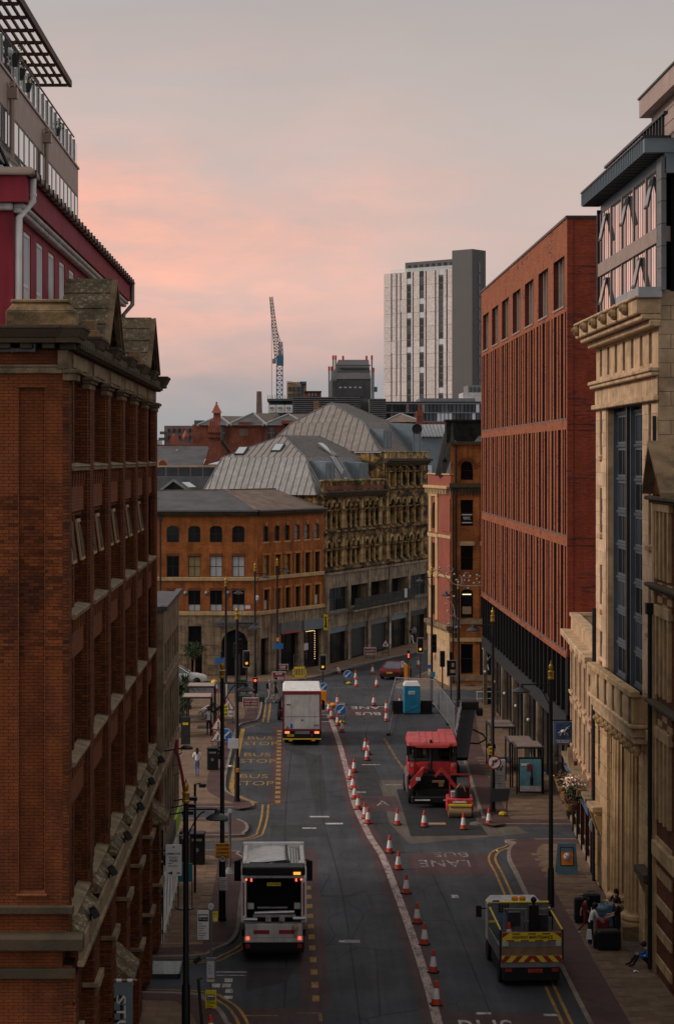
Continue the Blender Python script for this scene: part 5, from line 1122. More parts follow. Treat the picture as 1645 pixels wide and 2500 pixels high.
while zc < 20.4:
    z1 = min(zc+.56, 20.5); hs = any(a-.05 < (zc+z1)/2 < b+.05 for a, b in slz)
    course(wallp, .03, JA-.03, zc, z1-.012, -.022, (1.1,1.7) if hs else None, n=2, sh=j % 2); course(wallp, JB+.03, LB-.005, zc, z1-.012, -.022, (12.7,13.3) if hs else None, n=2, sh=j % 2)
    zc += .56; j += 1
zc = .3; j = 0
while zc < 8.0:
    z1 = zc+.66; mid = (zc+z1)/2
    h1 = (.9,1.5) if 5.2 < mid < 7.6 else ((.7,1.9) if mid < 3.2 else None); h2 = (12.8,13.4) if 5.2 < mid < 7.6 else ((12.3,13.9) if mid < 3.0 else None)
    course(wallp, .02, 3.38, zc, z1-.035, -.07, h1, 'rustic', 2, j % 2); course(wallp, 11.02, LB-.005, zc, z1-.035, -.07, h2, 'rustic', 2, j % 2)
    zc += .66; j += 1
rp = MB().box(-.06,0,0,1.4,0,.62).mesh('stone_block', 'rustic', bevel=.02)
for k in range(12): ob('stone_block', rp, wallp, (3.46, .05, .3+k*.66))
zc = 8.0; j = 0
while zc < 24:
    for i in range(4): block(sdw, (.0 if j % 2 else -.35)+i*.8+.01 if i else .01, (.0 if j % 2 else -.35)+(i+1)*.8-.01, zc, zc+.5, LB+.03, 'ashlar_side', 'y') if (i or j % 2 == 0 or True) else None
    zc += .515; j += 1
for u in (1.4, 13.0):
    for a, b in slz: window(bk, u, a, .56, b-a, .12, 1, 2, 'metal_dark', 'glass', .05); MB().box(u-.36,u+.36,-.14,.05,a-.22,a-.02).build('sill', 'stone_buff', bk, bevel=.02)
for u in (1.2, 13.1): window(bk, u, 5.2, .6, 2.4, .15, 1, 2, 'metal_dark', 'glass_dark', .05)
for c in att: window(bk, c, 21.95, .6, 1.15, .15, 1, 2, 'metal_dark', 'glass_dark', .05)
# big glazed recess: two metal bays
MB().box(JA,JB,.5,.56,8.8,20.55).build('recess_back', 'metal_dark', bk)
for c in (5.0, 9.2):
    for k in range(8): window(bk, c, 9.6+k*1.35, 3.3, 1.2, .38, 3, 1, 'metal_slate', ('glass','glass_blue','glass_dark')[(k+int(c)) % 3], .10)
    b = MB()
    for k in range(9): b.box(c-1.68,c+1.68,.34,.42,9.46+k*1.35,9.58+k*1.35); b.box(c-1.5,c+1.5,.30,.36,9.49+k*1.35,9.51+k*1.35); b.box(c-1.5,c+1.5,.30,.36,9.53+k*1.35,9.55+k*1.35)
    b.box(c-1.78,c-1.64,.2,.5,8.9,20.5); b.box(c+1.64,c+1.78,.2,.5,8.9,20.5); b.build('glazing_frame', 'metal_slate', bk)
MB().box(7.0,7.25,.1,.5,8.9,20.5).build('dividing_fin', 'metal_dark', bk); MB().box(11.0,11.3,.15,.5,8.9,20.5).build('dividing_fin', 'metal_dark', bk)
MB().box(2.84,2.98,.02,.5,8.9,20.5).build('jamb_lining', 'stone_buff', bk)
MB().box(-.08,LB+.06,-.22,0,20.55,20.75).box(-.04,LB+.03,-.06,0,20.75,21.45).box(-.1,LB+.1,-.28,0,21.45,21.6).box(-.16,LB+.16,-.36,0,21.6,21.75).build('frieze', 'stone_buff', bk, bevel=.03)
MB().box(-.1,LB+.1,-.35,.1,23.2,23.45).box(-.3,LB+.1,-.65,.1,23.45,23.65).box(-.6,LB+.1,-.82,.1,23.65,24.2).box(-.65,LB+.15,-.9,.1,24.2,24.32).build('cornice', 'stone_buff', bk, bevel=.04)
b = MB()
for k in range(34): b.box(.0+k*.43,.2+k*.43,-.56,0,23.5,23.66)
b.build('dentil', 'stone_sill', bk)
for k in range(6):
    q = MB(); q.ball((0,0,0), .2, 1.2, 8, 5); q.ball((0,-.14,.02), .12, 1, 8, 5); q.lathe([(.1,.1),(.16,.24)], n=8); q.build('lion_head', 'stone_moss', bk, (.4+k*2.5,-.9,23.95))
MB().box(9.8,LB+.2,-.75,.1,24.25,24.62).build('lead_gutter', 'lead', bk)
# balcony
MB().box(3.2,13.4,-.75,0,8.25,8.6).box(3.0,13.6,-.86,0,8.6,8.75).box(3.3,13.3,-.65,0,8.0,8.25).build('balcony_floor', 'stone_buff', bk, bevel=.04)
MB().box(3.2,13.4,-.74,-.56,8.75,9.75).box(3.0,13.6,-.84,-.48,9.75,9.98).box(3.2,3.4,-.6,0,8.75,9.8).box(13.2,13.4,-.6,0,8.75,9.8).build('balcony_wall', 'stone_gold', bk, bevel=.03)
for k in range(5): MB().box(3.8+k*1.9,5.3+k*1.9,-.77,-.74,8.95,9.6).build('balcony_panel', 'stone_buff', bk, bevel=.01); MB().box(5.4+k*1.9,5.6+k*1.9,-.82,-.74,8.75,9.75).build('balcony_pilaster', 'stone_sill', bk)
for k in range(9): q = MB(); q.lathe([(.02,-.28),(.12,-.2),(.15,0),(.1,.18),(.14,.24)], n=8); q.ball((0,-.12,.0), .1, 1.1, 8, 5); q.build('bracket', 'stone_gold', bk, (3.7+k*1.16,-.5,7.75))
MB().box(-.1,3.1,-.3,0,8.2,8.6).box(13.5,LB+.1,-.3,0,8.2,8.6).build('string_course', 'stone_gold', bk, bevel=.03)
MB().box(3.0,11.5,-.3,0,7.45,8.0).build('entablature', 'stone_gold', bk, bevel=.03)
MB().box(3.4,11.0,1.4,1.5,.12,8.2).build('porch_shadow', 'dark_inside', bk)
# fluted columns
fp = MB(); nf = 20; vs_ = []; prof = [(.55,.55),(.52,2.5),(.46,7.3)]
for r_, z_ in prof:
    for k in range(nf*3):
        a = 2*PI*k/(nf*3); rr = r_*(1 if k % 3 == 0 else .92); vs_.append((rr*math.cos(a), rr*math.sin(a), z_))
n3 = nf*3; fp.add(vs_, [(i*n3+k, i*n3+(k+1) % n3, (i+1)*n3+(k+1) % n3, (i+1)*n3+k) for i in range(2) for k in range(n3)])
fpm = fp.mesh('column_shaft', 'stone_gold'); bsm = MB().lathe([(.72,.0),(.72,.16),(.62,.2),(.70,.3),(.68,.42),(.57,.5),(.56,.56)], n=24).mesh('column_base', 'stone_gold', True); cpm = MB().lathe([(.46,7.25),(.55,7.4),(.66,7.5)], n=20).mesh('column_capital', 'stone_gold', True); plm = MB().box(-.72,.72,-.72,.72,-.5,0).mesh('column_plinth', 'stone_dark')
for u in (6.2, 9.6):
    ob('column_shaft', fpm, bk, (u,.15,.55)).scale = (1,1,.93); ob('column_base', bsm, bk, (u,.15,.55)); ob('column_capital', cpm, bk, (u,.15,.03)); ob('column_plinth', plm, bk, (u,.15,.62))
b = MB(); b.box(12.1,14.1,-.45,.0,3.1,3.4); b.box(12.2,14.0,-.3,0,3.0,3.1); b.build('door_hood', 'stone_black_lichen', bk, bevel=.03)
for u in (12.15, 14.0): q = MB(); q.prism([(-.35,0),(0,0),(0,-.7),(-.12,-.62),(-.22,-.35)], -.12, .12, 'x'); q.build('console_bracket', 'stone_gold', bk, (u,0,3.02))
MB().box(12.3,13.9,.2,.3,.12,3.0).build('door', 'metal_black', bk); MB().box(.7,1.9,.2,.3,.12,3.2).build('door', 'metal_black', bk)
b = MB(); b.box(.5,2.1,-.5,0,3.5,3.75); b.box(.6,2.0,-.35,0,3.35,3.5); b.build('door_hood', 'stone_buff', bk, bevel=.03)
for u in (.6, 1.95): q = MB(); q.prism([(-.4,0),(0,0),(0,-.9),(-.12,-.8),(-.26,-.4)], -.12, .12, 'x'); q.build('console_bracket', 'stone_gold', bk, (u,0,3.36))
b = MB(); b.tube([(LB-.12,-.12,20),(LB-.12,-.12,.2)], .07, 8); b.tube([(.05,-.1,12),(.05,-.1,.2)], .09, 8); b.build('downpipe', 'metal_black', bk)
# glazed roof storeys
ga_ = thing('glazed_roof_storey', 'glazed roof extension with zinc overhang and opened windows above the sandstone bank', 'building', (13.3,86.0,0), -PI/2)
m = MB(); m.box(0,14.4,.3,9,24.3,29.4); m.build('core', 'dark_inside', ga_)
for (a, b_, n_) in ((26.85,29.0,5),(24.55,26.3,5)):
    for i in range(n_):
        u0 = .45+i*2.75; MB().box(u0-.14,u0+.02,-.09,.3,a,b_).build('mullion', 'metal_bronze', ga_)
        window(ga_, u0+.45, a, .85, b_-a, -.06, 1, 1, 'metal_dark', 'glass_blue', .035, fd=.02); window(ga_, u0+1.4, a, .95, b_-a, -.06, 2, 1, 'metal_dark', 'glass_pink', .035, fd=.02); window(ga_, u0+2.28, a, .75, b_-a, -.06, 2, 1, 'metal_dark', 'glass_pink', .035, fd=.02)
        if (i, a > 26) in ((0, True), (2, True), (4, True), (3, False), (0, False)):
            q = MB(); q.box(-.4,.4,-.03,.03,-1.15,0); q.k = 1; q.box(-.32,.32,-.035,-.03,-1.05,-.1); q.build('open_casement', ['metal_dark', 'glass_blue'], ga_, (u0+1.45,-.1,b_-.2), (-.2,0,0))
MB().box(-.05,14.3,-.14,.3,26.3,26.85).build('spandrel_band', 'metal_bronze', ga_); MB().box(-.05,14.3,-.1,.3,24.3,24.55).build('base_band', 'metal_bronze', ga_)
cp = MB().box(0,.95,-.02,.16,0,.78).mesh('corner_panel', 'zinc_dark')
for k in range(6): ob('corner_panel', cp, ga_, (13.9,-.12,24.5+k*.80))
MB().box(-.15,0,-.16,.3,24.3,29.2).build('corner_post', 'metal_dark', ga_)
MB().box(-.4,14.9,-.75,9,29.42,29.95).build('roof_overhang', 'metal_blue_grey', ga_); MB().box(0,14.4,-.02,.3,29.0,29.42).build('upper_fascia', 'metal_blue_grey', ga_)
rb = MB().box(0,.05,-.80,-.75,29.42,29.93).mesh('fascia_rib', 'metal_blue_grey'); rb2 = MB().box(0,.05,-.75,.0,29.39,29.42).mesh('soffit_rib', 'metal_dark')
for k in range(38): ob('fascia_rib', rb, ga_, (-.38+k*.4,0,0)); ob('soffit_rib', rb2, ga_, (-.38+k*.4,0,0))
MB().box(-.45,14.95,-.82,.2,29.95,30.02).build('roof_edge', 'metal_dark', ga_)
MB().box(14.4,14.85,-.02,9,28.7,29.95).build('end_fascia', 'metal_blue_grey', ga_); MB().box(14.55,14.62,.6,9,26.8,28.7).build('end_render', 'white_paint', ga_)
lv = MB().box(14.5,14.62,.5,9,0,.2).mesh('weatherboard', 'metal_blue_grey')
for k in range(11): ob('weatherboard', lv, ga_, (.0,0,24.4+k*.215))
up = thing('upper_penthouse', 'brown panelled top storey with flat overhanging roof at the upper right edge', 'building', (13.9,77.2,0), -PI/2)
MB().box(0,12,0,8,29.9,32.2).build('wall', 'panel_pink', up); MB().box(-.45,12,-.4,8,31.75,32.45).build('roof_overhang', 'panel_pink', up); MB().box(-.5,12,-.46,8,32.45,32.52).build('roof_edge', 'metal_dark', up)
for k in range(3): MB().box(0,12,-.012,0,30.4+k*.5,30.42+k*.5).build('panel_joint', 'metal_dark', up)
rl = thing('roof_railing', 'dark roof terrace railing above the zinc overhang at upper right', 'railing', (13.2,84,0), -PI/2)
for k in range(22): MB().box(.3+k*.6,.4+k*.6,-.05,.05,30.0,30.7).build('baluster', 'metal_dark', rl)
MB().box(0,13.5,-.08,.08,30.7,30.8).build('handrail', 'metal_dark', rl)
# ---------------- striped brick and stone building at the right edge ----------------
sb = thing('striped_brick_building', 'red brick and stone striped building with a gablet at the right edge', 'building', (12.95,71.25,0), -PI/2)
m = MB(); wv = [(14.3,16.6),(10.2,12.9),(5.8,8.6)]; ops = [(.95+i*.75,1.5+i*.75,a,b) for i in range(3) for a, b in wv]+[(3.4,5.4,.2,4.0)]
wall(m, 0, 31, 0, 17.2, ops, 0, .3); m.quad((0,0,0),(0,6,0),(0,6,17.4),(0,0,17.4)); m.build('wall', 'brick_left', sb)  # long unseen run towards the camera, added to shade the lower street
for i in range(3):
    for a, b_ in wv: window(sb, 1.225+i*.75, a, .55, b_-a, .18, 1, 1, 'stone_gold', 'glass_dark', .05)
b = MB()
for i in range(4):
    for a, b_ in wv: b.box(.72+i*.75,.92+i*.75,-.14,.02,a-.1,b_+.3)
for a, b_ in wv: b.box(.7,3.4,-.16,.02,b_,b_+.4)
b.build('stone_mullion', 'stone_gold', sb, bevel=.02)
for zz in (13.1, 8.75):
    for r_ in range(4):
        for c_ in range(3): MB().box(.8+c_*.9,1.65+c_*.9,-.05,0,zz+.05+r_*.24,zz+.27+r_*.24).build('chequer_block', 'stone_gold' if (r_+c_) % 2 else 'brick_light', sb)
for zz in (13.9, 9.75, 17.0): MB().box(-.18,6,-.36,0,zz,zz+.14).box(-.1,6,-.22,0,zz-.12,zz).build('ledge', 'stone_black_lichen', sb, bevel=.03)
MB().box(0,.35,-.1,0,0,17).build('corner_pilaster', 'stone_gold', sb); 
for k in range(5): MB().box(-.02,3.3,-.06,0,.5+k*1.05,.85+k*1.05).build('stone_band', 'stone_gold', sb)
b = MB(); b.prism([(.2,17.2),(3.2,17.2),(1.1,18.9)], -.1, .1); b.build('gablet_wall', 'brick_left', sb); b = MB(); b.hexa([(1.1,-.45,18.9),(3.6,-.45,17.1),(3.6,1.2,17.1),(1.1,1.2,18.9)],[(1.1,-.45,19.1),(3.6,-.45,17.3),(3.6,1.2,17.3),(1.1,1.2,19.1)]); b.hexa([(-.1,-.45,17.2),(1.1,-.45,18.9),(1.1,1.2,18.9),(-.1,1.2,17.2)],[(-.1,-.45,17.4),(1.1,-.45,19.1),(1.1,1.2,19.1),(-.1,1.2,17.4)]); b.build('gablet_roof', 'stone_dark', sb)
m = MB(); m.quad((0,.1,17.3),(31,.1,17.3),(31,6,19.5),(0,6,19.5)); m.build('roof', 'slate', sb); MB().box(.4,6,-.2,0,4.4,4.9).build('lintel', 'stone_gold', sb); MB().box(3.4,5.4,.2,.3,.1,4.0).build('doorway', 'dark_inside', sb)
b = MB(); b.tube([(.1,-.2,13),(.1,-.2,.2)], .08, 8); b.box(-.05,.25,-.35,-.05,12.9,13.3); b.build('downpipe', 'metal_black', sb)
# ---------------- skyline behind ----------------
def zt(py, d): return gz(py, d)
def bx(mb, px0, px1, py0, py1, d, dep): mb.box(gx(px0, d), gx(px1, d), d, d+dep, gz(py1, d), gz(py0, d)); return mb
tth = math.atan2(-12,13.9); LT = 18.4
tw_ = thing('tower_block', 'tall white and grey striped tower block on the skyline', 'building', (19.8,432,0), tth)
MB().box(0,LT,.05,8,0,58.2).build('core', 'tower_dark', tw_)
dk_ = [(.114,.35),(.189,.35),(.25,.35),(.37,1.2),(.432,.3),(.556,1.2),(.62,.35),(.757,.35),(.834,1.25),(.92,.4)]
edges = [0.0]; 
for f_, w_ in dk_: edges += [f_*LT-w_/2, f_*LT+w_/2]
edges.append(LT)
tp = {}
for i in range(0, len(edges), 2):
    a, b_ = edges[i], edges[i+1]
    for k in range(11):
        wd = round(b_-a, 2); z0 = 26+k*2.95; h_ = 2.9 if k < 10 else 58.4-z0
        key = (wd, round(h_, 2))
        if key not in tp: tp[key] = MB().box(0,wd,-.12,.05,0,h_).mesh('cladding_panel', 'tower_panel')
        ob('cladding_panel', tp[key], tw_, (a, 0, z0))
wp = {}
for f_, w_ in dk_:
    for k in range(22):
        if w_ < .6 and k % 2: continue
        key = round(w_, 2); z0 = 26.3+k*1.475
        if key not in wp: wp[key] = [MB().box(-w_/2+.03,w_/2-.03,-.02,.05,0,1.15 if w_ > .6 else 2.5).mesh('window', q) for q in ('glass', 'glass_blue', 'blind_white')]
        ob('window', wp[key][0 if R.random() < .62 else (1 if R.random() < .75 else 2)], tw_, (f_*LT, 0, z0))
MB().box(4.8,LT,1.2,7.5,58.2,60.6).build('roof_storey', 'far_dark', tw_); 
for k in range(8): MB().box(5.6+k*1.6,6.3+k*1.6,1.1,1.2,58.6,60.0).build('window', 'glass', tw_)
MB().box(1.5,LT,.2,.3,58.3,59.2).build('glass_balustrade', 'glass_clear', tw_)
MB().box(LT,LT+5.2,-.3,4.6,0,62.2).build('dark_core_tower', 'tower_dark', tw_)
for k in range(12): MB().box(LT+5.19,LT+5.3,1.9,2.6,30+k*2.5,32+k*2.5).build('window', 'glass_blue', tw_)
# mid-rise under construction
d = 330; mb_ = thing('grey_midrise', 'dark grey mid-rise with stepped roof and orange-tipped scaffold poles', 'building', (0,0,0))
b = MB(); bx(b, 808, 905, 925, 1010, d, 12); b.build('lower_block', 'far_dark', mb_)
b = MB(); b.hexa([(gx(808,d),d-.2,gz(925,d)),(gx(905,d),d-.2,gz(925,d)),(gx(905,d),d+10,gz(925,d)),(gx(808,d),d+10,gz(925,d))],[(gx(827,d),d+4,gz(875,d)),(gx(902,d),d+4,gz(875,d)),(gx(902,d),d+10,gz(875,d)),(gx(827,d),d+10,gz(875,d))]); b.build('stepped_roof', 'far_dark', mb_)
for py in (905, 890): b = MB(); bx(b, 818, 904, py, py+3, d+1.2, 1); b.build('terrace_edge', 'louvre', mb_)
b = MB(); bx(b, 822, 888, 930, 968, d-.3, .2); b.build('glazed_front', 'glass', mb_)
for i in range(5): b = MB(); bx(b, 828+i*12, 834+i*12, 944, 947, d-.4, .1); b.build('window_light', 'blind_white', mb_)
for px, py0, py1 in ((803,895,975),(809,895,975),(813,868,930),(819,868,930),(907,868,980),(911,898,980),(837,869,880),(894,869,880)):
    b = MB(); b.bar((gx(px,d),d-1,gz(py1,d)),(gx(px,d),d-1,gz(py0+10,d)),.25); b.k = 1; b.bar((gx(px,d),d-1,gz(py0+10,d)),(gx(px,d),d-1,gz(py0,d)),.32); b.build('scaffold_pole', ['metal_grey', 'cone_orange'], mb_)
b = MB(); bx(b, 910, 921, 944, 956, d-1, 1); b.build('hoist_cage', 'crane_blue', mb_)
# crane
d = 340; cr = thing('tower_crane', 'blue luffing tower crane with its jib raised steeply', 'crane', (0,0,0))
def lattice(par, nm, p0, p1, w0, w1, n, r, m):
    p0, p1 = Vector(p0), Vector(p1); t = (p1-p0).normalized(); u = Vector((0,1,0)); v = t.cross(u).normalized(); b = MB()
    def c(i, k): f = i/n; w = w0+(w1-w0)*f; s = ((-1,-1),(1,-1),(1,1),(-1,1))[k]; return p0+(p1-p0)*f+v*s[0]*w/2+u*s[1]*w/2
    for k in range(4): b.bar(c(0,k), c(n,k), r*1.5)
    for i in range(n):
        for k in range(4): b.bar(c(i,k), c(i+1,(k+1) % 4), r) if i % 2 else b.bar(c(i,(k+1) % 4), c(i+1,k), r); b.bar(c(i,k), c(i,(k+1) % 4), r)
    return b.build(nm, m, par)
def P(px, py, dd=340): return (gx(px, dd), dd, gz(py, dd))
lattice(cr, 'mast', P(682.5,1010), P(682.5,893), 1.0, 1.0, 10, .1, 'crane_blue'); lattice(cr, 'jib', P(678,874), P(661.5,724), 1.0, .45, 18, .09, 'metal_grey'); lattice(cr, 'a_frame', P(686,874), P(685,834), .7, .5, 4, .1, 'crane_blue')
b = MB(); b.box(gx(675,d),gx(692,d),d-1,d+1,gz(892,d),gz(868,d)); b.build('slewing_deck', 'crane_blue', cr); b = MB(); b.box(gx(665,d),gx(674,d),d-1,d+.6,gz(887,d),gz(876,d)); b.build('cab', 'metal_grey', cr)
b = MB(); b.bar(P(684,832), P(674,800), .12); b.bar(P(684,832), P(686,870), .12); b.build('luffing_rope', 'sign_red', cr); b = MB(); b.bar(P(662.5,745), P(663.5,975), .07); b.build('hoist_rope', 'metal_dark', cr)
cb_ = thing('building_core_under_construction', 'concrete frame under construction with white hoarding banners below the crane', 'building', (0,0,0)); d = 338
b = MB(); bx(b, 652, 716, 973, 978, d, 14); b.build('deck', 'far_dark', cb_); b = MB(); bx(b, 656, 714, 978, 1030, d+3, 10); b.build('frame', 'tower_dark', cb_)
for i in range(3): b = MB(); bx(b, 654.5+i*20.3, 673.5+i*20.3, 988, 1007, d-.5, .3); b.build('banner', 'sign_white', cb_); b = MB(); bx(b, 658+i*20.3, 669+i*20.3, 994, 997, d-.6, .05); bx(b, 660+i*20.3, 668+i*20.3, 1000, 1001, d-.6, .05); b.build('banner_print', 'metal_grey', cb_)
for i in range(11): b = MB(); bx(b, 653+i*6, 654.2+i*6, 964, 974, d, .2); b.build('edge_post', 'metal_grey', cb_)
def simple(nm, lab, boxes, cat='building'):
    t = thing(nm, lab, cat, (0,0,0))
    for part, m, px0, px1, py0, py1, dd, dep in boxes: b = MB(); bx(b, px0, px1, py0, py1, dd, dep); b.build(part, m, t)
    return t
simple('cream_office_block', 'small cream office block with dark windows right of the crane mast', [('wall','cream_paint' if 0 else 'stone_buff',700,748,932,1005,345,12)]+[('window','glass',704+i*10,711+i*10,944+j*16,954+j*16,344.7,.3) for i in range(4) for j in range(2)]+[('parapet','tower_white',700,712,930,934,344.6,1),('scaffold','crane_blue',733,736,931,970,344,1),('scaffold','crane_blue',733,748,931,936,344,1)])
simple('brick_plant_room', 'low red brick rooftop box below the cream office block', [('wall','brick_far',742,784,956,985,320,8),('roof_edge','metal_dark',741,785,954,957,319.6,8)]+[('panel','metal_grey',752+i*8,757+i*8,959,967,319.8,.2) for i in range(3)])
lv_ = simple('louvred_roof_plant', 'long dark grey louvred rooftop plant screen behind the zinc roofs', [('screen','far_dark',714,880,970,1035,290,14),('screen','far_dark',902,942,974,1045,286,10),('screen','tower_dark',880,904,974,1035,292,10)]+[('louvre_blade','louvre',714,880,969+i*5,971.5+i*5,289.5,.5) for i in range(11)]+[('louvre_blade','louvre',902,942,973+i*5,975.5+i*5,285.5,.5) for i in range(11)])
b = MB(); b.hexa([P(759,1033,270),P(784,1033,270),P(784,1033,274),P(759,1033,274)],[P(766,1000,270),P(779,1000,270),P(779,1000,273),P(766,1000,273)]); ch = tag(b.build('stone_chimney', 'stone_gold'), 'tapered yellow stone chimney stack with pots in front of the grey louvres', 'chimney')
b = MB()
for i in range(5): b.bar(P(767+i*2.6,1000,270.5), P(767+i*2.6,974+R.uniform(0,8),270.5), .12)
b.build('chimney_pot', 'wood', ch)
d = 300; gl = simple('glass_office_block', 'dark blue glazed office block in front of the striped tower', [('core','tower_dark',942,1172,983,1050,300,14),('roof_plant','metal_grey',1025,1160,972,983,301,10),('parapet','metal_dark',940,1174,980,984,299.4,1)])
for i in range(24):
    for j in range(2):
        b = MB(); bx(b, 943.5+i*9.5, 951+i*9.5, 987+j*22, 1006+j*22, 299.6, .3); b.build('window', ('glass_blue','glass','glass_blue','glass_sky')[R.randrange(4)], gl)
for j in range(3): b = MB(); bx(b, 942, 1172, 984+j*22, 986.5+j*22, 299.3, .6); b.build('spandrel', 'metal_blue_grey', gl)
simple('white_rooftop_building', 'small white rooftop building at the foot of the tower', [('wall','white_dirty',1130,1180,958,985,310,8),('upper_wall','metal_grey',1142,1180,940,960,312,8)]+[('window','glass',1147+i*10,1152+i*10,945,957,311.7,.2) for i in range(3)])
# terracotta chimney, brick chimney and mill
b = MB(); b.hexa([P(625,1030,280),P(641,1030,280),P(641,1030,281),P(625,1030,281)],[P(626.5,955,280),P(638.5,955,280),P(638.5,955,280.8),P(626.5,955,280.8)]); tag(b.build('mill_chimney', 'brick_grey'), 'tall square brick mill chimney standing alone on the skyline', 'chimney')
tu = thing('terracotta_turret', 'small terracotta turret with a pyramid cap on the left skyline', 'turret', (0,0,0)); d = 235; b = MB(); bx(b, 521, 538, 1008, 1030, d, 1); b.build('shaft', 'terracotta_paint', tu); b = MB(); b.hexa([P(516,1008,234.6),P(542,1008,234.6),P(542,1008,236.2),P(516,1008,236.2)],[P(527,985,235.2),P(530,985,235.2),P(530,985,235.5),P(527,985,235.5)]); b.ball(P(528.5,983,235.3), .12); b.build('cap', 'terracotta_paint', tu)
ml = thing('brick_mill', 'long red brick mill with three hipped slate roofs behind the gothic building', 'building', (0,0,0)); d = 240
b = MB(); bx(b, 470, 760, 1036, 1120, d, 20); b.build('wall', 'brick_far', ml)
for (a, c_, e_, yb) in ((482,535,553,1015),(553,618,640,1008),(640,705,740,1011)):
    b = MB(); A_, B_, C_ = P(a,1038,d-.5), P(e_+12,1038,d-.5), P(c_,yb,d+3); D_ = P(c_+60,yb+1,d+12); b.quad(A_, B_, C_); b.k = 1; b.quad(B_, P(e_+60,1036,d+16), D_, C_); b.build('hipped_roof', ['slate', 'slate_brown'], ml); b = MB(); b.bar(A_, C_, .22); b.bar(B_, C_, .22); b.build('lead_hip', 'lead', ml)
for px in (540, 662): b = MB(); bx(b, px-8, px+8, 1042, 1073, d-.1, .3); b.k = 1; bx(b, px-9, px+9, 1056, 1057.5, d-.2, .1); bx(b, px-.7, px+.7, 1042, 1073, d-.2, .1); b.build('window', ['glass', 'metal_grey'], ml)
for px in (555, 642): b = MB(); b.bar(P(px,1040,d-.2), P(px,1085,d-.2), .15); b.build('downpipe', 'metal_dark', ml)
b = MB(); bx(b, 582, 615, 1030, 1042, d-.3, 1); b.build('raised_parapet', 'brick_far', ml); b = MB(); bx(b, 688, 725, 1026, 1034, d-1, 3); b.build('raised_parapet', 'brick_far', ml); b = MB(); bx(b, 584, 604, 1046, 1064, d-.06, .1); b.build('faded_paint', 'brick_grey', ml)
# slate-roofed terrace with big chimney stack
te = thing('slate_roofed_terrace', 'old slate-roofed house with a tall red brick chimney behind the corner building', 'building', (0,0,0)); d = 212
b = MB(); b.quad(P(340,1137,d), P(495,1137,d), P(512,1088,d+7), P(340,1088,d+7)); b.build('slate_roof', 'slate', te); b = MB(); b.bar(P(340,1088,d+7), P(512,1088,d+7), .25); b.build('ridge', 'brick_far', te)
b = MB(); b.add([P(495,1137,d-.3),P(562,1118,d-.3),P(541,1078,d-.3),P(510,1078,d-.3),P(512,1100,d-.3)], [(0,1,2,3,4)]); bx(b, 508, 538, 1040, 1092, d, 1.6); bx(b, 506, 540, 1053, 1056, d-.2, 2); bx(b, 506, 540, 1064, 1068, d-.2, 2); b.build('gable_and_stack', 'brick_far', te)
b = MB()
for i in range(5): b.lathe([(.12,0),(.1,.6)], P(512+i*5.4,1040,d+.6), 8)
b.build('chimney_pot', 'terracotta_paint', te); b = MB(); b.bar(P(541,1077,d-.5), P(562,1107,d-.5), .3, .3); b.build('verge', 'metal_black', te)
b = MB(); b.lathe([(.55,0),(.55,.2)], P(397,1133,d-2), 16, 'y'); b.build('round_pediment', 'stone_buff', te); b = MB(); b.lathe([(.42,-.1),(.42,.0)], P(397,1133,d-2), 16, 'y'); b.build('pediment_face', 'brick_far', te)
for px, py in ((431,1098),(443,1128),(456,1124)): b = MB(); bx(b, px-2, px+2, py-1.5, py+1.5, d+2.5, .3); b.build('bright_slate', 'sign_white', te)
tf = thing('terracotta_finials', 'red arched gablet and onion finial on the left skyline roof', 'finial', (0,0,0)); d = 225; b = MB(); bx(b, 416, 436, 1072, 1087, d, 1); b.lathe([(.45,-.3),(.45,.3)], P(426,1072,d+.4), 14, 'y'); b.ball(P(425,1063,d+.3), .18); b.build('gablet', 'terracotta_paint', tf); b = MB(); b.lathe([(.3,0),(.38,.3),(.2,.7),(.05,1.0),(.03,1.4)], P(453,1072,d), 10); b.build('onion', 'terracotta_paint', tf)
ap = simple('brown_apartment_block', 'distant brown brick apartment block with balconies at the far left', [('wall','brick_grey',401,480,1039,1100,400,14),('balcony','far_dark',390,402,1053,1060,399,2),('balcony','far_dark',387,401,1068,1075,399,2),('roof_plant','tower_dark',474,498,1026,1038,402,6)]+[('window','glass_dark',410+i*13,414+i*13,1046+j*17,1055+j*17,399.7,.4) for i in range(6) for j in range(2)])
simple('pale_distant_block', 'pale low block on the horizon at the far left', [('wall','white_dirty',360,388,1073,1095,420,10)])
ln = thing('roof_lantern', 'glazed roof lantern and dark gabled roof just behind the corner building', 'roof', (0,0,0)); d = 193
b = MB(); bx(b, 345, 524, 1137, 1140, d, 3); b.build('lantern_eave', 'stone_buff', ln)
for i in range(6): b = MB(); bx(b, 346+i*30, 374+i*30, 1141, 1163, d+.3, .2); b.build('lantern_pane', 'glass', ln)
b = MB(); bx(b, 340, 526, 1164, 1210, d+.2, 2); b.build('parapet', 'zinc_dark', ln)
b = MB(); A_, B_, C_ = P(377,1208,188), P(474,1208,188), P(423,1172,188); b.quad(A_, B_, C_); b.k = 1; b.quad(B_, P(500,1206,194), P(455,1170,194), C_); b.build('gable', ['soot_black', 'slate'], ln); b = MB(); b.bar(A_, C_, .16, .2); b.bar(C_, B_, .16, .2); b.build('white_verge', 'lead', ln); b = MB(); b.bar(P(453,1178,187.6), P(470,1190,186.9), .9, .1); b.build('skylight', 'glass_sky', ln)
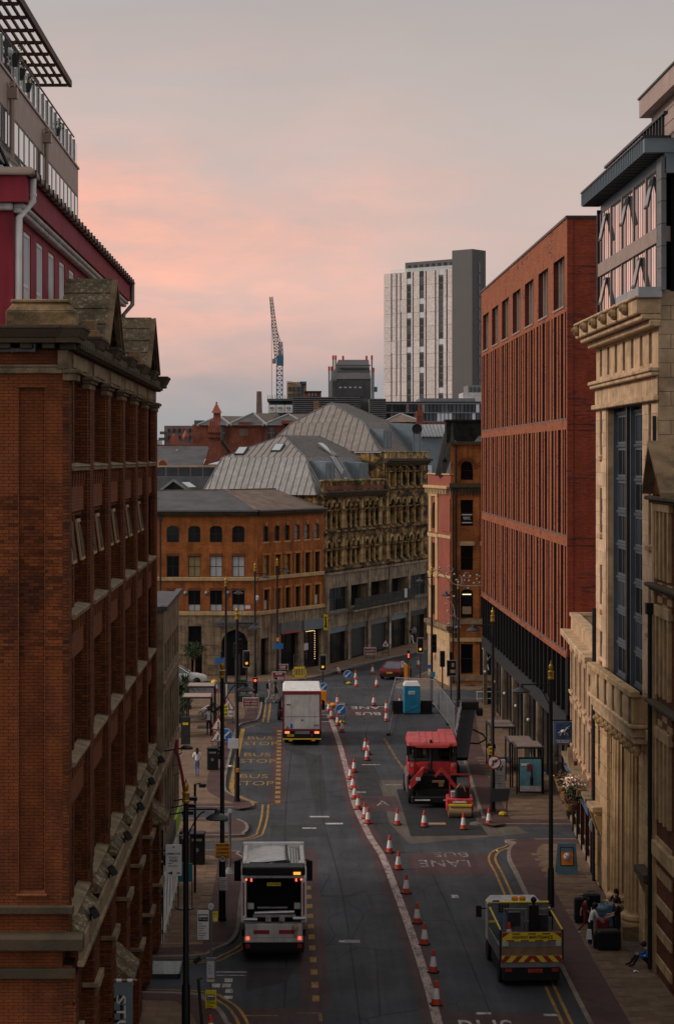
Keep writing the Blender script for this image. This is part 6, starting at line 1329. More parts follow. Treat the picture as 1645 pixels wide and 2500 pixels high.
# roofs behind the right-hand side
hr_ = thing('hipped_brick_house', 'small hipped tile roof and brick chimney below the glass office', 'building', (0,0,0)); d = 250
b = MB(); A_, B_, C_ = P(935,1030,d), P(1035,1030,d), P(978,1010,d+4); b.quad(A_, B_, C_); b.build('roof', 'slate_brown', hr_); b = MB(); b.bar(A_, C_, .2); b.bar(C_, B_, .2); b.build('hip', 'lead', hr_); b = MB(); bx(b, 1017, 1033, 1003, 1035, d-1, 1); bx(b, 1021, 1028, 985, 1003, d-.8, .5); b.build('chimney', 'brick_far', hr_); b = MB(); bx(b, 935, 1090, 1030, 1060, d+1, 8); b.build('wall', 'brick_far', hr_)
gz_ = thing('metal_roofed_hall', 'pale ribbed metal roof with grey walls behind the record shop building', 'building', (0,0,0)); d = 228
b = MB(); b.quad(P(1015,1066,d), P(1085,1066,d), P(1085,1036,d+6), P(985,1036,d+6)); b.build('ribbed_roof', 'lead', gz_); b = MB()
for i in range(9): b.bar(P(1018+i*8,1065,d-.1), P(1002+i*9,1036.5,d+5.9), .12)
b.build('roof_rib', 'zinc_dark', gz_).__setitem__('kind', 'stuff'); b = MB(); bx(b, 1012, 1085, 1066, 1200, d+.5, 8); b.build('wall', 'metal_blue_grey', gz_); b = MB(); bx(b, 1036, 1054, 1136, 1180, d-.4, .6); b.build('white_window_wall', 'blind_white', gz_)
b = MB(); bx(b, 1030, 1060, 1185, 1600, 206, 8); tag(b.build('white_rendered_house', 'white_dirty'), 'sliver of white rendered house between the gothic and record shop buildings', 'building')
sd = thing('satellite_dish', 'dark round satellite dish on the zinc dormer edge', 'dish', P(1018,1047,199)); MB().lathe([(.05,.1),(.5,0),(.52,.03)], n=14, axis='y').build('dish', 'metal_black', sd)
# distant low roofs so that the horizon closes
hz = MB()
for i in range(46): x = -420+i*19+R.uniform(-6,6); dd = 520+R.uniform(0,260); h_ = R.uniform(9,17); hz.box(x, x+R.uniform(10,22), dd, dd+12, 0, h_)
o = hz.build('distant_town', 'brick_grey'); o['kind'] = 'stuff'; o['label'] = 'mass of distant low town roofs along the horizon'; o['category'] = 'town'
# ---------------- lamp posts ----------------
def lamp(X, d, h, s, lab, decor=False, arm=1.15, z0=.12):
    t = thing('street_lamp', lab, 'street lamp', (X,d,z0), 0, 'black lamp posts with gold finials'); h -= z0
    b = MB(); b.tube([(0,0,0),(0,0,.15),(0,0,.16),(0,0,2.3),(0,0,2.4),(0,0,h-.75)], [.17,.17,.14,.13,.095,.075], 10); b.build('post', 'metal_black', t, smooth=True)
    b = MB(); b.lathe([(.11,h-.75),(.12,h-.68),(.10,h-.66),(.11,h-.5),(.13,h-.45),(.06,h-.4),(.09,h-.28),(.08,h-.2),(.03,h-.14),(.035,h-.1),(.005,h)], n=10); b.build('finial', 'gold_paint', t, smooth=True)
    b = MB(); za = h-.95; b.bar((0,0,za),(s*arm,0,za),.05); pts = [(s*(.08+.5*q/6),0,za-.75+.68*math.sin(q/6*PI/2)) for q in range(7)]; b.tube(pts, .022, 6); b.bar((s*arm,0,za),(s*arm,0,za-.15),.05); b.build('bracket_arm', 'metal_black', t)
    b = MB(); b.lathe([(.34,-.30),(.36,-.27),(.22,-.17),(.09,-.12),(.07,0)], (s*arm,0,za), 16); b.build('lamp_head', 'metal_dark', t, smooth=True); b = MB(); b.lathe([(.02,-.36),(.2,-.33),(.3,-.30)], (s*arm,0,za), 14); b.build('lens', 'mural_white', t, smooth=True)
    return t
lamp(-3.25, 60.5, 8.75, 1, 'thick black lamp post nearest on the left with its lamp reaching right', arm=.95)
lamp(-2.8, 78.9, 10.5, 1, 'tall black lamp post carrying the orange road closed sign', arm=.95); lamp(-4.75, 141, 10.1, 1, 'lamp post standing behind the left bus shelters', arm=.9); lamp(-2.98, 106.3, 10.6, 1, 'lamp post on the kerb tip of the bus stop bay', arm=.95); lamp(-2.95, 155, 10.4, 1, 'lamp post before the arched corner doorway', arm=.85); lamp(-1.3, 164.4, 10.3, 1, 'lamp post against the oblique orange brick wall beyond the junction', arm=.7)
lamp(10.05, 77.6, 10.6, -1, 'tall black lamp post rising behind the yellow-fronted maintenance truck'); lamp(10.35, 103.2, 10.75, -1, 'lamp post with the no right turn sign beside the roadworks', arm=1.0)
r3 = lamp(12.2, 146.8, 9.55, -1, 'right lamp post wrapped in curling metal vine decoration', arm=.9); lamp(10.35, 148.5, 10.5, -1, 'lamp post by the traffic signals at the far right corner', arm=.85)
# winter-light scrolls hung on the right lamp post
vn = thing('metal_vine_decoration', 'silver metal vine of scrolls and leaf lights fixed to the far right lamp posts', 'decoration', (0,146.4,0))
def pxs(l): return [(gx(a,146.4),0,gz(c,146.4)) for a, c in l]
b = MB()
for l in ([(1058,1392),(1070,1391),(1082,1402),(1095,1418),(1110,1427),(1130,1431),(1150,1431),(1175,1430)], [(1085,1440),(1088,1455),(1098,1467),(1106,1478),(1110,1492),(1107,1505)], [(1106,1478),(1112,1508),(1120,1512)], [(1125,1428),(1128,1415),(1122,1405)], [(1133,1428),(1126,1415),(1128,1408)]): b.tube(pxs(l), .035, 6)
for cx_, cy_, rr in ((1097,1388,9),(1093,1437,9),(1095,1497,9),(1098,1518,7),(1140,1404,8)): b.tube([(gx(cx_+rr*(1-q*.02)*math.cos(q*.45),146.4),0,gz(cy_+rr*(1-q*.02)*math.sin(q*.45),146.4)) for q in range(15)], .02, 5)
b.build('scroll', 'steel_bright', vn)
for px, py in ((1073,1386),(1069,1400),(1091,1400),(1109,1402),(1114,1416),(1133,1406),(1148,1407),(1134,1417),(1145,1418),(1165,1404),(1170,1407),(1164,1414),(1157,1424),(1171,1422),(1143,1436),(1108,1456),(1089,1475),(1092,1461),(1095,1523),(1114,1531),(1093,1492)):
    q = MB(); q.ball((gx(px,146.4),-.05,gz(py,146.4)), .085, 1, 6, 4); q.build('leaf_light', 'steel_bright', vn)
# ---------------- cones ----------------
cn = thing('traffic_cone', 'x', 'traffic cone', (0,0,0), 0, 'traffic cones in the roadworks')
MB().box(-.22,.22,-.22,.22,0,.05).build('base', 'rubber', cn, bevel=.02)
b = MB(); b.lathe([(.19,.05),(.185,.07),(.155,.26)], n=12); b.build('lower_body', 'cone_orange', cn, smooth=True); b = MB(); b.lathe([(.157,.26),(.092,.66)], n=12); b.build('white_sleeve', 'cone_white', cn, smooth=True); b = MB(); b.lathe([(.09,.66),(.05,.92),(.035,.93)], n=12); b.build('tip', 'cone_orange', cn, smooth=True)
near = [(1064,2456),(1057,2376),(1036,2308),(1018,2256),(991,2183),(972,2124),(951,2083),(898,2012),(891,1999),(874,1977),(865,1952),(861,1928),(855,1904),(864,1886),(835,1788),(824,1772),(809,1756),(802,1739)]
lab = []
for i, p in enumerate(near): lab.append((p, '%s cone from the bottom in the long line beside the lane marking' % ORD[i], 0))
lab += [((899,1843),'right cone of the trio standing in the empty lane',0),((891,1834),'back left cone of the trio standing in the empty lane',0),((896,1857),'front cone of the trio standing in the empty lane',0),
 ((912,1723),'cone alone in the junction left of the blue toilet',0),((943,1737),'upper of two cones by the toilet fence',0),((943,1762),'lower of two cones by the toilet fence',0),((823,1722),'cone right behind the grey box truck and blue arrow sign',0),
 ((909,1646),'cone just left of the dark red car',0),((919,1678),'cone below and left of the dark red car',0),((870,1678),'front cone by the farther blue arrow sign',0),((868,1661),'cone right of the farther blue arrow sign',0),((829,1645),'tilted cone on the far kerb before the shutters',1),
 ((970,2015),'cone at the left edge of the fresh tarmac',0),((1035,2020),'cone on the fresh tarmac left of the rusty cover',0),((1131,2026),'cone on the fresh tarmac in front of the small roller',0),((1193,2015),'cone on the kerb by the no right turn lamp post',0),
 ((1559,2296),'cone beside the bank column base on the right pavement',0),((495,1652),'cone by the white car nose at far left',0),((528,1692),'cone on the crossing at far left beside the bicycles',0),((693,1665),'cone in front of the maroon ramp sign',0),((1021,1632),'cone near the far amber arrow signal',0),((976,1725),'cone inside the toilet fence',0),((514,2552),'cone tip at the very bottom beside the bus stop closed notice',0),((1252,2282),'cone loaded behind the cab of the maintenance truck',2)]
def pl_cone(p, l, mode, first=[True]):
    x, y = G(*p); z = .125 if (x < -2.4 or x > 9.9) else .012
    if mode == 2: x, y, z = 7.75, 71.4, 1.0
    o = copy_tree(cn); o['label'] = l; o.location = (x, y, z); o.rotation_euler = (0, -.35 if mode == 1 else R.uniform(-.04,.04), R.uniform(0,1.5)); o.scale = (.88,)*3
for a in lab: pl_cone(*a)
for o in list(cn.children)+[cn]: bpy.data.objects.remove(o)
# ---------------- road signs ----------------
def disc_arrow(par, c, r, y=0):
    MB().lathe([(r,-.02),(r,.02)], (c[0],y,c[1]), 24, 'y').build('sign_border', 'sign_white', par); MB().lathe([(r*.93,-.03),(r*.93,-.02)], (c[0],y,c[1]), 24, 'y').build('sign_face', 'blue_sign', par)
    b = MB(); k = r*.55; b.bar((c[0]+k,y-.035,c[1]+k),(c[0]-k*.5,y-.035,c[1]-k*.5),r*.26,.012,(0,1,0)); b.add([(c[0]-k*1.1,y-.04,c[1]-k*1.1),(c[0]+k*.05,y-.04,c[1]-k*1.0),(c[0]-k*1.0,y-.04,c[1]+k*.05)], [(0,1,2)]); b.build('arrow', 'sign_white', par)
def legs(par, w, h, m='metal_dark'):
    b = MB()
    for s in (-1, 1): b.bar((s*w/2,-.05,h),(s*w/2,-.25,0),.03); b.bar((s*w/2,0,h),(s*w/2,.45,0),.03)
    b.bar((-w/2,-.2,.25),(w/2,-.2,.25),.025); b.bar((-w/2,.35,.25),(w/2,.35,.25),.025); b.build('frame', m, par)
def sack(par, x, y, m='yellow_paint'): b = MB(); b.ball((x,y,.12), .22, .6, 8, 5); b.build('sandbag', m, par, smooth=True)
def blue_sign(px, py, r, hc, lab):
    x, y = G(px, py); t = thing('keep_left_sign', lab, 'road sign', (x,y,0)); disc_arrow(t, (0,hc), r); legs(t, .6, hc-r*.5); sack(t, .1, .2)
blue_sign(832, 1768, .40, .98, 'nearer round blue keep left arrow sign on a frame beside the box truck'); blue_sign(849, 1672, .35, .82, 'farther round blue keep left arrow sign by the dark red car')
x, y = G(790,1722); t = thing('traffic_island_bollard', 'yellow bollard with a small blue arrow beside the grey box truck', 'bollard', (x,y,0)); MB().box(-.22,.22,-.15,.15,0,1.1).build('bollard_body', 'orange_paint', t, bevel=.05); disc_arrow(t, (0,1.35), .32); b = MB(); b.box(-.9,1.6,-.6,.6,0,.12); b.build('island_kerb', 'kerb_stone', t)
sk = thing('sandbag', 'orange sandbag on the traffic island beside the yellow bollard', 'sandbag', (G(812,1728)[0],G(812,1728)[1],.1)); MB().ball((0,0,.1), .28, .5).build('bag', 'orange_paint', sk)
def board(px, py, w, h, zl, lab, txt, bg='sign_maroon', fg='sign_white', tw=.8, leg=True, rows=None, nm='road_sign_board'):
    x, y = G(px, py); t = thing(nm, lab, 'road sign', (x,y,.0 if -2 < x < 9 else .12))
    MB().box(-w/2,w/2,-.02,.02,zl,zl+h).build('board', fg, t); MB().box(-w/2+.04,w/2-.04,-.03,-.02,zl+.04,zl+h-.04).build('board_face', bg, t)
    n = len(txt)
    for i, s in enumerate(txt): sign_text(t, s, 0, zl+h*(1-(i+.5)/n), -.034, w*tw if len(s) > 4 else w*tw*.6, h/n*.55, fg if fg != bg else 'metal_black', True)
    if leg: legs(t, w*.7, zl+.1)
    return t
board(612, 1748, 1.15, .75, .45, 'red temporary sign reading wait here until green light shows on the left corner', ['3-WAY CONTROL','WAIT HERE','UNTIL GREEN','LIGHT SHOWS'])
board(681, 1668, 1.1, .68, .25, 'maroon RAMP AHEAD sign lying by the junction', ['RAMP','AHEAD']); board(690, 1652, .95, .5, .55, 'smaller maroon RAMP sign behind the RAMP AHEAD sign', ['RAMP'])
board(903, 1612, 1.1, .68, .5, 'maroon caution board on the far pavement before the shutters', ['CAUTION','RAMPS','CROSSING'])
def tri_sign(px, py, s, zl, lab, pic, plate=None):
    x, y = G(px, py); t = thing('warning_triangle_sign', lab, 'road sign', (x,y,.12)); hh = s*.87
    MB().prism([(-s/2,zl),(s/2,zl),(0,zl+hh)], -.02, .02).build('triangle_border', 'sign_red', t); k = .80; zc_ = zl+hh/3; MB().prism([(-s/2*k,zc_-hh/3*k),(s/2*k,zc_-hh/3*k),(0,zc_+2*hh/3*k)], -.03, -.02).build('triangle_face', 'sign_white', t)
    b = MB()
    if pic == 'worker': b.ball((.06,-.035,zc_+hh*.16), s*.045); b.bar((.05,-.035,zc_+hh*.1),(-.02,-.035,zc_-hh*.05),s*.08,.01,(0,1,0)); b.bar((-.02,-.035,zc_-hh*.05),(.1,-.035,zc_-hh*.22),s*.05,.01,(0,1,0)); b.bar((-.02,-.035,zc_-hh*.05),(-.04,-.035,zc_-hh*.22),s*.05,.01,(0,1,0)); b.prism([(-s*.26,zc_-hh*.23),(-s*.08,zc_-hh*.23),(-s*.16,zc_-hh*.1)], -.036, -.03)
    elif pic == 'lights':
        for i in range(3): b.k = i; b.lathe([(s*.07,-.04),(s*.07,-.03)], (0,0,zc_+hh*(.16-.17*i)), 12, 'y')
    elif pic == 'narrow': b.bar((.02,-.035,zc_+hh*.25),(.02,-.035,zc_-hh*.02),.06,.01,(0,1,0)); b.bar((.02,-.035,zc_-hh*.02),(.1,-.035,zc_-hh*.25),.06,.01,(0,1,0))
    else: b.ball((0,-.04,zc_), s*.1, 1.4)
    b.build('pictogram', ['metal_black' if pic != 'lights' else 'sign_red','gold_paint','green_paint'], t); legs(t, s*.7, zl+.1)
    if plate: MB().box(-.4,.4,-.03,.02,zl-.45,zl-.05).build('plate', 'sign_white', t); sign_text(t, plate, .05, zl-.25, -.036, .6, .12)
tri_sign(557, 1772, .95, .95, 'warning triangle with a narrowing road above a white plate on the left pavement', 'narrow', 'For Traffic'); tri_sign(533, 1815, 1.0, .75, 'warning triangle showing traffic lights on the left pavement', 'lights'); tri_sign(531, 1838, .95, .55, 'warning triangle with a digging man nearest on the left pavement', 'worker'); tri_sign(941, 1604, .8, .8, 'warning triangle on a frame on the far right-hand end of the shutters', 'x')
x, y = G(545,1836); t = thing('blue_disc_sign', 'round blue sign half hidden behind a lamp post on the left pavement', 'road sign', (x,y+.6,.12)); disc_arrow(t, (.15,.85), .42); legs(t, .7, .6)
x, y = G(731,1662); t = thing('plastic_barrier', 'yellow plastic pedestrian barrier standing folded by the far pavement', 'barrier', (x,y,.12)); 
for i in range(2):
    b = MB(); b.box(-.55,.55,-.02,.02,.85,1.0); b.box(-.55,.55,-.02,.02,.15,.28); b.box(-.55,-.46,-.02,.02,0,1); b.box(.46,.55,-.02,.02,0,1)
    for k in range(4): b.box(-.36+k*.22,-.3+k*.22,-.015,.015,.28,.85)
    b.build('barrier_panel', 'yellow_paint', t, (0,i*.25,0), (0,0,.25*i))
x, y = G(729,1655); t = thing('empty_sign_frame', 'bare metal sign frame behind the yellow barrier', 'frame', (x,y+1.2,.12)); b = MB(); b.bar((-.4,0,0),(-.4,0,1.7),.04); b.bar((.4,0,0),(.4,0,1.7),.04); b.bar((-.4,0,1.7),(.4,0,1.7),.04); b.bar((-.4,0,.9),(.4,0,.9),.04); b.build('frame', 'metal_grey', t)
# ---------------- traffic signals ----------------
def signal(px, d, ztop, lab, lit='amber', pole=True, s=1.0, temp=False, rot=0, lens='y'):
    t = thing('traffic_signal', lab, 'traffic light', (gx(px,d),d,0), rot)
    MB().box(-.17*s,.17*s,0,.22,ztop-1.1*s,ztop).build('housing', 'plastic_black', t, bevel=.03)
    if not temp: MB().box(-.26*s,.26*s,.04,.07,ztop-1.18*s,ztop+.08*s).build('backboard', 'metal_black', t); b = MB(); z0_, z1_ = ztop-1.18*s, ztop+.08*s; b.box(-.27*s,-.25*s,.02,.08,z0_,z1_); b.box(.25*s,.27*s,.02,.08,z0_,z1_); b.box(-.27*s,.27*s,.02,.08,z1_-.02,z1_+.01); b.box(-.27*s,.27*s,.02,.08,z0_-.01,z0_+.02); b.build('white_border', 'white_dirty', t)
    for i, nm in enumerate(('red','amber','green')):
        zc_ = ztop-(.2+.33*i)*s; m_ = 'screen_dark'
        if lit == nm == 'red': m_ = 'lamp_red'
        if lit == 'amber' and i == 2: m_ = 'lamp_amber'
        MB().lathe([(.1*s,-.02),(.1*s,.0)], (0,0,zc_), 14, 'y').build('lens', m_, t); MB().lathe([(.12*s,-.14),(.12*s,-.13)], (0,0,zc_+.03), 12, 'y') if 0 else None
        h_ = MB(); h_.hexa([(-.12*s,-.14,zc_+.10*s),(.12*s,-.14,zc_+.10*s),(.12*s,0,zc_+.10*s),(-.12*s,0,zc_+.10*s)],[(-.1*s,-.14,zc_+.13*s),(.1*s,-.14,zc_+.13*s),(.1*s,0,zc_+.13*s),(-.1*s,0,zc_+.13*s)]); h_.build('hood', 'plastic_black', t)
        if m_ == 'lamp_amber': a_ = MB(); a_.bar((.05*s,-.03,zc_-.05*s),(.0,-.03,zc_+.04*s),.03*s,.01,(0,1,0)); a_.bar((.02*s,-.03,zc_+.04*s),(-.06*s,-.03,zc_+.02*s),.03*s,.01,(0,1,0)); a_.build('arrow_mask', 'plastic_black', t)
    if pole: MB().tube([(0,.12,0),(0,.12,ztop-.6)], .055, 8).build('pole', 'metal_dark', t)
    return t
signal(602, 152, gz(1592,152), 'signal head with lit amber arrow left of the arched doorway'); signal(788, 158, gz(1602,158), 'signal head with amber arrow standing above the grey box truck'); signal(1026, 165, gz(1560,165), 'signal head with amber arrow right of the shutters by the record shop')
tl = signal(623, 150, gz(1655,150), 'temporary traffic light showing red on the left corner', 'red', True, 1.05, True); MB().box(-1.4,-.3,-.4,.5,.12,.6).box(.1,.7,-.4,.5,.12,.5).build('battery_base', 'green_paint', tl, bevel=.04); MB().bar((0,.2,.5),(0,.2,1.9),.16).build('mast', 'orange_paint', tl)
signal(585, 150, gz(1560,150), 'black backs of a signal cluster on the lamp post left of the doorway', 'none', True, 1.0, True); signal(575, 149, gz(1570,149), 'second dark signal head on the left corner post', 'none', True, 1.0, True); signal(541, 148, gz(1590,148), 'small dark signal head above the blue direction sign', 'none', False, .5, True)
sg = signal(1059, 148.3, gz(1549,148.3), 'large black signal box seen from behind on the far right lamp post', 'none', False, 1.25, True); signal(1080, 151, gz(1590,151), 'black signal head right of the large signal box', 'none', True, 1.1, True); signal(1101, 152, gz(1592,152), 'dark signal head before the framed poster at the record shop', 'none', True, .7, True)
ph = signal(997, 158, gz(1588,158), 'pedestrian signal with a small red figure near the dark red car', 'none', True, .6, True); MB().box(-.06,.06,-.03,-.02,gz(1606,158),gz(1596,158)).build('red_figure', 'lamp_red', ph)
pb_ = thing('post_with_yellow_box', 'post with orange push-button box by the far right crossing', 'post', (gx(993,160),160,0)); b = MB(); b.tube([(0,0,0),(0,0,2.6)], .06, 8); b.build('pole', 'metal_dark', pb_); MB().box(-.2,.2,-.15,.15,.5,1.9).build('box', 'orange_paint', pb_)
# small signs on posts
def plate(px, py, d, w, h, m, lab, txt=(), fg='metal_black', pole=None, nm='sign_plate', cat='sign', th=None):
    t = thing(nm, lab, cat, (gx(px,d),d,0)); z = gz(py,d); MB().box(-w/2,w/2,-.02,.02,z-h/2,z+h/2).build('plate', m, t, bevel=.006)
    n = len(txt)
    for i, s in enumerate(txt): sign_text(t, s, 0, z+h/2-h*(i+.5)/n, -.026, w*.82 if len(s) > 2 else w*.55, h/n*.58, fg, True)
    if pole is not None: b = MB(); b.tube([(0,.06,.0),(0,.06,z+h/2+.05 if pole == 1 else pole)], .035, 8); b.build('pole', 'metal_grey', t)
    return t
plate(544, 2078, 78.7, 1.05*.56, .60, 'sign_orange', 'orange ROAD AHEAD CLOSED diversion sign on the left lamp post', ['ROAD AHEAD','CLOSED','DIVERSION','IN PLACE'])
t = thing('speed_limit_sign', 'round 20 speed limit sign under the orange road closed sign', 'road sign', (gx(543.5,78.7),78.7,gz(2097,78.7))); MB().lathe([(.145,-.02),(.145,.02)], n=20, axis='y').build('red_ring', 'sign_red', t); MB().lathe([(.115,-.03),(.115,-.02)], n=20, axis='y').build('face', 'sign_white', t); sign_text(t, '20', 0, 0, -.034, .15, .11, 'metal_black', True)
def paper(par, z, w, h, n, m='metal_grey', y=-.026):
    b = MB()
    for i in range(n): q = w*(.35+.5*((i*37) % 10)/10); b.box(-w/2+w*.08,-w/2+w*.08+q,y-.004,y,z+h/2-h*(i+.7)/n,z+h/2-h*(i+.7)/n+h/n*.28)
    return b.build('print', m, par)
t = plate(545.5, 2159, 78.7, .33, .52, 'sign_white', 'white notice fixed low on the left lamp post below the speed sign'); paper(t, gz(2159,78.7), .33, .5, 7)
t = plate(424, 2101, 62.5, .50, .98, 'sign_white', 'white JAMAICAN FOOD arrow sign hanging by the shopfront', []); z = gz(2101,62.5)
sign_text(t, 'JAMAICAN', 0, z+.2, -.026, .42, .08, 'metal_dark', True); sign_text(t, 'STREET', 0, z+.09, -.026, .30, .06, 'metal_grey'); sign_text(t, 'FOOD', 0, z-.01, -.026, .24, .07, 'metal_black', True); paper(t, z-.13, .42, .16, 2); MB().prism([(-.2,z-.40),(-.04,z-.45),(-.04,z-.35)], -.03, -.02).prism([(-.04,z+.40),(.04,z+.40),(0,z+.45)], -.03, -.02).build('arrow', 'metal_black', t); MB().box(.1,.2,-.03,-.02,z-.42,z-.38).build('red_mark', 'sign_red', t); MB().bar((-.8,.03,z+.3),(-.2,.03,z+.3),.04).build('bracket', 'metal_black', t)
# bus stop flags
bs_ = thing('bus_stop_pole', 'slim bus stop pole with round CA disc, white timetable flag and boxed poster', 'bus stop', (gx(515,66.4),66.4,.12)); d = 66.4
def zz_(py): return gz(py,d)-.12
b = MB(); b.tube([(0,0,0),(0,0,zz_(2222))], .035, 8); b.build('pole', 'metal_grey', bs_); MB().lathe([(.1,-.02),(.1,.02)], (0,0,zz_(2214)), 18, 'y').build('stop_disc', 'sign_white', bs_); sign_text(bs_, 'CA', 0, zz_(2214), -.025, .12, .07, 'blue_sign', True)
MB().box(-.45,-.07,-.02,.02,zz_(2295),zz_(2224)).build('timetable_flag', 'sign_white', bs_); MB().box(-.42,-.1,-.03,-.02,zz_(2250),zz_(2233)).build('black_panel', 'plastic_black', bs_); sign_text(bs_, 'Bus Stop', -.26, zz_(2245), -.035, .25, .07, 'sign_white'); MB().box(-.4,-.12,-.035,-.03,zz_(2240),zz_(2235.5)).build('bus_pictogram', 'sign_white', bs_); q = paper(bs_, zz_(2273), .36, .55, 7); q.location.x = -.26
MB().box(.06,.23,-.02,.02,zz_(2251),zz_(2227)).build('yellow_flag', 'sign_yellow', bs_); MB().lathe([(.05,-.03),(.05,-.02)], (.145,0,zz_(2246)), 12, 'y').build('flag_badge', 'sign_white', bs_); sign_text(bs_, 'STOP', .145, zz_(2232), -.025, .1, .04)
MB().box(-.18,.18,-.06,.02,zz_(2401),zz_(2339)).build('poster_case', 'metal_grey', bs_, bevel=.01); MB().box(-.135,.11,-.07,-.06,zz_(2397),zz_(2347)).build('poster', 'blind_white', bs_); MB().box(-.12,.1,-.075,-.07,zz_(2391),zz_(2387)).build('poster_stripe', 'gold_paint', bs_); q = paper(bs_, zz_(2366), .2, .35, 6); q.location.y = -.05
MB().box(-.18,.18,-.07,-.02,zz_(2474),zz_(2418)).build('closed_notice', 'sign_yellow', bs_); MB().box(-.14,.13,-.08,-.07,zz_(2442),zz_(2428)).build('black_panel', 'plastic_black', bs_); sign_text(bs_, 'Bus Stop', 0, zz_(2438.5), -.085, .22, .055, 'sign_white'); MB().box(-.12,.11,-.085,-.08,zz_(2434),zz_(2430)).build('bus_pictogram', 'sign_white', bs_); sign_text(bs_, 'Closed', 0, zz_(2447), -.08, .28, .08); q = paper(bs_, zz_(2459), .3, .2, 4, 'metal_black'); q.location.y = -.05
t = thing('grey_post', 'leaning dark grey post with a small bracket at the bottom left', 'post', (gx(488,63),63,.12)); b = MB(); b.tube([(.1,0,0),(-.05,0,gz(2402,63))], .05, 8); b.bar((-.1,0,gz(2402,63)),(.1,0,gz(2398,63)),.04); b.build('pole', 'metal_dark', t)
st2 = thing('bus_stop_pole', 'grey bus stop post with a white timetable flag behind the road closed lamp post', 'bus stop', (gx(561,88),88,.12)); d = 88; b = MB(); b.tube([(0,0,0),(0,0,gz(1985,88)-.12)], .06, 8); b.lathe([(.32,0),(.1,.25)]); b.build('pole', 'metal_grey', st2); MB().lathe([(.1,-.02),(.1,.02)], (0,0,gz(1981,88)-.12), 16, 'y').build('stop_disc', 'sign_white', st2); MB().box(-.46,-.06,-.02,.02,gz(2033,88)-.12,gz(1987,88)-.12).build('timetable_flag', 'blind_white', st2); MB().box(-.42,-.1,-.03,-.02,gz(2006,88)-.12,gz(1993,88)-.12).build('black_panel', 'plastic_black', st2); sign_text(st2, 'Bus Stop', -.26, gz(2003,88)-.12, -.035, .26, .07, 'sign_white')
plate(569.5, 1816, 106.1, .55, .53, 'blind_white', 'blank white plate on the bus bay lamp post'); t = plate(580, 1881, 106.1, .16, .2, 'sign_orange', 'small yellow H plate low on the bus bay lamp post', ['H'])
t = plate(550, 1690, 141, .38, .5, 'sign_orange', 'orange diversion sign with a black arrow above the left pavement'); z = gz(1690,141); MB().bar((0,-.03,z-.15),(0,-.03,z+.05),.06,.01,(0,1,0)).prism([(-.09,z+.03),(.09,z+.03),(0,z+.17)], -.035, -.025).build('arrow', 'metal_black', t); plate(549, 1735, 118, .32, .66, 'sign_yellow', 'yellow bus stop closed notice partly behind a left lamp post', ['BUS','STOP','CLOSED'])
plate(680, 1578, 163.8, .75, .45, 'blue_sign', 'blue direction sign on the lamp post before the dark shopfront'); plate(678, 1562, 163.6, .22, .3, 'sign_orange', 'small orange plate above the blue direction sign'); t = plate(537, 1613, 150, .8, .45, 'blue_sign', 'blue finger direction sign near the left junction corner', [], pole=0); MB().bar((-.1,.05,.1),(-.1,.05,gz(1608,150)),.07).build('pole', 'metal_grey', t)
plate(1048, 1628, 152, .3, .3, 'blue_sign', 'small blue sign beside the far right signal post'); plate(1057, 1647, 148.2, .3, .42, 'loo_blue', 'pale blue sign on the far right lamp post'); plate(553, 1695, 138, .10, 1.6, 'sign_white', 'thin white marker post at the left junction')
t = plate(1102, 1632, 151.5, .75, 1.25, 'steel_bright', 'framed black poster on a post outside the record shop', [], pole=0); z = gz(1632,151.5); MB().box(-.33,.33,-.03,-.02,z-.55,z+.58).build('poster', 'plastic_black', t); MB().box(-.1,.28,-.035,-.03,z-.35,z-.1).box(.0,.2,-.035,-.03,z+.1,z+.4).build('poster_art', 'cardboard', t)
nr = thing('no_right_turn_sign', 'round no right turn sign low on the right lamp post', 'road sign', (gx(1206,103),103,gz(1862,103))); MB().lathe([(.36,-.03),(.36,.01)], n=26, axis='y').build('red_ring', 'sign_red', nr); MB().lathe([(.29,-.04),(.29,-.03)], n=26, axis='y').build('face', 'sign_white', nr); b = MB(); b.bar((-.07,-.045,-.2),(-.07,-.045,.08),.07,.01,(0,1,0)); b.bar((-.1,-.045,.08),(.06,-.045,.08),.07,.01,(0,1,0)); b.prism([(.05,-.02),(.05,.18),(.19,.08)], -.05, -.04); b.build('turn_arrow', 'metal_black', nr); MB().bar((-.2,-.055,-.2),(.2,-.055,.2),.05,.01,(0,1,0)).build('red_bar', 'sign_red', nr)
t = plate(1197, 1833, 103, .18, .42, 'sign_yellow', 'small yellow notice on the lamp post above the no right turn sign', ['BUS','STOP'])
# ---------------- shelters, bins, boards ----------------
def shelter(px, py, lab, ad=False, w=1.6, L_=3.8, ht=2.45, glassm='shelter_glass', sgn=1, roofm='metal_bronze'):
    x, y = G(px, py); t = thing('bus_shelter', lab, 'bus shelter', (x,y,.12), 0, 'bus shelters')
    b = MB(); b.box(-w/2,w/2,0,L_,ht-.06,ht+.04); b.build('roof', 'metal_dark', t, bevel=.02); b = MB(); b.box(-w/2+.1,w/2-.1,.1,L_-.1,ht+.04,ht+.06); b.build('roof_panel', roofm, t)
    for sx, yy in ((-1,.1),(1,.1),(-1,L_-.1),(1,L_-.1),(1,L_/2)): MB().bar((sx*(w/2-.06),yy,0),(sx*(w/2-.06),yy,ht-.05),.08).build('post', 'metal_black', t)
    for i in range(2): MB().box(sgn*(w/2-.07),sgn*(w/2-.05),.2+i*L_/2,L_/2-.1+i*L_/2,.25,ht-.2).build('glass_panel', glassm, t)
    MB().box(.0,w/2-.1,.5,L_-.5,.45,.5).build('bench', 'metal_dark', t)
    return t
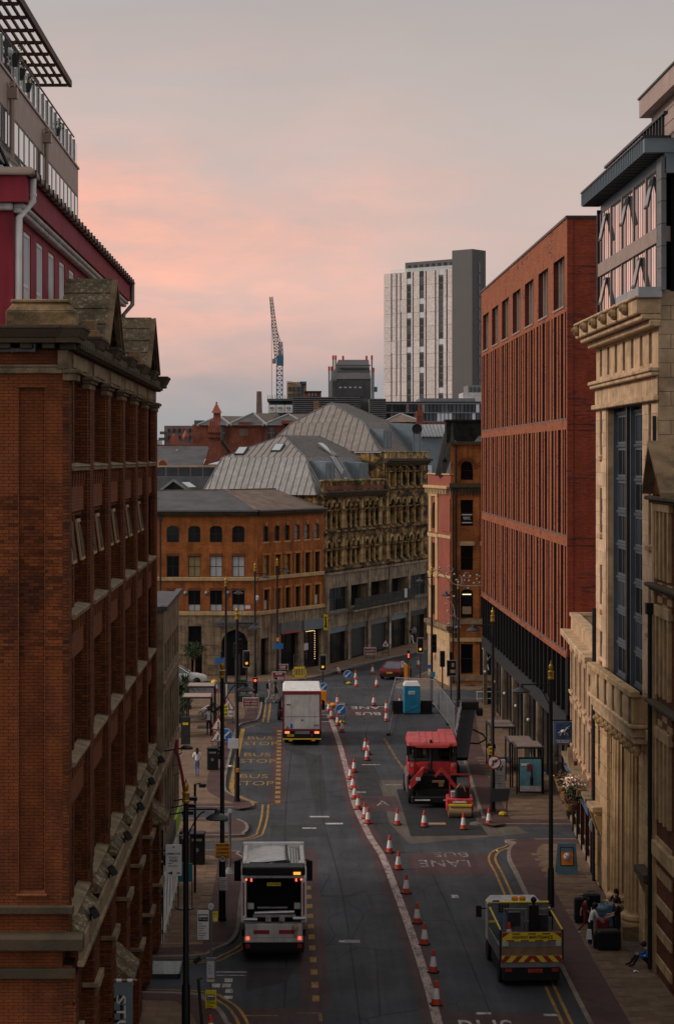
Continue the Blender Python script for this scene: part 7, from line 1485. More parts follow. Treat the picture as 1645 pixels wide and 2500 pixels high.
shelter(480, 1803, 'front left bus shelter with a pale sloping roof by the concrete building', w=2.0, L_=2.2, ht=2.55, sgn=-1, roofm='panel_pink'); shelter(490, 1770, 'back left bus shelter roof just behind the first one', w=2.0, L_=2.2, ht=2.5, sgn=-1, roofm='panel_pink')
yb = thing('ticket_post', 'dark post box with a yellow label at the front of the left shelters', 'post', (gx(453,127.5),127.5,.12)); MB().box(-.3,.3,-.1,.1,0,1.75).build('body', 'metal_dark', yb); MB().box(-.18,.18,-.12,-.1,1.25,1.4).build('label_strip', 'sign_yellow', yb)
shelter(1228, 1890, 'farthest right bus shelter beside the black fins', w=1.5, L_=3.0, ht=2.6); shelter(1275, 1930, 'middle right bus shelter with a brown dusty roof', w=1.45, L_=2.6, ht=2.5)
sa = shelter(1294, 1946, 'nearest right bus shelter with a lit advertising panel', w=1.55, L_=2.4, ht=2.55); 
MB().box(-.66,.66,-.12,.0,.12,2.05).build('advert_case', 'plastic_black', sa, bevel=.02); MB().box(-.58,.58,-.14,-.12,.2,1.95).build('advert_poster', 'picture_teal', sa); b = MB(); b.lathe([(.08,.55),(.09,.95),(.035,1.15),(.035,1.4)], (.05,-.16,0), 10); b.build('bottle_picture', 'plastic_black', sa); MB().box(-.2,.1,-.155,-.14,1.3,1.68).build('advert_flash', 'sign_maroon', sa); MB().box(-.5,-.1,-.15,-.14,1.6,1.72).build('advert_text', 'sign_white', sa); MB().box(-.58,.58,-.15,-.14,.2,.5).build('advert_snow', 'mural_white', sa)
mb2 = thing('information_totem', 'white totem board with a looping black emblem beside the right lamp post', 'sign', (gx(1217,108.5),108.5,.12)); MB().box(-.36,.36,-.08,.08,0,1.9).build('board', 'white_dirty', mb2, bevel=.02); b = MB(); b.tube([(-.22+.44*q/16,-.1,1.45+.14*math.sin(q*.95)) for q in range(17)], .025, 6); b.build('emblem', 'metal_black', mb2); q = paper(mb2, .9, .6, .7, 5); q.location.y = -.07
def bin_(px, py, lab, s=1.0):
    x, y = G(px, py); t = thing('litter_bin', lab, 'bin', (x,y,.12), 0, 'black litter bins'); MB().box(-.32*s,.32*s,-.3*s,.3*s,0,1.2*s).build('body', 'plastic_black', t, bevel=.05); MB().box(-.35*s,.35*s,-.33*s,.33*s,1.2*s,1.3*s).build('lid', 'plastic_black', t, bevel=.04); MB().box(-.2*s,.22*s,-.315*s,-.3*s,.98*s,1.08*s).build('slot_label', 'metal_grey', t); MB().lathe([(.09*s,-.02),(.09*s,0)], (0,-.305*s,.62*s), 14, 'y').build('badge', 'metal_grey', t)
bin_(519, 1884, 'black litter bin on the pavement beside the woman in white'); bin_(481, 2116, 'black litter bin beyond the road closed lamp post', 1.1); bin_(455, 2110, 'second black bin behind the thick near lamp post', 1.1); bin_(533, 1858, 'small dark bin behind the sign frames on the left pavement', .6)
tb = thing('teal_notice_stand', 'teal-headed notice stand on a round base behind the near lamp post', 'notice stand', (gx(458,81),81,.12)); MB().box(-.4,.2,-.03,.03,1.1,1.85).build('header', 'teal_paint', tb); b = MB(); b.bar((-.38,0,0),(-.38,0,1.1),.04); b.bar((.18,0,0),(.18,0,1.1),.04); b.lathe([(.4,0),(.38,.06)], (-.1,0,0)); b.build('stand', 'metal_dark', tb)
ab = thing('pavement_sign_board', 'blue framed pavement A-board with an orange football poster outside the pub', 'a-board', (gx(1378,88.5),87.6,.12)); 
for s in (0, 1): MB().hexa([(-.47,s*.5,0),(.47,s*.5,0),(.47,s*.5+.05,0),(-.47,s*.5+.05,0)],[(-.40,.2+s*.06,1.35),(.40,.2+s*.06,1.35),(.40,.25+s*.06,1.35),(-.40,.25+s*.06,1.35)]).build('board', 'aboard_blue', ab)
q = MB(); q.box(-.30,.30,-.01,0,.38,1.2); q.build('poster_frame', 'plastic_black', ab, (0,.0,0), (-.15,0,0)); q = MB(); q.box(-.26,.26,-.025,-.01,.42,1.16); q.build('poster', 'poster_orange', ab, (0,0,0), (-.15,0,0)); q = MB(); q.ball((0,-.04,.78), .16, 1, 12, 8); q.build('football', 'mural_white', ab, (0,.02,0), (-.15,0,0)); q = MB()
for px_, pz_ in ((0,.78),(-.1,.86),(.1,.86),(-.07,.68),(.08,.68)): q.lathe([(.035,-.2),(.035,-.19)], (px_*.9,.0,pz_), 5, 'y')
q.build('football_patch', 'cloth_blue', ab, (0,.0,0), (-.15,0,0)); q = MB(); q.box(-.26,.26,-.03,-.02,1.0,1.16); q.build('poster_sky', 'aboard_blue', ab, (0,0,0), (-.15,0,0))
fb = thing('folded_sign', 'black folded roadworks sign on a frame beside the right lamp post', 'road sign', (gx(1217,102.2),102,.12)); MB().hexa([(-.5,-.1,.75),(.45,-.1,.75),(.45,.0,.75),(-.5,0,.75)],[(-.35,.2,1.35),(.6,.2,1.35),(.6,.3,1.35),(-.35,.3,1.35)]).build('board', 'plastic_black', fb); legs(fb, .8, .85); sack(fb, .2, 0)
# portable toilet with fencing, barrier, railing
pt = thing('portable_toilet', 'blue portable toilet with a white roof inside the site fence', 'portable toilet', (gx(1006,143),143.2,0)); w_ = 1.15
MB().box(-w_/2,w_/2,0,1.15,.08,2.05).build('cabin', 'loo_blue', pt, bevel=.04)
for i in range(3): MB().box(-.28+i*.2,-.2+i*.2,-.03,0,.75,1.35).build('door_rib', 'loo_blue', pt)
b = MB(); b.bar((-.4,-.015,.25),(.4,-.015,.6),.04); b.bar((-.4,-.015,.6),(.4,-.015,.25),.04); b.box(-.5,-.46,-.02,0,.15,1.95); b.box(.46,.5,-.02,0,.15,1.95); b.build('door_brace', 'loo_blue', pt); MB().box(-.25,.2,-.03,0,1.45,1.68).build('label_panel', 'sign_white', pt); sign_text(pt, 'TOILET', -.02, 1.56, -.035, .34, .1, 'blue_sign', True); MB().hexa([(-w_/2-.03,-.03,2.05),(w_/2+.03,-.03,2.05),(w_/2+.03,1.18,2.05),(-w_/2-.03,1.18,2.05)],[(-w_/2+.12,.1,2.32),(w_/2-.12,.1,2.32),(w_/2-.12,1.05,2.32),(-w_/2+.12,1.05,2.32)]).build('roof', 'sign_white', pt); MB().box(-.62,.62,-.03,1.2,0,.08).build('base', 'metal_dark', pt)
for s, l in ((-1.05,'left'),(1.05,'right')): q = thing('black_barrier', 'black plastic barrier just %s of the blue toilet' % l, 'barrier', (gx(1006,143)+s,143.6,0)); MB().box(-.42,.42,-.12,.12,0,.95).build('body', 'plastic_black', q, bevel=.05); MB().box(-.5,.5,-.2,.2,0,.08).build('foot', 'rubber', q)
def fence_panel(a, c, lab):
    t = thing('mesh_fence_panel', lab, 'fence', (0,0,0), 0, 'mesh fence panels round the toilet'); a, c = Vector((*a,0)), Vector((*c,0)); L_ = (c-a).length; th = math.atan2(c.y-a.y, c.x-a.x); t.location = a; t.rotation_euler = (0,0,th)
    b = MB(); b.tube([(0,0,.1),(0,0,2.0)], .025, 6); b.tube([(L_,0,.1),(L_,0,2.0)], .025, 6); b.tube([(0,0,2.0),(L_,0,2.0)], .025, 6); b.tube([(0,0,.2),(L_,0,.2)], .02, 6); b.build('frame', 'steel_bright', t); MB().box(.02,L_-.02,-.004,.004,.2,2.0).build('mesh_infill', 'mesh_clear', t); MB().box(-.35,.35,-.12,.12,0,.12).build('foot_block', 'rubber', t); 
fA, fB, fC, fD, fE = G(948,1795), G(965,1720), G(1058,1725), G(1093,1770), G(1110,1800)
fence_panel(fA, fB, 'mesh fence panel at the left of the blue toilet'); fence_panel(fB, fC, 'mesh fence panel behind the blue toilet'); fence_panel(fC, fD, 'mesh fence panel right of the blue toilet'); fence_panel(fD, fE, 'nearest mesh fence panel by the conveyor machine')
ry = thing('pavement_railing', 'white pedestrian rail and black box at the far end of the fins', 'railing', (gx(1182,148),148,.12)); b = MB(); b.bar((-.6,0,.95),(.6,0,.95),.06); b.bar((-.6,0,.45),(.6,0,.45),.04); b.bar((-.55,0,0),(-.55,0,.95),.05); b.bar((.0,0,0),(.0,0,.95),.05); b.build('rail', 'white_paint', ry); MB().box(-.1,.6,.2,.8,0,1.2).build('box', 'plastic_black', ry)
gc = thing('glass_canopy', 'flat glass entrance canopy on the near end of the left brick warehouse', 'canopy', (-5.2,71.5,0)); zc_ = gz(2365,71.5); MB().box(0,1.15,-.9,.9,zc_-.03,zc_+.03).build('pane', 'glass_clear', gc); MB().box(0,1.2,-.95,-.9,zc_-.1,zc_+.03).box(1.15,1.2,-.95,.95,zc_-.1,zc_+.03).build('frame', 'metal_dark', gc); b = MB(); b.tube([(1.1,-.8,zc_),(1.1,-.8,.1)], .04, 8); b.build('post', 'metal_black', gc)
cc = thing('street_camera', 'small dark security camera on a short black pole at lower left', 'camera', (gx(476,84),84,.12)); b = MB(); b.tube([(0,0,0),(0,0,gz(1922,84)),(.25,0,gz(1921,84))], .05, 8); b.build('pole', 'metal_black', cc); MB().cbox((.32,0,gz(1925,84)), .3, .3, .16).build('camera_head', 'metal_dark', cc, bevel=.03)
gl2 = thing('floodlight_arm', 'black floodlight on an arm from the thick near lamp post', 'lamp', (gx(482,60.6),60.6,gz(2345,60.6))); MB().box(-.12,.12,-.08,.08,-.06,.06).build('lamp_head', 'metal_black', gl2, (0,0,0), (0,-.6,0)); MB().bar((-.45,0,-.06),(-.1,0,-.06),.03).build('arm', 'metal_black', gl2)
# ornamental red metal tree sculpture on the near lamp post tip
rd = thing('red_metal_scrollwork', 'dark red decorative scrollwork rising behind the thick left lamp post', 'decoration', (-3.35,60.6,8.3))
b = MB(); b.tube([(.05,0,.0),(-.02,0,.5),(-.12,0,1.0),(-.22,0,1.35),(-.18,0,1.6)], .05, 6); b.tube([(-.15+.12*math.cos(q*.5),0,1.25+.1*math.sin(q*.5)) for q in range(13)], .02, 5); b.bar((-.05,0,.6),(-.3,0,.5),.02); b.bar((-.1,0,.85),(-.35,0,.8),.02); b.build('scroll', 'cloth_maroon', rd)
# bicycles
def wheel_ring(b, c, r, ax='x', w=.018): b.tube([(c[0]+(r*math.cos(q*PI/8) if ax != 'x' else 0), c[1]+(r*math.cos(q*PI/8) if ax == 'x' else 0), c[2]+r*math.sin(q*PI/8)) for q in range(17)], w, 5, False)
bi = thing('bicycle', 'x', 'bicycle', (0,0,.12), 0, 'hire bicycles in the rack'); b = MB(); wheel_ring(b, (0,-.52,.34), .33); wheel_ring(b, (0,.52,.34), .33); b.build('wheel', 'rubber', bi); b = MB(); b.bar((0,-.52,.34),(0,-.15,.85),.035); b.bar((0,-.52,.34),(0,0,.32),.035); b.bar((0,0,.32),(0,-.15,.85),.035); b.bar((0,0,.32),(0,.4,.8),.04); b.bar((0,.52,.34),(0,.38,.95),.035); b.build('frame', 'metal_dark', bi); MB().box(-.07,.07,-.3,-.08,.86,.92).build('saddle', 'plastic_black', bi); MB().bar((-.25,.36,.98),(.25,.36,.98),.03).build('handlebar', 'metal_black', bi); MB().box(-.07,.07,-.75,-.35,.68,.72).build('mudguard', 'white_paint', bi)
for i in range(5): c = copy_tree(bi); c['label'] = '%s hire bicycle from the front of the rack behind the left shelters' % ORD[i]; c.location = (gx(520,140)+.1*i-.2, 139.5+i*.62, .12); c.rotation_euler = (0, .15, -PI/2+.2)
for o in list(bi.children)+[bi]: bpy.data.objects.remove(o)
# palms and shrubs by the shelters
def palm(X, d, h, n, lab, r=1.3, pot=True):
    t = thing('palm_plant', lab, 'plant', (X,d,.12)); b = MB(); b.tube([(0,0,.5),(0,0,h*.55)], .1, 7); b.build('trunk', 'wood', t); b = MB()
    for i in range(n):
        a = R.uniform(0, 2*PI); e = R.uniform(-.25, 1.35); L_ = r*R.uniform(.75, 1.1); p0 = Vector((0,0,h*.55)); d1 = Vector((math.cos(a)*math.cos(e), math.sin(a)*math.cos(e), math.sin(e))); p1 = p0+d1*L_*.6; p2 = p0+d1*L_+Vector((0,0,-.28*L_)); s = d1.cross(Vector((0,0,1))).normalized()*.035; b.k = i % 2
        b.add([p0-s*.5, p0+s*.5, p1+s, p1-s, p2], [(0,1,2,3),(3,2,4)])
    b.build('fronds', ['leaf', 'leaf_dark'], t); MB().box(-.35,.35,-.35,.35,0,.6).build('planter', 'metal_black', t) if pot else None
palm(gx(452,146), 146, 2.9, 150, 'spiky palm in a planter behind the left bus shelters', 1.5); palm(gx(436,138), 138, 3.4, 170, 'larger spiky palm against the concrete building', 1.6); palm(gx(425,131), 131, 2.8, 140, 'dark palm half hidden by the concrete building', 1.4)
hd = thing('clipped_hedge', 'dark hedge in the shadow beside the left shelters', 'hedge', (gx(430,141),141,.12)); tuft(hd, 1.2, 900, ('leaf_dark','leaf'), (0,0,1.0), .2, flat_=.9)
tr = thing('small_tree', 'small dark tree by the corner building windows', 'tree', (gx(474,166),166,.12)); b = MB(); b.tube([(0,0,0),(.05,0,1.2),(0,.1,2.0)], [.08,.06,.03], 7); b.bar((0,0,1.3),(.4,0,2.0),.04); b.bar((0,0,1.4),(-.4,.1,2.1),.04); b.build('trunk', 'wood', tr); tuft(tr, .95, 900, ('leaf_dark','leaf'), (0,0,2.3), .16, 'crown')
cbx = thing('utility_cabinet', 'green utility cabinet by the far corner of the orange building', 'cabinet', (gx(588,158),158,.12)); MB().box(-.5,.5,-.25,.25,0,.75).build('body', 'green_paint', cbx, bevel=.03); MB().box(-.45,.45,-.27,-.25,.08,.68).build('door', 'green_paint', cbx)
yt = thing('yellow_sack', 'yellow sack on the kerb left of the junction', 'sack', (gx(523,160),160,.12)); MB().ball((0,0,.25), .28, 1, 8, 5).build('bag', 'yellow_paint', yt)
# ---------------- vehicles (local y points forwards, rear bumper at y = 0) ----------------
def wheel(par, x, y, r=.48, w=.28, rim='metal_grey'):
    b = MB(); b.lathe([(r*.72,-w/2),(r*.96,-w/2),(r,-w*.3),(r,w*.3),(r*.96,w/2),(r*.72,w/2)], (0,0,0), 20, 'x'); t = b.build('wheel', 'rubber', par, (x,y,r), smooth=True); MB().lathe([(r*.7,-w*.42),(r*.3,-w*.5),(r*.3,w*.5),(r*.7,w*.42)], (0,0,0), 14, 'x').build('rim', rim, t)
def numplate(par, x, y, z, s='MX16 KVE', m='sign_yellow', w=.5): MB().box(x-w/2,x+w/2,y-.02,y,z-.06,z+.06).build('number_plate', m, par); sign_text(par, s, x, z, y-.026, w*.85, .07, 'metal_black', True)
# refuse truck
rt = thing('refuse_truck', 'white refuse collection truck with open dark rear hopper and lit tail lights', 'truck', (-.70,72.7,0), .012)
W = 1.2
MB().box(-W,W,1.0,5.2,1.0,3.15).build('compactor_body', 'white_dirty', rt, bevel=.05)
b = MB(); n = 8
for i in range(n):
    x0, x1 = -1+2*i/n, -1+2*(i+1)/n; z0_, z1_ = 3.15+.2*(1-x0*x0), 3.15+.2*(1-x1*x1); b.quad((x0,1.0,z0_),(x1,1.0,z1_),(x1,5.0,z1_),(x0,5.0,z0_))
b.build('curved_roof', 'white_paint', rt, smooth=True)
MB().box(-W,W,5.0,5.25,1.0,3.45).build('front_bulkhead', 'white_paint', rt, bevel=.03); b = MB()
for s in (-1, 1): b.bar((s*1.08,1.0,3.22),(s*1.08,5.0,3.3),.16,.14)
b.build('roof_rail', 'white_paint', rt, bevel=.02)
for s in (-1, 1): b = MB(); b.tube([(s*.98,.7,3.35),(s*.98,1.4,3.4)], .09, 10); b.k = 1; b.tube([(s*.98,.4,3.1),(s*.98,.75,3.36)], .06, 8); b.build('hydraulic_ram', ['white_paint', 'metal_black'], rt)
b = MB(); b.tube([(-.9,1.5,3.38),(-.4,1.6,3.36),(.2,1.7,3.4),(.6,1.75,3.42)], .03, 6); b.tube([(.55,1.4,3.42),(.5,3.2,3.4),(.5,4.9,3.35)], .05, 6); b.tube([(.6,1.4,3.42),(.0,1.1,3.45),(-.2,.6,3.4)], .05, 6); b.tube([(.0,1.15,3.42),(.25,.6,3.4)], .05, 6)
for i in range(4): b.tube([(.66+i*.1,1.6,3.36),(.66+i*.1,4.8,3.3)], .014, 5)
b.build('hydraulic_hose', 'metal_black', rt)
for s in (-1, 1):
    x0, x1 = (-W,-W+.2) if s < 0 else (W-.2,W); MB().prism([(.04,1.5),(1.0,1.0),(1.0,3.4),(.35,3.42),(.08,3.15)], x0, x1, 'x').build('hopper_side', 'white_paint', rt, bevel=.03)
MB().box(-W+.2,W-.2,.9,1.0,1.0,3.3).build('hopper_back', 'dark_inside', rt); MB().box(-W+.2,W-.2,.25,1.0,1.3,1.42).build('hopper_floor', 'plastic_black', rt); MB().box(-W+.05,W-.05,.08,.9,3.2,3.5).build('hopper_header', 'plastic_black', rt, bevel=.04)
MB().box(-W+.1,W-.1,.02,.08,3.12,3.2).build('header_trim', 'steel_bright', rt)
for s in (-1, 1): MB().box(s*1.1-.025,s*1.1+.025,.02,.1,1.75,2.95).build('reflective_stripe', 'sign_red', rt); MB().box(s*.85-.1,s*.85+.12,.2,.35,1.95,2.15).build('grab_bracket', 'white_dirty', rt)
b = MB(); b.tube([(-.7,-.05,1.86),(.75,-.05,1.9)], .06, 8); b.box(-.75,.8,-.02,.1,1.7,1.8); b.tube([(-1.1,-.02,1.62),(-.6,-.02,1.62)], .07, 8); b.tube([(.7,-.02,1.66),(1.15,-.02,1.66)], .07, 8); b.box(-.3,-.1,-.06,.05,1.55,1.75); b.box(.2,.4,-.06,.05,1.55,1.75); b.box(-.6,.5,.0,.1,2.02,2.06); b.build('bin_lift', 'steel_bright', rt)
MB().box(-W+.15,W-.15,-.06,.3,.95,1.46).build('tailgate_panel', 'white_dirty', rt, bevel=.02); MB().box(-W+.12,W-.12,-.05,.2,.78,.97).build('lower_sill', 'white_dirty', rt, bevel=.02); MB().box(-.004,.004,-.066,-.05,.8,1.44).build('panel_joint', 'metal_black', rt)
for x in (-.45, .48): MB().box(x-.29,x+.29,-.072,-.06,1.1,1.24).build('red_marker_board', 'sign_red', rt)
for s in (-1, 1): MB().box(s*.95-.06,s*.95+.06,-.08,.0,.88,1.0).build('tail_light', 'lamp_red', rt); MB().box(s*.95-.08,s*.95+.08,-.06,.0,.58,.72).build('lower_lamp', 'sign_red', rt); MB().box(s*.82-.035,s*.82+.035,.0,.06,3.0,3.1).build('high_brake_light', 'lamp_red', rt); MB().lathe([(.04,-.02),(.04,0)], (s*1.0,.06,3.06), 10, 'y').build('marker_light', 'lamp_tail', rt)
MB().box(.72,.98,.02,.08,3.24,3.33).build('beacon', 'lamp_amber', rt); numplate(rt, 0, .1, 2.88, 'FJ19 OXB'); MB().box(-W+.2,W-.2,0,.4,.5,.78).build('underrun_bar', 'plastic_black', rt); MB().box(-1.1,1.1,.5,6.8,.28,1.0).build('chassis', 'plastic_black', rt)  # black chassis box hangs low to give the shade under the truck
b = MB(); b.ball((.78,-.1,1.33), .12, 1.2, 8, 5); b.tube([(.78,-.1,1.3),(.8,-.12,1.05)], .05, 6); b.build('work_glove', 'cardboard', rt)
for y in (2.0, 5.6): [wheel(rt, s*1.0, y) for s in (-1, 1)]
MB().box(-1.15,1.15,5.35,6.9,.6,2.75).build('cab', 'white_dirty', rt, bevel=.12); MB().box(-1.0,1.0,6.88,6.93,1.6,2.5).build('windscreen', 'glass', rt)
for s in (-1, 1): b = MB(); b.box(s*1.42-.13,s*1.42+.13,6.2,6.3,1.7,2.5); b.bar((s*1.15,6.4,2.55),(s*1.42,6.25,2.5),.04); b.build('mirror', 'plastic_black', rt); MB().box(s*1.16-.03,s*1.16+.03,1.1,5.2,.75,1.0).build('side_guard', 'metal_dark', rt)
# grey box truck
bt = thing('box_truck', 'grey box truck with maroon frame and lit tail lights driving away', 'truck', (.58,127.7,0), 0); W = 1.24
MB().box(-W,W,.06,4.2,1.05,3.45).build('box_body', 'white_dirty', bt); b = MB(); b.box(-W,W,.0,4.2,3.45,3.52); b.hexa([(-W,0,3.52),(W,0,3.52),(W,4.2,3.52),(-W,4.2,3.52)],[(-W+.1,.3,3.68),(W-.1,.3,3.68),(W-.1,4.2,3.68),(-W+.1,4.2,3.68)]); b.build('translucent_roof', 'blind_cream' if 0 else 'white_paint', bt)
b = MB(); b.box(-W,-W+.09,-.03,.06,1.0,3.5); b.box(W-.09,W,-.03,.06,1.0,3.5); b.box(-W+.09,W-.09,-.03,.06,3.3,3.5); b.box(-W,W,-.03,.06,.95,1.05); b.build('rear_frame', 'sign_maroon', bt); MB().box(-W+.12,W-.12,-.01,.05,1.08,3.28).build('shutter_door', 'white_dirty', bt)
for k in range(1): MB().box(-W+.14,W-.14,-.02,-.01,1.86,1.88).build('shutter_joint', 'metal_grey', bt)
MB().box(-.05,.05,-.03,-.01,1.6,1.68).build('latch', 'metal_black', bt); MB().box(-1.0,-.75,-.02,-.01,2.6,2.66).build('badge', 'metal_black', bt); MB().prism([(-1.05,1.1),(-.82,1.1),(-.93,1.3)], -.025, -.012).build('warning_triangle', 'gold_paint', bt); MB().box(-.75,-.6,-.02,-.01,1.12,1.4).build('blue_sticker', 'cloth_bright_blue', bt); MB().box(.75,1.05,-.02,-.01,1.25,1.36).build('logo', 'metal_grey', bt)
MB().box(-W,W,.0,.3,.45,.95).build('rear_panel', 'plastic_black', bt); MB().box(-.45,.5,-.03,0,.75,.98).build('tail_lift_plate', 'metal_grey', bt); MB().box(-W,W,-.05,.05,.40,.46).build('yellow_edge', 'yellow_paint', bt)
for s in (-1, 1): MB().box(s*.95-.15,s*.95+.15,-.04,.0,.78,.92).build('tail_light', 'lamp_tail', bt); MB().box(s*.72-.12,s*.72+.12,-.06,.0,.3,.42).build('step_plate', 'orange_paint', bt); wheel(bt, s*.98, 1.4, .46); wheel(bt, s*.98, 5.2, .46); MB().bar((s*1.1,5.9,2.3),(s*1.45,5.6,2.2),.05).cbox((s*1.45,5.6,1.9), .2, .1, .6).build('mirror', 'plastic_black', bt)
numplate(bt, -.72, -.03, .66, 'NJ67 WUC', w=.42); MB().box(.6,.68,-.04,0,.6,.78).build('fog_lamp', 'sign_red', bt); MB().box(-1.15,1.15,.3,6.0,.28,1.05).build('chassis', 'plastic_black', bt); MB().box(-1.1,1.1,4.4,6.2,.5,2.8).build('cab', 'sign_maroon', bt, bevel=.12)  # chassis box set low, its black mass doing for the shadow below
# highway maintenance dropside truck
hw_ = thing('maintenance_truck', 'white dropside maintenance truck with yellow HIGHWAY MAINTENANCE tailboard parked at the right kerb', 'truck', (8.32,69.4,0), .035); W = 1.08
MB().box(-W,W,0,3.2,.84,.92).build('load_bed', 'metal_grey', hw_)
for k in range(4): MB().box(-W+.02,W-.02,-.02,.02,.88+k*.27,1.135+k*.27).build('tailboard_plank', 'wood' if k % 2 else 'metal_grey', hw_)
MB().box(-W+.05,W-.05,-.04,-.02,1.62,1.93).build('yellow_band', 'sign_yellow', hw_); sign_text(hw_, 'HIGHWAY MAINTENANCE', .02, 1.77, -.046, 1.42, .12, 'metal_black', True)
for x, z in ((-.55,1.885),(0,1.885),(.5,1.885),(-.75,1.65),(-.25,1.65),(.25,1.65),(.7,1.65)): MB().box(x-.14,x+.14,-.046,-.04,z-.022,z+.022).build('red_dash', 'sign_red', hw_)
for s in (-1, 1): MB().prism([(s*(W-.05),1.93),(s*(W-.3),1.93),(s*(W-.05),1.75)], -.048, -.04).build('red_corner', 'sign_red', hw_); MB().box(s*.93-.1,s*.93+.1,-.045,-.02,1.46,1.62).build('pale_corner_plate', 'white_dirty', hw_)
MB().box(-W+.03,W-.03,-.035,-.02,.9,1.12).build('chevron_back', 'sign_yellow', hw_)
for i, (x, s) in enumerate(((-.92,1),(-.5,1),(-.1,1),(.14,-1),(.55,-1),(.95,-1))): MB().prism([(x-.1-.1*s,.9),(x+.1-.1*s,.9),(x+.1+.1*s,1.12),(x-.1+.1*s,1.12)], -.045, -.035).build('red_chevron', 'sign_red', hw_)
MB().box(-W,W,-.05,.1,.72,.84).build('bumper', 'metal_grey', hw_); MB().box(-W+.1,W-.1,0,3.2,.25,.72).build('underbody_shade', 'plastic_black', hw_); numplate(hw_, .12, -.02, .6, 'YT18 HRA', 'cone_orange', .5)  # bar behind the lights deepened into a black block for underside shade
for s in (-1, 1): MB().box(s*.82-.12,s*.82+.12,-.03,0,.56,.68).build('tail_light', 'sign_red', hw_); wheel(hw_, s*.9, .9, .36, .3); wheel(hw_, s*.92, 4.0, .36, .24); MB().bar((s*W,.05,.84),(s*W,.05,2.0),.08).build('corner_post', 'metal_black', hw_); MB().bar((s*W,.1,2.0),(s*(W+.0),2.9,2.15),.05).build('yellow_rail', 'yellow_paint', hw_)
for s in (-1, 1):
    for k in range(2): MB().box(s*W-.02,s*W+.02,.15,3.1,.9+k*.26,1.14+k*.26).build('side_plank', 'metal_grey', hw_)
MB().box(-W-.02,W+.02,3.15,3.25,.9,2.26).build('headboard', 'metal_grey', hw_); MB().box(-W-.03,W+.03,3.1,3.26,2.26,2.30).build('headboard_edge', 'sign_yellow', hw_); MB().box(-W,W,3.12,3.15,1.55,1.62).build('headboard_stripe', 'sign_yellow', hw_)  # white headboard coloured grey for the shade it stands in
b = MB()
for i in range(4):
    for j in range(6): b.box(-.72+i*.1,-.65+i*.1,3.11,3.14,1.75+j*.09,1.81+j*.09)
b.build('louvre_slots', 'metal_black', hw_); MB().box(-.95,-.7,3.11,3.14,2.22,2.36).build('logo', 'cloth_bright_blue', hw_); MB().box(-.75,-.3,3.08,3.12,1.1,1.9).build('blue_drum', 'cloth_blue', hw_)
MB().box(-1.0,1.0,3.3,4.9,.5,2.2).build('cab', 'white_dirty', hw_, bevel=.18); b = MB(); b.box(-.18,.05,3.5,3.7,2.22,2.4); b.box(.1,.33,3.5,3.7,2.22,2.4); b.build('amber_beacon', 'orange_paint', hw_, bevel=.04)
for s in (-1, 1): b = MB(); b.cbox((s*1.3,4.3,1.7), .2, .1, .42); b.bar((s*1.02,4.35,1.8),(s*1.3,4.3,1.8),.05); b.build('mirror', 'plastic_black', hw_)
b = MB()
for x in (-.25, .75):
    for z in (.95, 2.2): b.box(x-.42,x+.42,2.2,2.26,z,z+.06)
    for sx in (-.4, .4): b.box(x+sx-.03,x+sx+.03,2.2,2.26,.95,2.25)
    b.box(x-.4,x+.4,1.5,1.56,1.3,1.36); b.box(x-.35,x+.35,2.4,2.45,1.1,1.9)
b.build('stacked_sign_frame', 'metal_grey', hw_); MB().box(-.5,-.05,2.3,2.5,1.6,2.1).build('stacked_sign', 'metal_dark', hw_); MB().box(.55,.95,2.3,2.5,1.3,2.0).build('stacked_sign', 'metal_dark', hw_); MB().box(-.6,-.2,1.6,2.0,.92,1.25).box(.4,.9,1.4,2.0,.92,1.15).build('tool_box', 'cloth_maroon', hw_)
b = MB(); b.box(.22,.55,1.9,2.15,1.0,2.45); b.ball((.38,2.0,2.62), .12); b.bar((.38,2.0,2.4),(.38,2.0,2.6),.1); b.build('signal_head_load', 'plastic_black', hw_, bevel=.03)
# asphalt paver
pv_ = thing('asphalt_paver', 'red asphalt paver with raised hopper wings and canopy in the roadworks', 'paver', (7.42,104.9,0), -.03); W = 1.28
MB().box(-W+.1,W-.1,1.4,5.6,.5,1.55).build('chassis', 'plastic_black', pv_, bevel=.05)
for s in (-1, 1): wheel(pv_, s*(W-.12), 1.6, .45, .3); b = MB(); b.box(s*(W-.15)-.18,s*(W-.15)+.18,2.6,5.4,.05,.95); b.build('crawler_track', 'rubber', pv_, bevel=.15)
b = MB(); b.box(-W,W,2.0,3.2,1.35,2.15); b.box(-W-.02,-W+.3,1.75,2.3,1.45,2.1); b.box(W-.3,W+.02,1.75,2.3,1.45,2.1); b.box(-.85,-.2,1.95,2.05,1.75,2.1); b.build('red_front_body', 'red_paint', pv_, bevel=.03); MB().box(-W,W,2.05,5.4,2.15,2.2).build('deck_edge', 'metal_dark', pv_)
for s in (-1, 1):
    b = MB(); b.hexa([(s*W,.1,1.0),(s*W,1.9,.95),(s*(W-.05),1.95,1.0),(s*(W-.05),.1,1.0)],[(s*.5,.35,2.12),(s*.62,1.8,1.85),(s*.55,1.85,1.9),(s*.45,.35,2.15)]); b.build('hopper_wing', 'red_paint', pv_)
    b = MB(); b.lathe([(.09,-.04),(.09,0)], (s*1.1,1.72,2.0), 12, 'y'); b.build('headlamp', 'steel_bright', pv_)
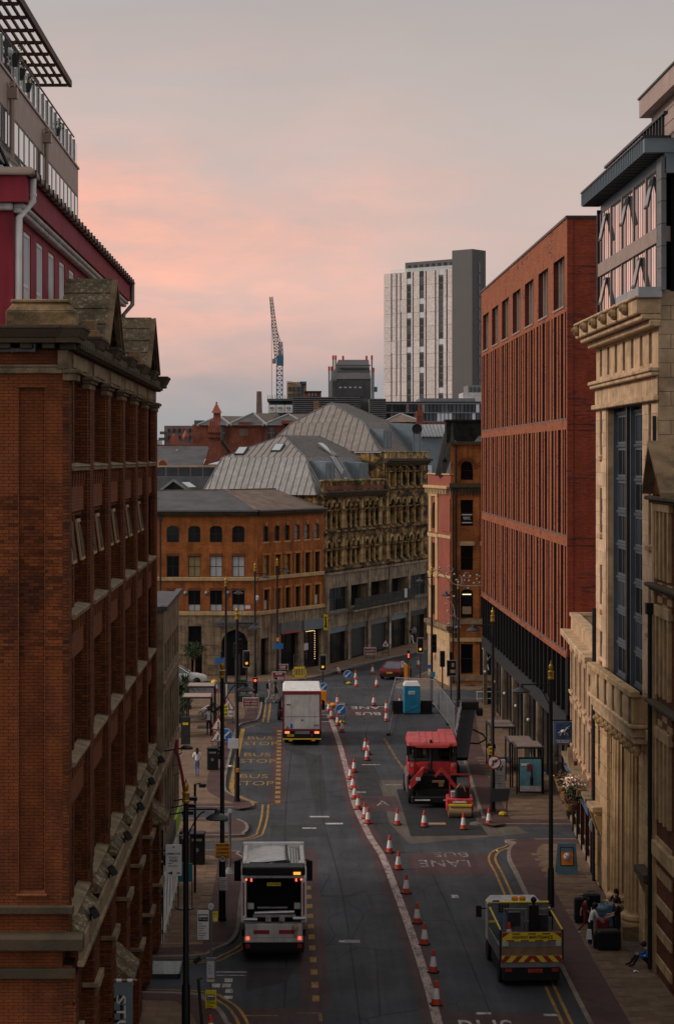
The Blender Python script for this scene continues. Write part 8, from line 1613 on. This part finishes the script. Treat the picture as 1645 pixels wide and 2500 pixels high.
MB().prism([(-W,1.42),(-W+.05,.98),(-.8,1.42),(-.6,1.72),(-.5,2.18),(-.72,1.98)], .06, .13).build('wing_front', 'red_paint', pv_); MB().prism([(.42,2.14),(.02,1.68),(.1,1.62),(.42,1.93),(1.18,.92),(1.28,1.05),(.8,1.66)], .06, .13).build('wing_front', 'red_paint', pv_); MB().box(-.95,-.7,.04,.06,1.45,1.62).build('wing_label', 'mural_white', pv_); MB().box(-.9,.9,.3,1.9,.45,.9).build('hopper_floor', 'plastic_black', pv_); MB().box(-W+.1,W-.1,.0,.4,.25,.6).build('push_roller_bar', 'plastic_black', pv_, bevel=.05); b = MB(); b.tube([(-1.0,-.05,.42),(-.2,-.05,.42)], .05, 8); b.tube([(.5,-.05,.42),(1.1,-.05,.42)], .05, 8); b.build('push_roller', 'steel_bright', pv_)
MB().box(-.05,.6,.9,1.1,1.2,1.3).box(.3,.55,.85,.95,1.0,1.2).build('hopper_label', 'cardboard', pv_)
b = MB(); b.hexa([(-W-.08,1.7,3.0),(W+.08,1.7,3.0),(W+.12,4.4,3.05),(-W-.12,4.4,3.05)],[(-W-.05,1.8,3.2),(W+.05,1.8,3.2),(W,4.4,3.45),(-W,4.4,3.45)]); b.hexa([(-.8,1.62,2.9),(.8,1.62,2.9),(1.1,1.75,3.02),(-1.1,1.75,3.02)],[(-.9,1.66,3.12),(.9,1.66,3.12),(1.15,1.8,3.2),(-1.15,1.8,3.2)]); b.build('canopy', 'red_paint', pv_, bevel=.05)
for k in range(5): MB().bar((-.7+k*.35,1.85,3.22),(-.7+k*.35,4.3,3.46),.04,.04).build('canopy_rib', 'red_paint', pv_)
for x, y in ((-W,1.95),(W,1.95),(-W,4.2),(W,4.2),(-.9,2.0),(.95,2.0)): MB().bar((x,y,2.15),(x,y,3.1),.08).build('canopy_post', 'metal_black', pv_)
b = MB(); b.tube([(-.08,1.75,1.6),(-.08,1.85,3.35)], .07, 8); b.box(-.25,.1,1.6,1.8,1.4,1.75); b.build('exhaust_stack', 'metal_black', pv_)
for s in (-1, 1): b = MB(); b.box(s*.75-.3,s*.75+.3,3.0,3.5,2.2,2.6); b.box(s*.75-.3,s*.75+.3,3.4,3.55,2.6,3.0); b.build('seat', 'plastic_black', pv_, bevel=.06)
MB().box(-.3,.35,2.6,2.8,2.2,2.75).build('control_panel', 'metal_dark', pv_); MB().box(-W+.05,W-.05,4.3,5.2,1.5,2.95).build('engine_housing', 'plastic_black', pv_, bevel=.05); MB().box(-W+.06,W-.06,1.9,2.0,.5,1.4).build('hopper_back', 'plastic_black', pv_); MB().box(-W-.02,W+.02,3.2,5.0,1.4,2.15).build('side_body', 'red_paint', pv_, bevel=.04); b = MB(); b.box(-.42,-.2,3.7,3.8,2.3,3.0); b.build('pale_panel', 'cardboard', pv_); MB().box(-.1,.3,3.9,4.0,2.2,2.8).build('red_panel', 'red_paint', pv_); MB().box(-W-.2,W+.2,5.2,6.0,.1,1.0).build('screed', 'metal_dark', pv_, bevel=.04); MB().box(-W-.12,-W-.04,1.3,4.8,.6,1.5).build('side_step', 'metal_grey', pv_)
# road planer with raised conveyor behind
pl_ = thing('road_planer', 'road milling machine with a raised black conveyor behind the paver', 'planer', (8.6,114.5,0), 0)
MB().box(-1.0,.9,.5,4.5,.5,1.6).build('body', 'red_paint', pl_, bevel=.08); MB().box(-.3,.6,.6,2.0,1.6,2.2).box(-.1,.8,1.4,2.8,1.7,2.5).build('engine_cover', 'red_paint', pl_, bevel=.06); MB().box(-1.2,-.7,1.2,1.9,1.6,2.5).build('seat', 'plastic_black', pl_, bevel=.1); MB().box(-.8,-.3,.6,1.2,1.5,2.1).build('grey_hood', 'metal_grey', pl_, bevel=.05)
for s in (-1, 1): b = MB(); b.box(s*.85-.18,s*.85+.18,.4,4.4,.05,.8); b.build('crawler_track', 'rubber', pl_, bevel=.15)
b = MB(); b.hexa([(.6,.2,1.2),(1.5,.2,1.2),(1.5,1.0,.9),(.6,1.0,.9)],[(1.35,2.6,3.9),(2.15,2.6,3.9),(2.15,3.3,3.6),(1.35,3.3,3.6)]); b.build('conveyor_belt', 'plastic_black', pl_); MB().box(1.2,2.3,2.4,3.3,3.65,4.15).box(2.2,2.55,2.4,3.0,3.3,3.75).build('conveyor_head', 'metal_black', pl_, bevel=.05); b = MB()
for k in range(6): t0 = k/6; b.bar((.55+t0*.75,.1+t0*2.4,1.25+t0*2.7),(.6+(t0+.1)*.75,.1+(t0+.12)*2.4,1.6+t0*2.7),.05)
b.bar((.5,.1,1.5),(1.3,2.5,4.15),.06); b.build('conveyor_lattice', 'metal_grey', pl_); b = MB(); b.tube([(1.9,1.8,2.6),(2.5,1.9,2.3),(2.7,2.0,2.0),(2.2,1.6,1.8),(1.5,1.2,1.9)], .05, 6); b.build('hose', 'metal_black', pl_)
# small roller
ro = thing('tandem_roller', 'small red roller with a yellowed steel drum in front of the paver', 'roller', (8.55,101.9,0), -.05); W = .58
for y in (.38, 1.65): MB().lathe([(.36,-W),(.36,W)], (0,y,.36), 26, 'x').build('drum', 'stone_gold' if 0 else 'cardboard', ro, smooth=True)
MB().box(-W-.02,W+.02,.0,.14,.62,.72).build('drum_scraper', 'yellow_paint', ro); b = MB()
for s in (-1, 1): b.box(s*(W+.06)-.05,s*(W+.06)+.05,.1,1.9,.35,.75)
b.box(-W-.1,W+.1,.25,1.8,.72,.95); b.build('frame', 'red_paint', ro, bevel=.03); MB().box(-.35,.35,.2,.3,.76,.84).build('maker_plate', 'mural_white', ro); MB().box(-.2,.45,.5,1.1,.95,1.55).build('engine_cover', 'plastic_black', ro, bevel=.06); MB().box(-.45,-.2,.6,1.0,.95,1.3).build('engine_block', 'steel_bright', ro, bevel=.04)
b = MB(); b.bar((-.5,.9,.95),(-.5,1.0,2.1),.07); b.bar((.5,.9,.95),(.5,1.0,2.1),.07); b.bar((-.5,1.0,2.1),(.5,1.0,2.1),.07); b.build('roll_bar', 'sign_red', ro); MB().box(-.25,.25,1.3,1.6,.95,1.3).build('seat', 'plastic_black', ro, bevel=.06); b = MB(); b.tube([(-.15,.4,1.5),(0,.3,1.75),(.2,.4,1.6),(.3,.5,1.3)], .02, 5); b.build('cable', 'orange_paint', ro)
for x in (-.2, .25): MB().lathe([(.05,-.03),(.05,0)], (x,.24,.9), 10, 'y').build('lamp', 'steel_bright', ro)
# cars
def car(nm, lab, loc, rz, paint, plate_m='sign_yellow', hatch=False, L_=4.5, h=1.42, lights='sign_red'):
    t = thing(nm, lab, 'car', loc, rz); w = .92
    S_ = [(0,.45,.80,.78),(.06,.30,.95,.86),(.5,.24,1.0,.9),(1.3,.22,.98,.92),(2.6,.22,.94,.92),(3.6,.24,.84,.9),(4.2,.28,.72,.84),(4.45,.38,.6,.7)]; k = L_/4.45; b = MB(); vs_ = []; fs = []
    for (y, z0_, z1_, w_) in S_: vs_ += [(-w_*.92,y*k,z0_),(-w_,y*k,(z0_+z1_)/2),(-w_*.93,y*k,z1_),(w_*.93,y*k,z1_),(w_,y*k,(z0_+z1_)/2),(w_*.92,y*k,z0_)]
    for i in range(len(S_)-1):
        for j in range(6): fs.append((i*6+j,i*6+(j+1) % 6,(i+1)*6+(j+1) % 6,(i+1)*6+j))
    fs += [tuple(range(6)), tuple(range(len(vs_)-1,len(vs_)-7,-1))]; b.add(vs_, fs); b.build('body', paint, t, smooth=True)
    ya, yb_, yc, yd = ((.25,.75,2.1,3.0) if hatch else (.55,1.25,2.3,3.15)); b = MB(); b.hexa([(-.84,ya*k,.96),(.84,ya*k,.96),(.84,yd*k,.92),(-.84,yd*k,.92)],[(-.62,yb_*k,h-.03),(.62,yb_*k,h-.03),(.62,yc*k,h-.03),(-.62,yc*k,h-.03)]); b.build('windows', 'glass_blue', t); b = MB(); b.hexa([(-.63,yb_*k-.02,h-.04),(.63,yb_*k-.02,h-.04),(.63,yc*k,h-.04),(-.63,yc*k,h-.04)],[(-.56,yb_*k+.08,h),(.56,yb_*k+.08,h),(.56,yc*k-.08,h),(-.56,yc*k-.08,h)])
    for s in (-1, 1): b.bar((s*.84,ya*k,.96),(s*.62,yb_*k,h-.03),.08,.05); b.bar((s*.84,yd*k,.92),(s*.62,yc*k,h-.03),.07,.05); b.bar((s*.85,1.8*k,.95),(s*.63,1.8*k,h-.03),.06,.04)
    b.build('roof', paint, t)
    for s in (-1, 1): MB().box(s*.68-.16,s*.68+.16,-.01,.1,.72,.84).build('tail_light', lights, t); wheel(t, s*.82, .8*k, .32, .2); wheel(t, s*.82, 3.55*k, .32, .2); MB().cbox((s*1.0,2.9*k,.98), .18, .1, .13).build('mirror', paint, t); MB().box(s*.55-.16,s*.55+.16,4.3*k,4.42*k,.52,.64).build('headlight', 'steel_bright', t)
    MB().box(-.85,.85,.0,.12,.28,.46).build('bumper', 'plastic_black', t); numplate(t, 0, .0, .62, 'PE65 LDN', plate_m, .48); return t
car('car', 'dark red saloon car driving away at the junction', (gx(950,165.6),165.2,0), -.30, 'car_red', L_=4.6); car('car', 'white car parked at far left before the corner building', (-11.2,162.3,.0), -PI/2+.05, 'car_white', 'sign_white', True, 4.2, 1.5)
car('car', 'black car just visible left of the grey box truck', (-.15,139.5,0), .02, 'plastic_black', 'sign_yellow', True, 4.2, 1.55)
# ---------------- people ----------------
BASE = dict(pel=(0,0,.94), sp=(0,0,1.12), ch=(0,0,1.36), nk=(0,0,1.50), hd=(0,.02,1.60), ht=(0,.02,1.68), fa=(0,.075,1.58),
  sl=(-.17,0,1.42), el=(-.23,-.02,1.15), wl=(-.22,.06,.90), pl=(-.22,.08,.83), sr=(.17,0,1.42), er=(.23,-.02,1.15), wr=(.22,.06,.90), pr=(.22,.08,.83),
  hl=(-.09,0,.90), kl=(-.10,.02,.50), al=(-.10,-.03,.09), tl=(-.11,.12,.04), hr=(.09,0,.90), kr=(.10,.02,.50), ar=(.10,-.03,.09), tr=(.11,.12,.04))
RAD = dict(pel=.145, sp=.125, ch=.155, nk=.055, hd=.088, ht=.07, fa=.03, sl=.07, el=.043, wl=.03, pl=.036, sr=.07, er=.043, wr=.03, pr=.036, hl=.095, kl=.06, al=.042, tl=.035, hr=.095, kr=.06, ar=.042, tr=.035)
EDG = [('pel','sp','t'),('sp','ch','t'),('ch','nk','s'),('nk','hd','s'),('hd','ht','s'),('hd','fa','s'),('ch','sl','t'),('sl','el','a'),('el','wl','f'),('wl','pl','s'),('ch','sr','t'),('sr','er','a'),('er','wr','f'),('wr','pr','s'),('pel','hl','l'),('hl','kl','l'),('kl','al','c'),('al','tl','b'),('pel','hr','l'),('hr','kr','l'),('kr','ar','c'),('ar','tr','b')]
def person(lab, loc, heading, top, legs_, shoes='cloth_black', hair='hair_dark', pose={}, h=1.74, sleeve='a', calf=None, bag=None, hat=None, longhair=False, wide=1.0):
    """top colours the torso and the sleeves listed; calf='skin' gives shorts"""
    J = {k: Vector(v) for k, v in BASE.items()}; J.update({k: Vector(v) for k, v in pose.items()}); names = list(J); ix = {k: i for i, k in enumerate(names)}
    me = bpy.data.meshes.new('body'); me.from_pydata([J[k] for k in names], [(ix[a], ix[b]) for a, b, _ in EDG], []); o = bpy.data.objects.new('body', me); COL.objects.link(o)
    m = o.modifiers.new('skin', 'SKIN'); m.use_smooth_shade = True; m.branch_smoothing = .6
    if not me.skin_vertices: me.skin_vertices.new() if hasattr(me.skin_vertices, 'new') else None
    sv = me.skin_vertices[0].data
    for k in names:
        r = RAD[k]*(wide if k in ('pel','sp','ch','hl','hr') else 1); sv[ix[k]].radius = (r, r*(.72 if k in ('pel','sp','ch') else 1)); sv[ix[k]].use_root = k == 'pel'
    o.modifiers.new('sub', 'SUBSURF').levels = 1
    m2 = bpy.data.meshes.new_from_object(o.evaluated_get(bpy.context.evaluated_depsgraph_get())); bpy.data.objects.remove(o)
    reg = {'t': 1, 'a': 1 if sleeve in 'af' else 0, 'f': 1 if sleeve == 'f' else 0, 's': 0, 'l': 2, 'c': 0 if calf == 'skin' else 2, 'b': 3}
    for q in ('skin', top, legs_, shoes): m2.materials.append(MT(q))
    segs = [(J[a], J[b], reg[c]) for a, b, c in EDG]
    for p in m2.polygons:
        c = p.center; best = 9; mi = 0
        for a, b, r in segs:
            ab = b-a; t = max(0, min(1, (c-a).dot(ab)/ab.length_squared)); dd = (c-a-ab*t).length
            if dd < best: best, mi = dd, r
        p.material_index = mi; p.use_smooth = True
    t = thing('person', lab, 'person', loc, heading); s = h/1.74; t.scale = (s, s, s)
    ob('body', m2, t)
    b = MB(); hd = J['hd']; up = (J['ht']-J['nk']).normalized(); b.ball(hd+Vector((0,-.022,.035)), .105, 1.02, 10, 7)
    if longhair: b.tube([hd+Vector((0,-.05,.05)), hd+Vector((0,-.085,-.1)), hd+Vector((0,-.09,-.24))], [.1,.09,.05], 8)
    b.build('hair', hat or hair, t, smooth=True)
    b = MB(); b.ball(hd+Vector((-.035,.085,.012)), .012, 1, 6, 4); b.ball(hd+Vector((.035,.085,.012)), .012, 1, 6, 4); b.bar(hd+Vector((-.03,.088,-.062)), hd+Vector((.03,.088,-.062)), .012); b.build('facial_features', 'cloth_maroon', t)
    for sd, w_, p_ in ((-1,'wl','pl'),(1,'wr','pr')):       # hands: four fingers and a thumb from the palm's side
        a, c = J[w_], J[p_]; d = (c-a).normalized(); n = d.cross(Vector((0,1,0))); n = n.normalized() if n.length > .1 else Vector((1,0,0)); f = n.cross(d); b = MB()
        for i in range(4): r0 = c+f*(.026-.017*i); ln = (.075,.085,.08,.062)[i]; b.tube([r0, r0+d*ln*.55, r0+d*ln*.85-n*sd*.02], [.0095,.009,.007], 5)
        r0 = a.lerp(c,.6)+f*.03; b.tube([r0, r0+f*.03+d*.03, r0+f*.03+d*.065], [.011,.01,.008], 5); b.build('fingers', 'skin', t)
    if bag: 
        q = MB(); q.cbox((0,-.2,1.27), .3, .16, .42); q.build('backpack', bag, t, bevel=.05)
    return t
def GP(px, py, z=.12): x, y = G(px, py); return (x, y, z)
walk = dict(kl=(-.10,.16,.52), al=(-.10,.24,.11), tl=(-.11,.38,.10), kr=(.10,-.04,.50), ar=(.10,-.34,.16), tr=(.11,-.24,.06), el=(-.24,-.12,1.16), wl=(-.23,-.18,.92), pl=(-.23,-.18,.85), er=(.24,.06,1.15), wr=(.22,.22,.95), pr=(.22,.26,.9))
person('woman in a white t-shirt and blue jeans walking away on the left pavement', GP(481,1902), .1, 'cloth_white', 'cloth_blue', 'wood', 'hair_dark', dict(kl=(-.07,.05,.5), kr=(.07,.03,.5), ar=(.05,-.16,.13), tr=(.06,-.04,.05), al=(-.05,.06,.09), tl=(-.05,.2,.04), el=(-.25,.0,1.16), wl=(-.16,.14,1.02), pl=(-.1,.18,1.02), er=(.25,0,1.16), wr=(.16,.14,1.02), pr=(.1,.18,1.02)), 1.68, longhair=True)
person('man in light blue shirt and dark trousers with a phone on the left pavement', GP(510,1800), PI-.1, 'cloth_shirt', 'cloth_black', 'cloth_black', 'cardboard' if 0 else 'hair_dark', dict(er=(.28,.1,1.22), wr=(.12,.22,1.48), pr=(.08,.18,1.56), kl=(-.1,.06,.5), tl=(-.11,.16,.04)), 1.82, wide=1.12)
person('pedestrian in grey clothes with a cap and backpack stepping across the left crossing', GP(659,1718,0), -PI/2-.15, 'cloth_grey', 'cloth_grey', 'cloth_white', 'hair_light', walk, 1.8, bag='cloth_black', hat='cloth_grey')
person('pedestrian in black t-shirt and shorts crossing beside the grey box truck', GP(673,1712,0), -PI/2-.1, 'cloth_black', 'cloth_black', 'cloth_black', 'hair_dark', dict(walk, kl=(-.10,.12,.52), al=(-.10,.12,.09), tl=(-.11,.25,.05)), 1.84, calf='skin')
person('pedestrian in white trousers with a brown bag by the far shopfronts', GP(1004,1578), .4, 'cloth_black', 'cloth_white', 'cloth_black', 'hair_dark', walk, 1.78, bag='cloth_brown')
person('person in black with a yellow vest waiting beside the right bus shelters', GP(1199,1880), PI, 'cloth_black', 'cloth_black', 'cloth_black', 'hair_dark', {}, 1.76)
person('person in a white top behind the far shop window', (12.0,197.6,.14), PI-.6, 'cloth_shirt', 'cloth_black', 'cloth_black', 'hair_dark', {}, 1.75)
# group with suitcases on the right pavement
person('woman in white top and black trousers leaning over the dark red suitcase', GP(1441,2320), -PI/2+.2, 'cloth_white', 'cloth_black', 'cloth_white', 'hair_dark', dict(sp=(0,.02,1.12), ch=(0,.10,1.34), nk=(0,.17,1.47), hd=(0,.22,1.56), ht=(0,.24,1.63), fa=(0,.29,1.53), sl=(-.16,.12,1.4), sr=(.16,.12,1.4), el=(-.2,.26,1.18), wl=(-.15,.46,1.02), pl=(-.14,.52,.99), er=(.2,.22,1.16), wr=(.16,.40,.98), pr=(.15,.46,.95)), 1.7, longhair=True)
person('man in a black t-shirt and cap handling luggage in front of the bank', GP(1509,2318), PI/2-.3, 'cloth_black', 'cloth_black', 'cloth_black', 'hair_dark', dict(el=(-.26,.1,1.18), wl=(-.2,.34,1.06), pl=(-.2,.41,1.05), er=(.26,.08,1.18), wr=(.2,.32,1.08), pr=(.18,.4,1.07), ch=(0,.05,1.36), hd=(0,.10,1.6), ht=(0,.11,1.68), fa=(0,.17,1.57), nk=(0,.06,1.5)), 1.8, wide=1.2, hat='cloth_black')
person('woman with dark hair in a printed black top talking beside the suitcases', GP(1503,2282), PI/2+.6, 'cloth_black', 'cloth_black', 'cloth_black', 'hair_dark', dict(er=(.24,.1,1.17), wr=(.1,.26,1.3), pr=(.06,.28,1.36)), 1.66, longhair=True)
person('child in maroon crouching by the dark suitcases', GP(1428,2288), -PI/2, 'cloth_maroon', 'cloth_maroon', 'cloth_white', 'hair_dark', walk, 1.45)
sit = dict(pel=(0,-.05,.14), sp=(0,-.02,.34), ch=(0,.10,.56), nk=(0,.18,.68), hd=(0,.26,.76), ht=(0,.29,.83), fa=(0,.34,.72), sl=(-.17,.1,.60), el=(-.25,.2,.40), wl=(-.12,.42,.44), pl=(-.06,.47,.46), sr=(.17,.1,.60), er=(.25,.2,.40), wr=(.12,.42,.44), pr=(.06,.47,.46), hl=(-.1,0,.13), kl=(-.13,.42,.46), al=(-.12,.62,.09), tl=(-.13,.78,.05), hr=(.1,0,.13), kr=(.14,.44,.44), ar=(.12,.70,.09), tr=(.13,.86,.05))
person('seated person in a blue jacket hunched on the ground against the right wall', GP(1588,2370), PI/2-.05, 'cloth_bright_blue', 'cloth_black', 'cloth_black', 'hair_dark', sit, 1.8, sleeve='f', bag=None)
bpk = thing('rucksack', 'dark rucksack and pale bottle behind the seated person at right', 'bag', GP(1612,2366)); MB().box(-.2,.25,-.15,.2,0,.95).build('body', 'cloth_black', bpk, bevel=.1); MB().lathe([(.04,0),(.04,.16),(.02,.2)], (-.1,-.22,0), 8).build('bottle', 'mural_white', bpk)
def suitcase(px, py, w, d_, h, m, lab, rz=0, handle=True):
    x, y, z = GP(px, py); t = thing('suitcase', lab, 'suitcase', (x,y,z), rz, 'suitcases on the right pavement'); MB().box(-w/2,w/2,-d_/2,d_/2,.06,h).build('shell', m, t, bevel=.05); b = MB()
    for i in range(4): b.box(-w/2+.08+i*(w-.16)/3-.01,-w/2+.08+i*(w-.16)/3+.01,-d_/2-.008,-d_/2,.12,h-.08)
    b.build('shell_rib', m, t)
    for sx in (-1, 1): MB().lathe([(.035,-.02),(.035,.02)], (sx*(w/2-.06),0,.035), 10, 'x').build('castor', 'rubber', t)
    if handle: b = MB(); b.tube([(-.12,0,h),(-.12,0,h+.09),(.12,0,h+.09),(.12,0,h)], .015, 6); b.build('carry_handle', 'metal_black', t)
    return t
suitcase(1421,2262,.62,.35,1.0,'cloth_black','front dark suitcase at the left of the luggage group'); suitcase(1443,2250,.7,.35,.98,'plastic_black','black suitcase at the back left of the luggage group'); suitcase(1475,2275,.72,.35,.95,'cloth_blue','big navy suitcase in the middle of the luggage group'); suitcase(1470,2305,.5,.3,.85,'cloth_maroon','dark red suitcase under the woman\'s hands'); suitcase(1485,2328,.85,.5,.75,'plastic_black','large black suitcase at the front of the luggage group',.1,False); suitcase(1461,2326,.4,.3,.6,'cloth_black','small black cabin bag with raised silver handle in the luggage group')
tb_ = thing('travel_bag', 'blue-grey soft bag lying on the navy suitcase', 'bag', (GP(1470,2290)[0],GP(1470,2290)[1],1.05)); MB().ball((0,0,.08), .26, .5).build('bag_body', 'aboard_blue', tb_); b = MB(); b.tube([(-.12,0,.16),(0,0,.28),(.12,0,.16)], .015, 6); b.build('bag_handle', 'metal_black', tb_)
wb = thing('carrier_bag', 'white carrier bag held beside the woman in white', 'bag', (GP(1436,2320)[0],GP(1436,2320)[1]-.2,.45)); MB().hexa([(-.1,-.06,0),(.1,-.06,0),(.1,.06,0),(-.1,.06,0)],[(-.07,-.03,.36),(.07,-.03,.36),(.07,.03,.36),(-.07,.03,.36)]).build('bag_body', 'cloth_white', wb)
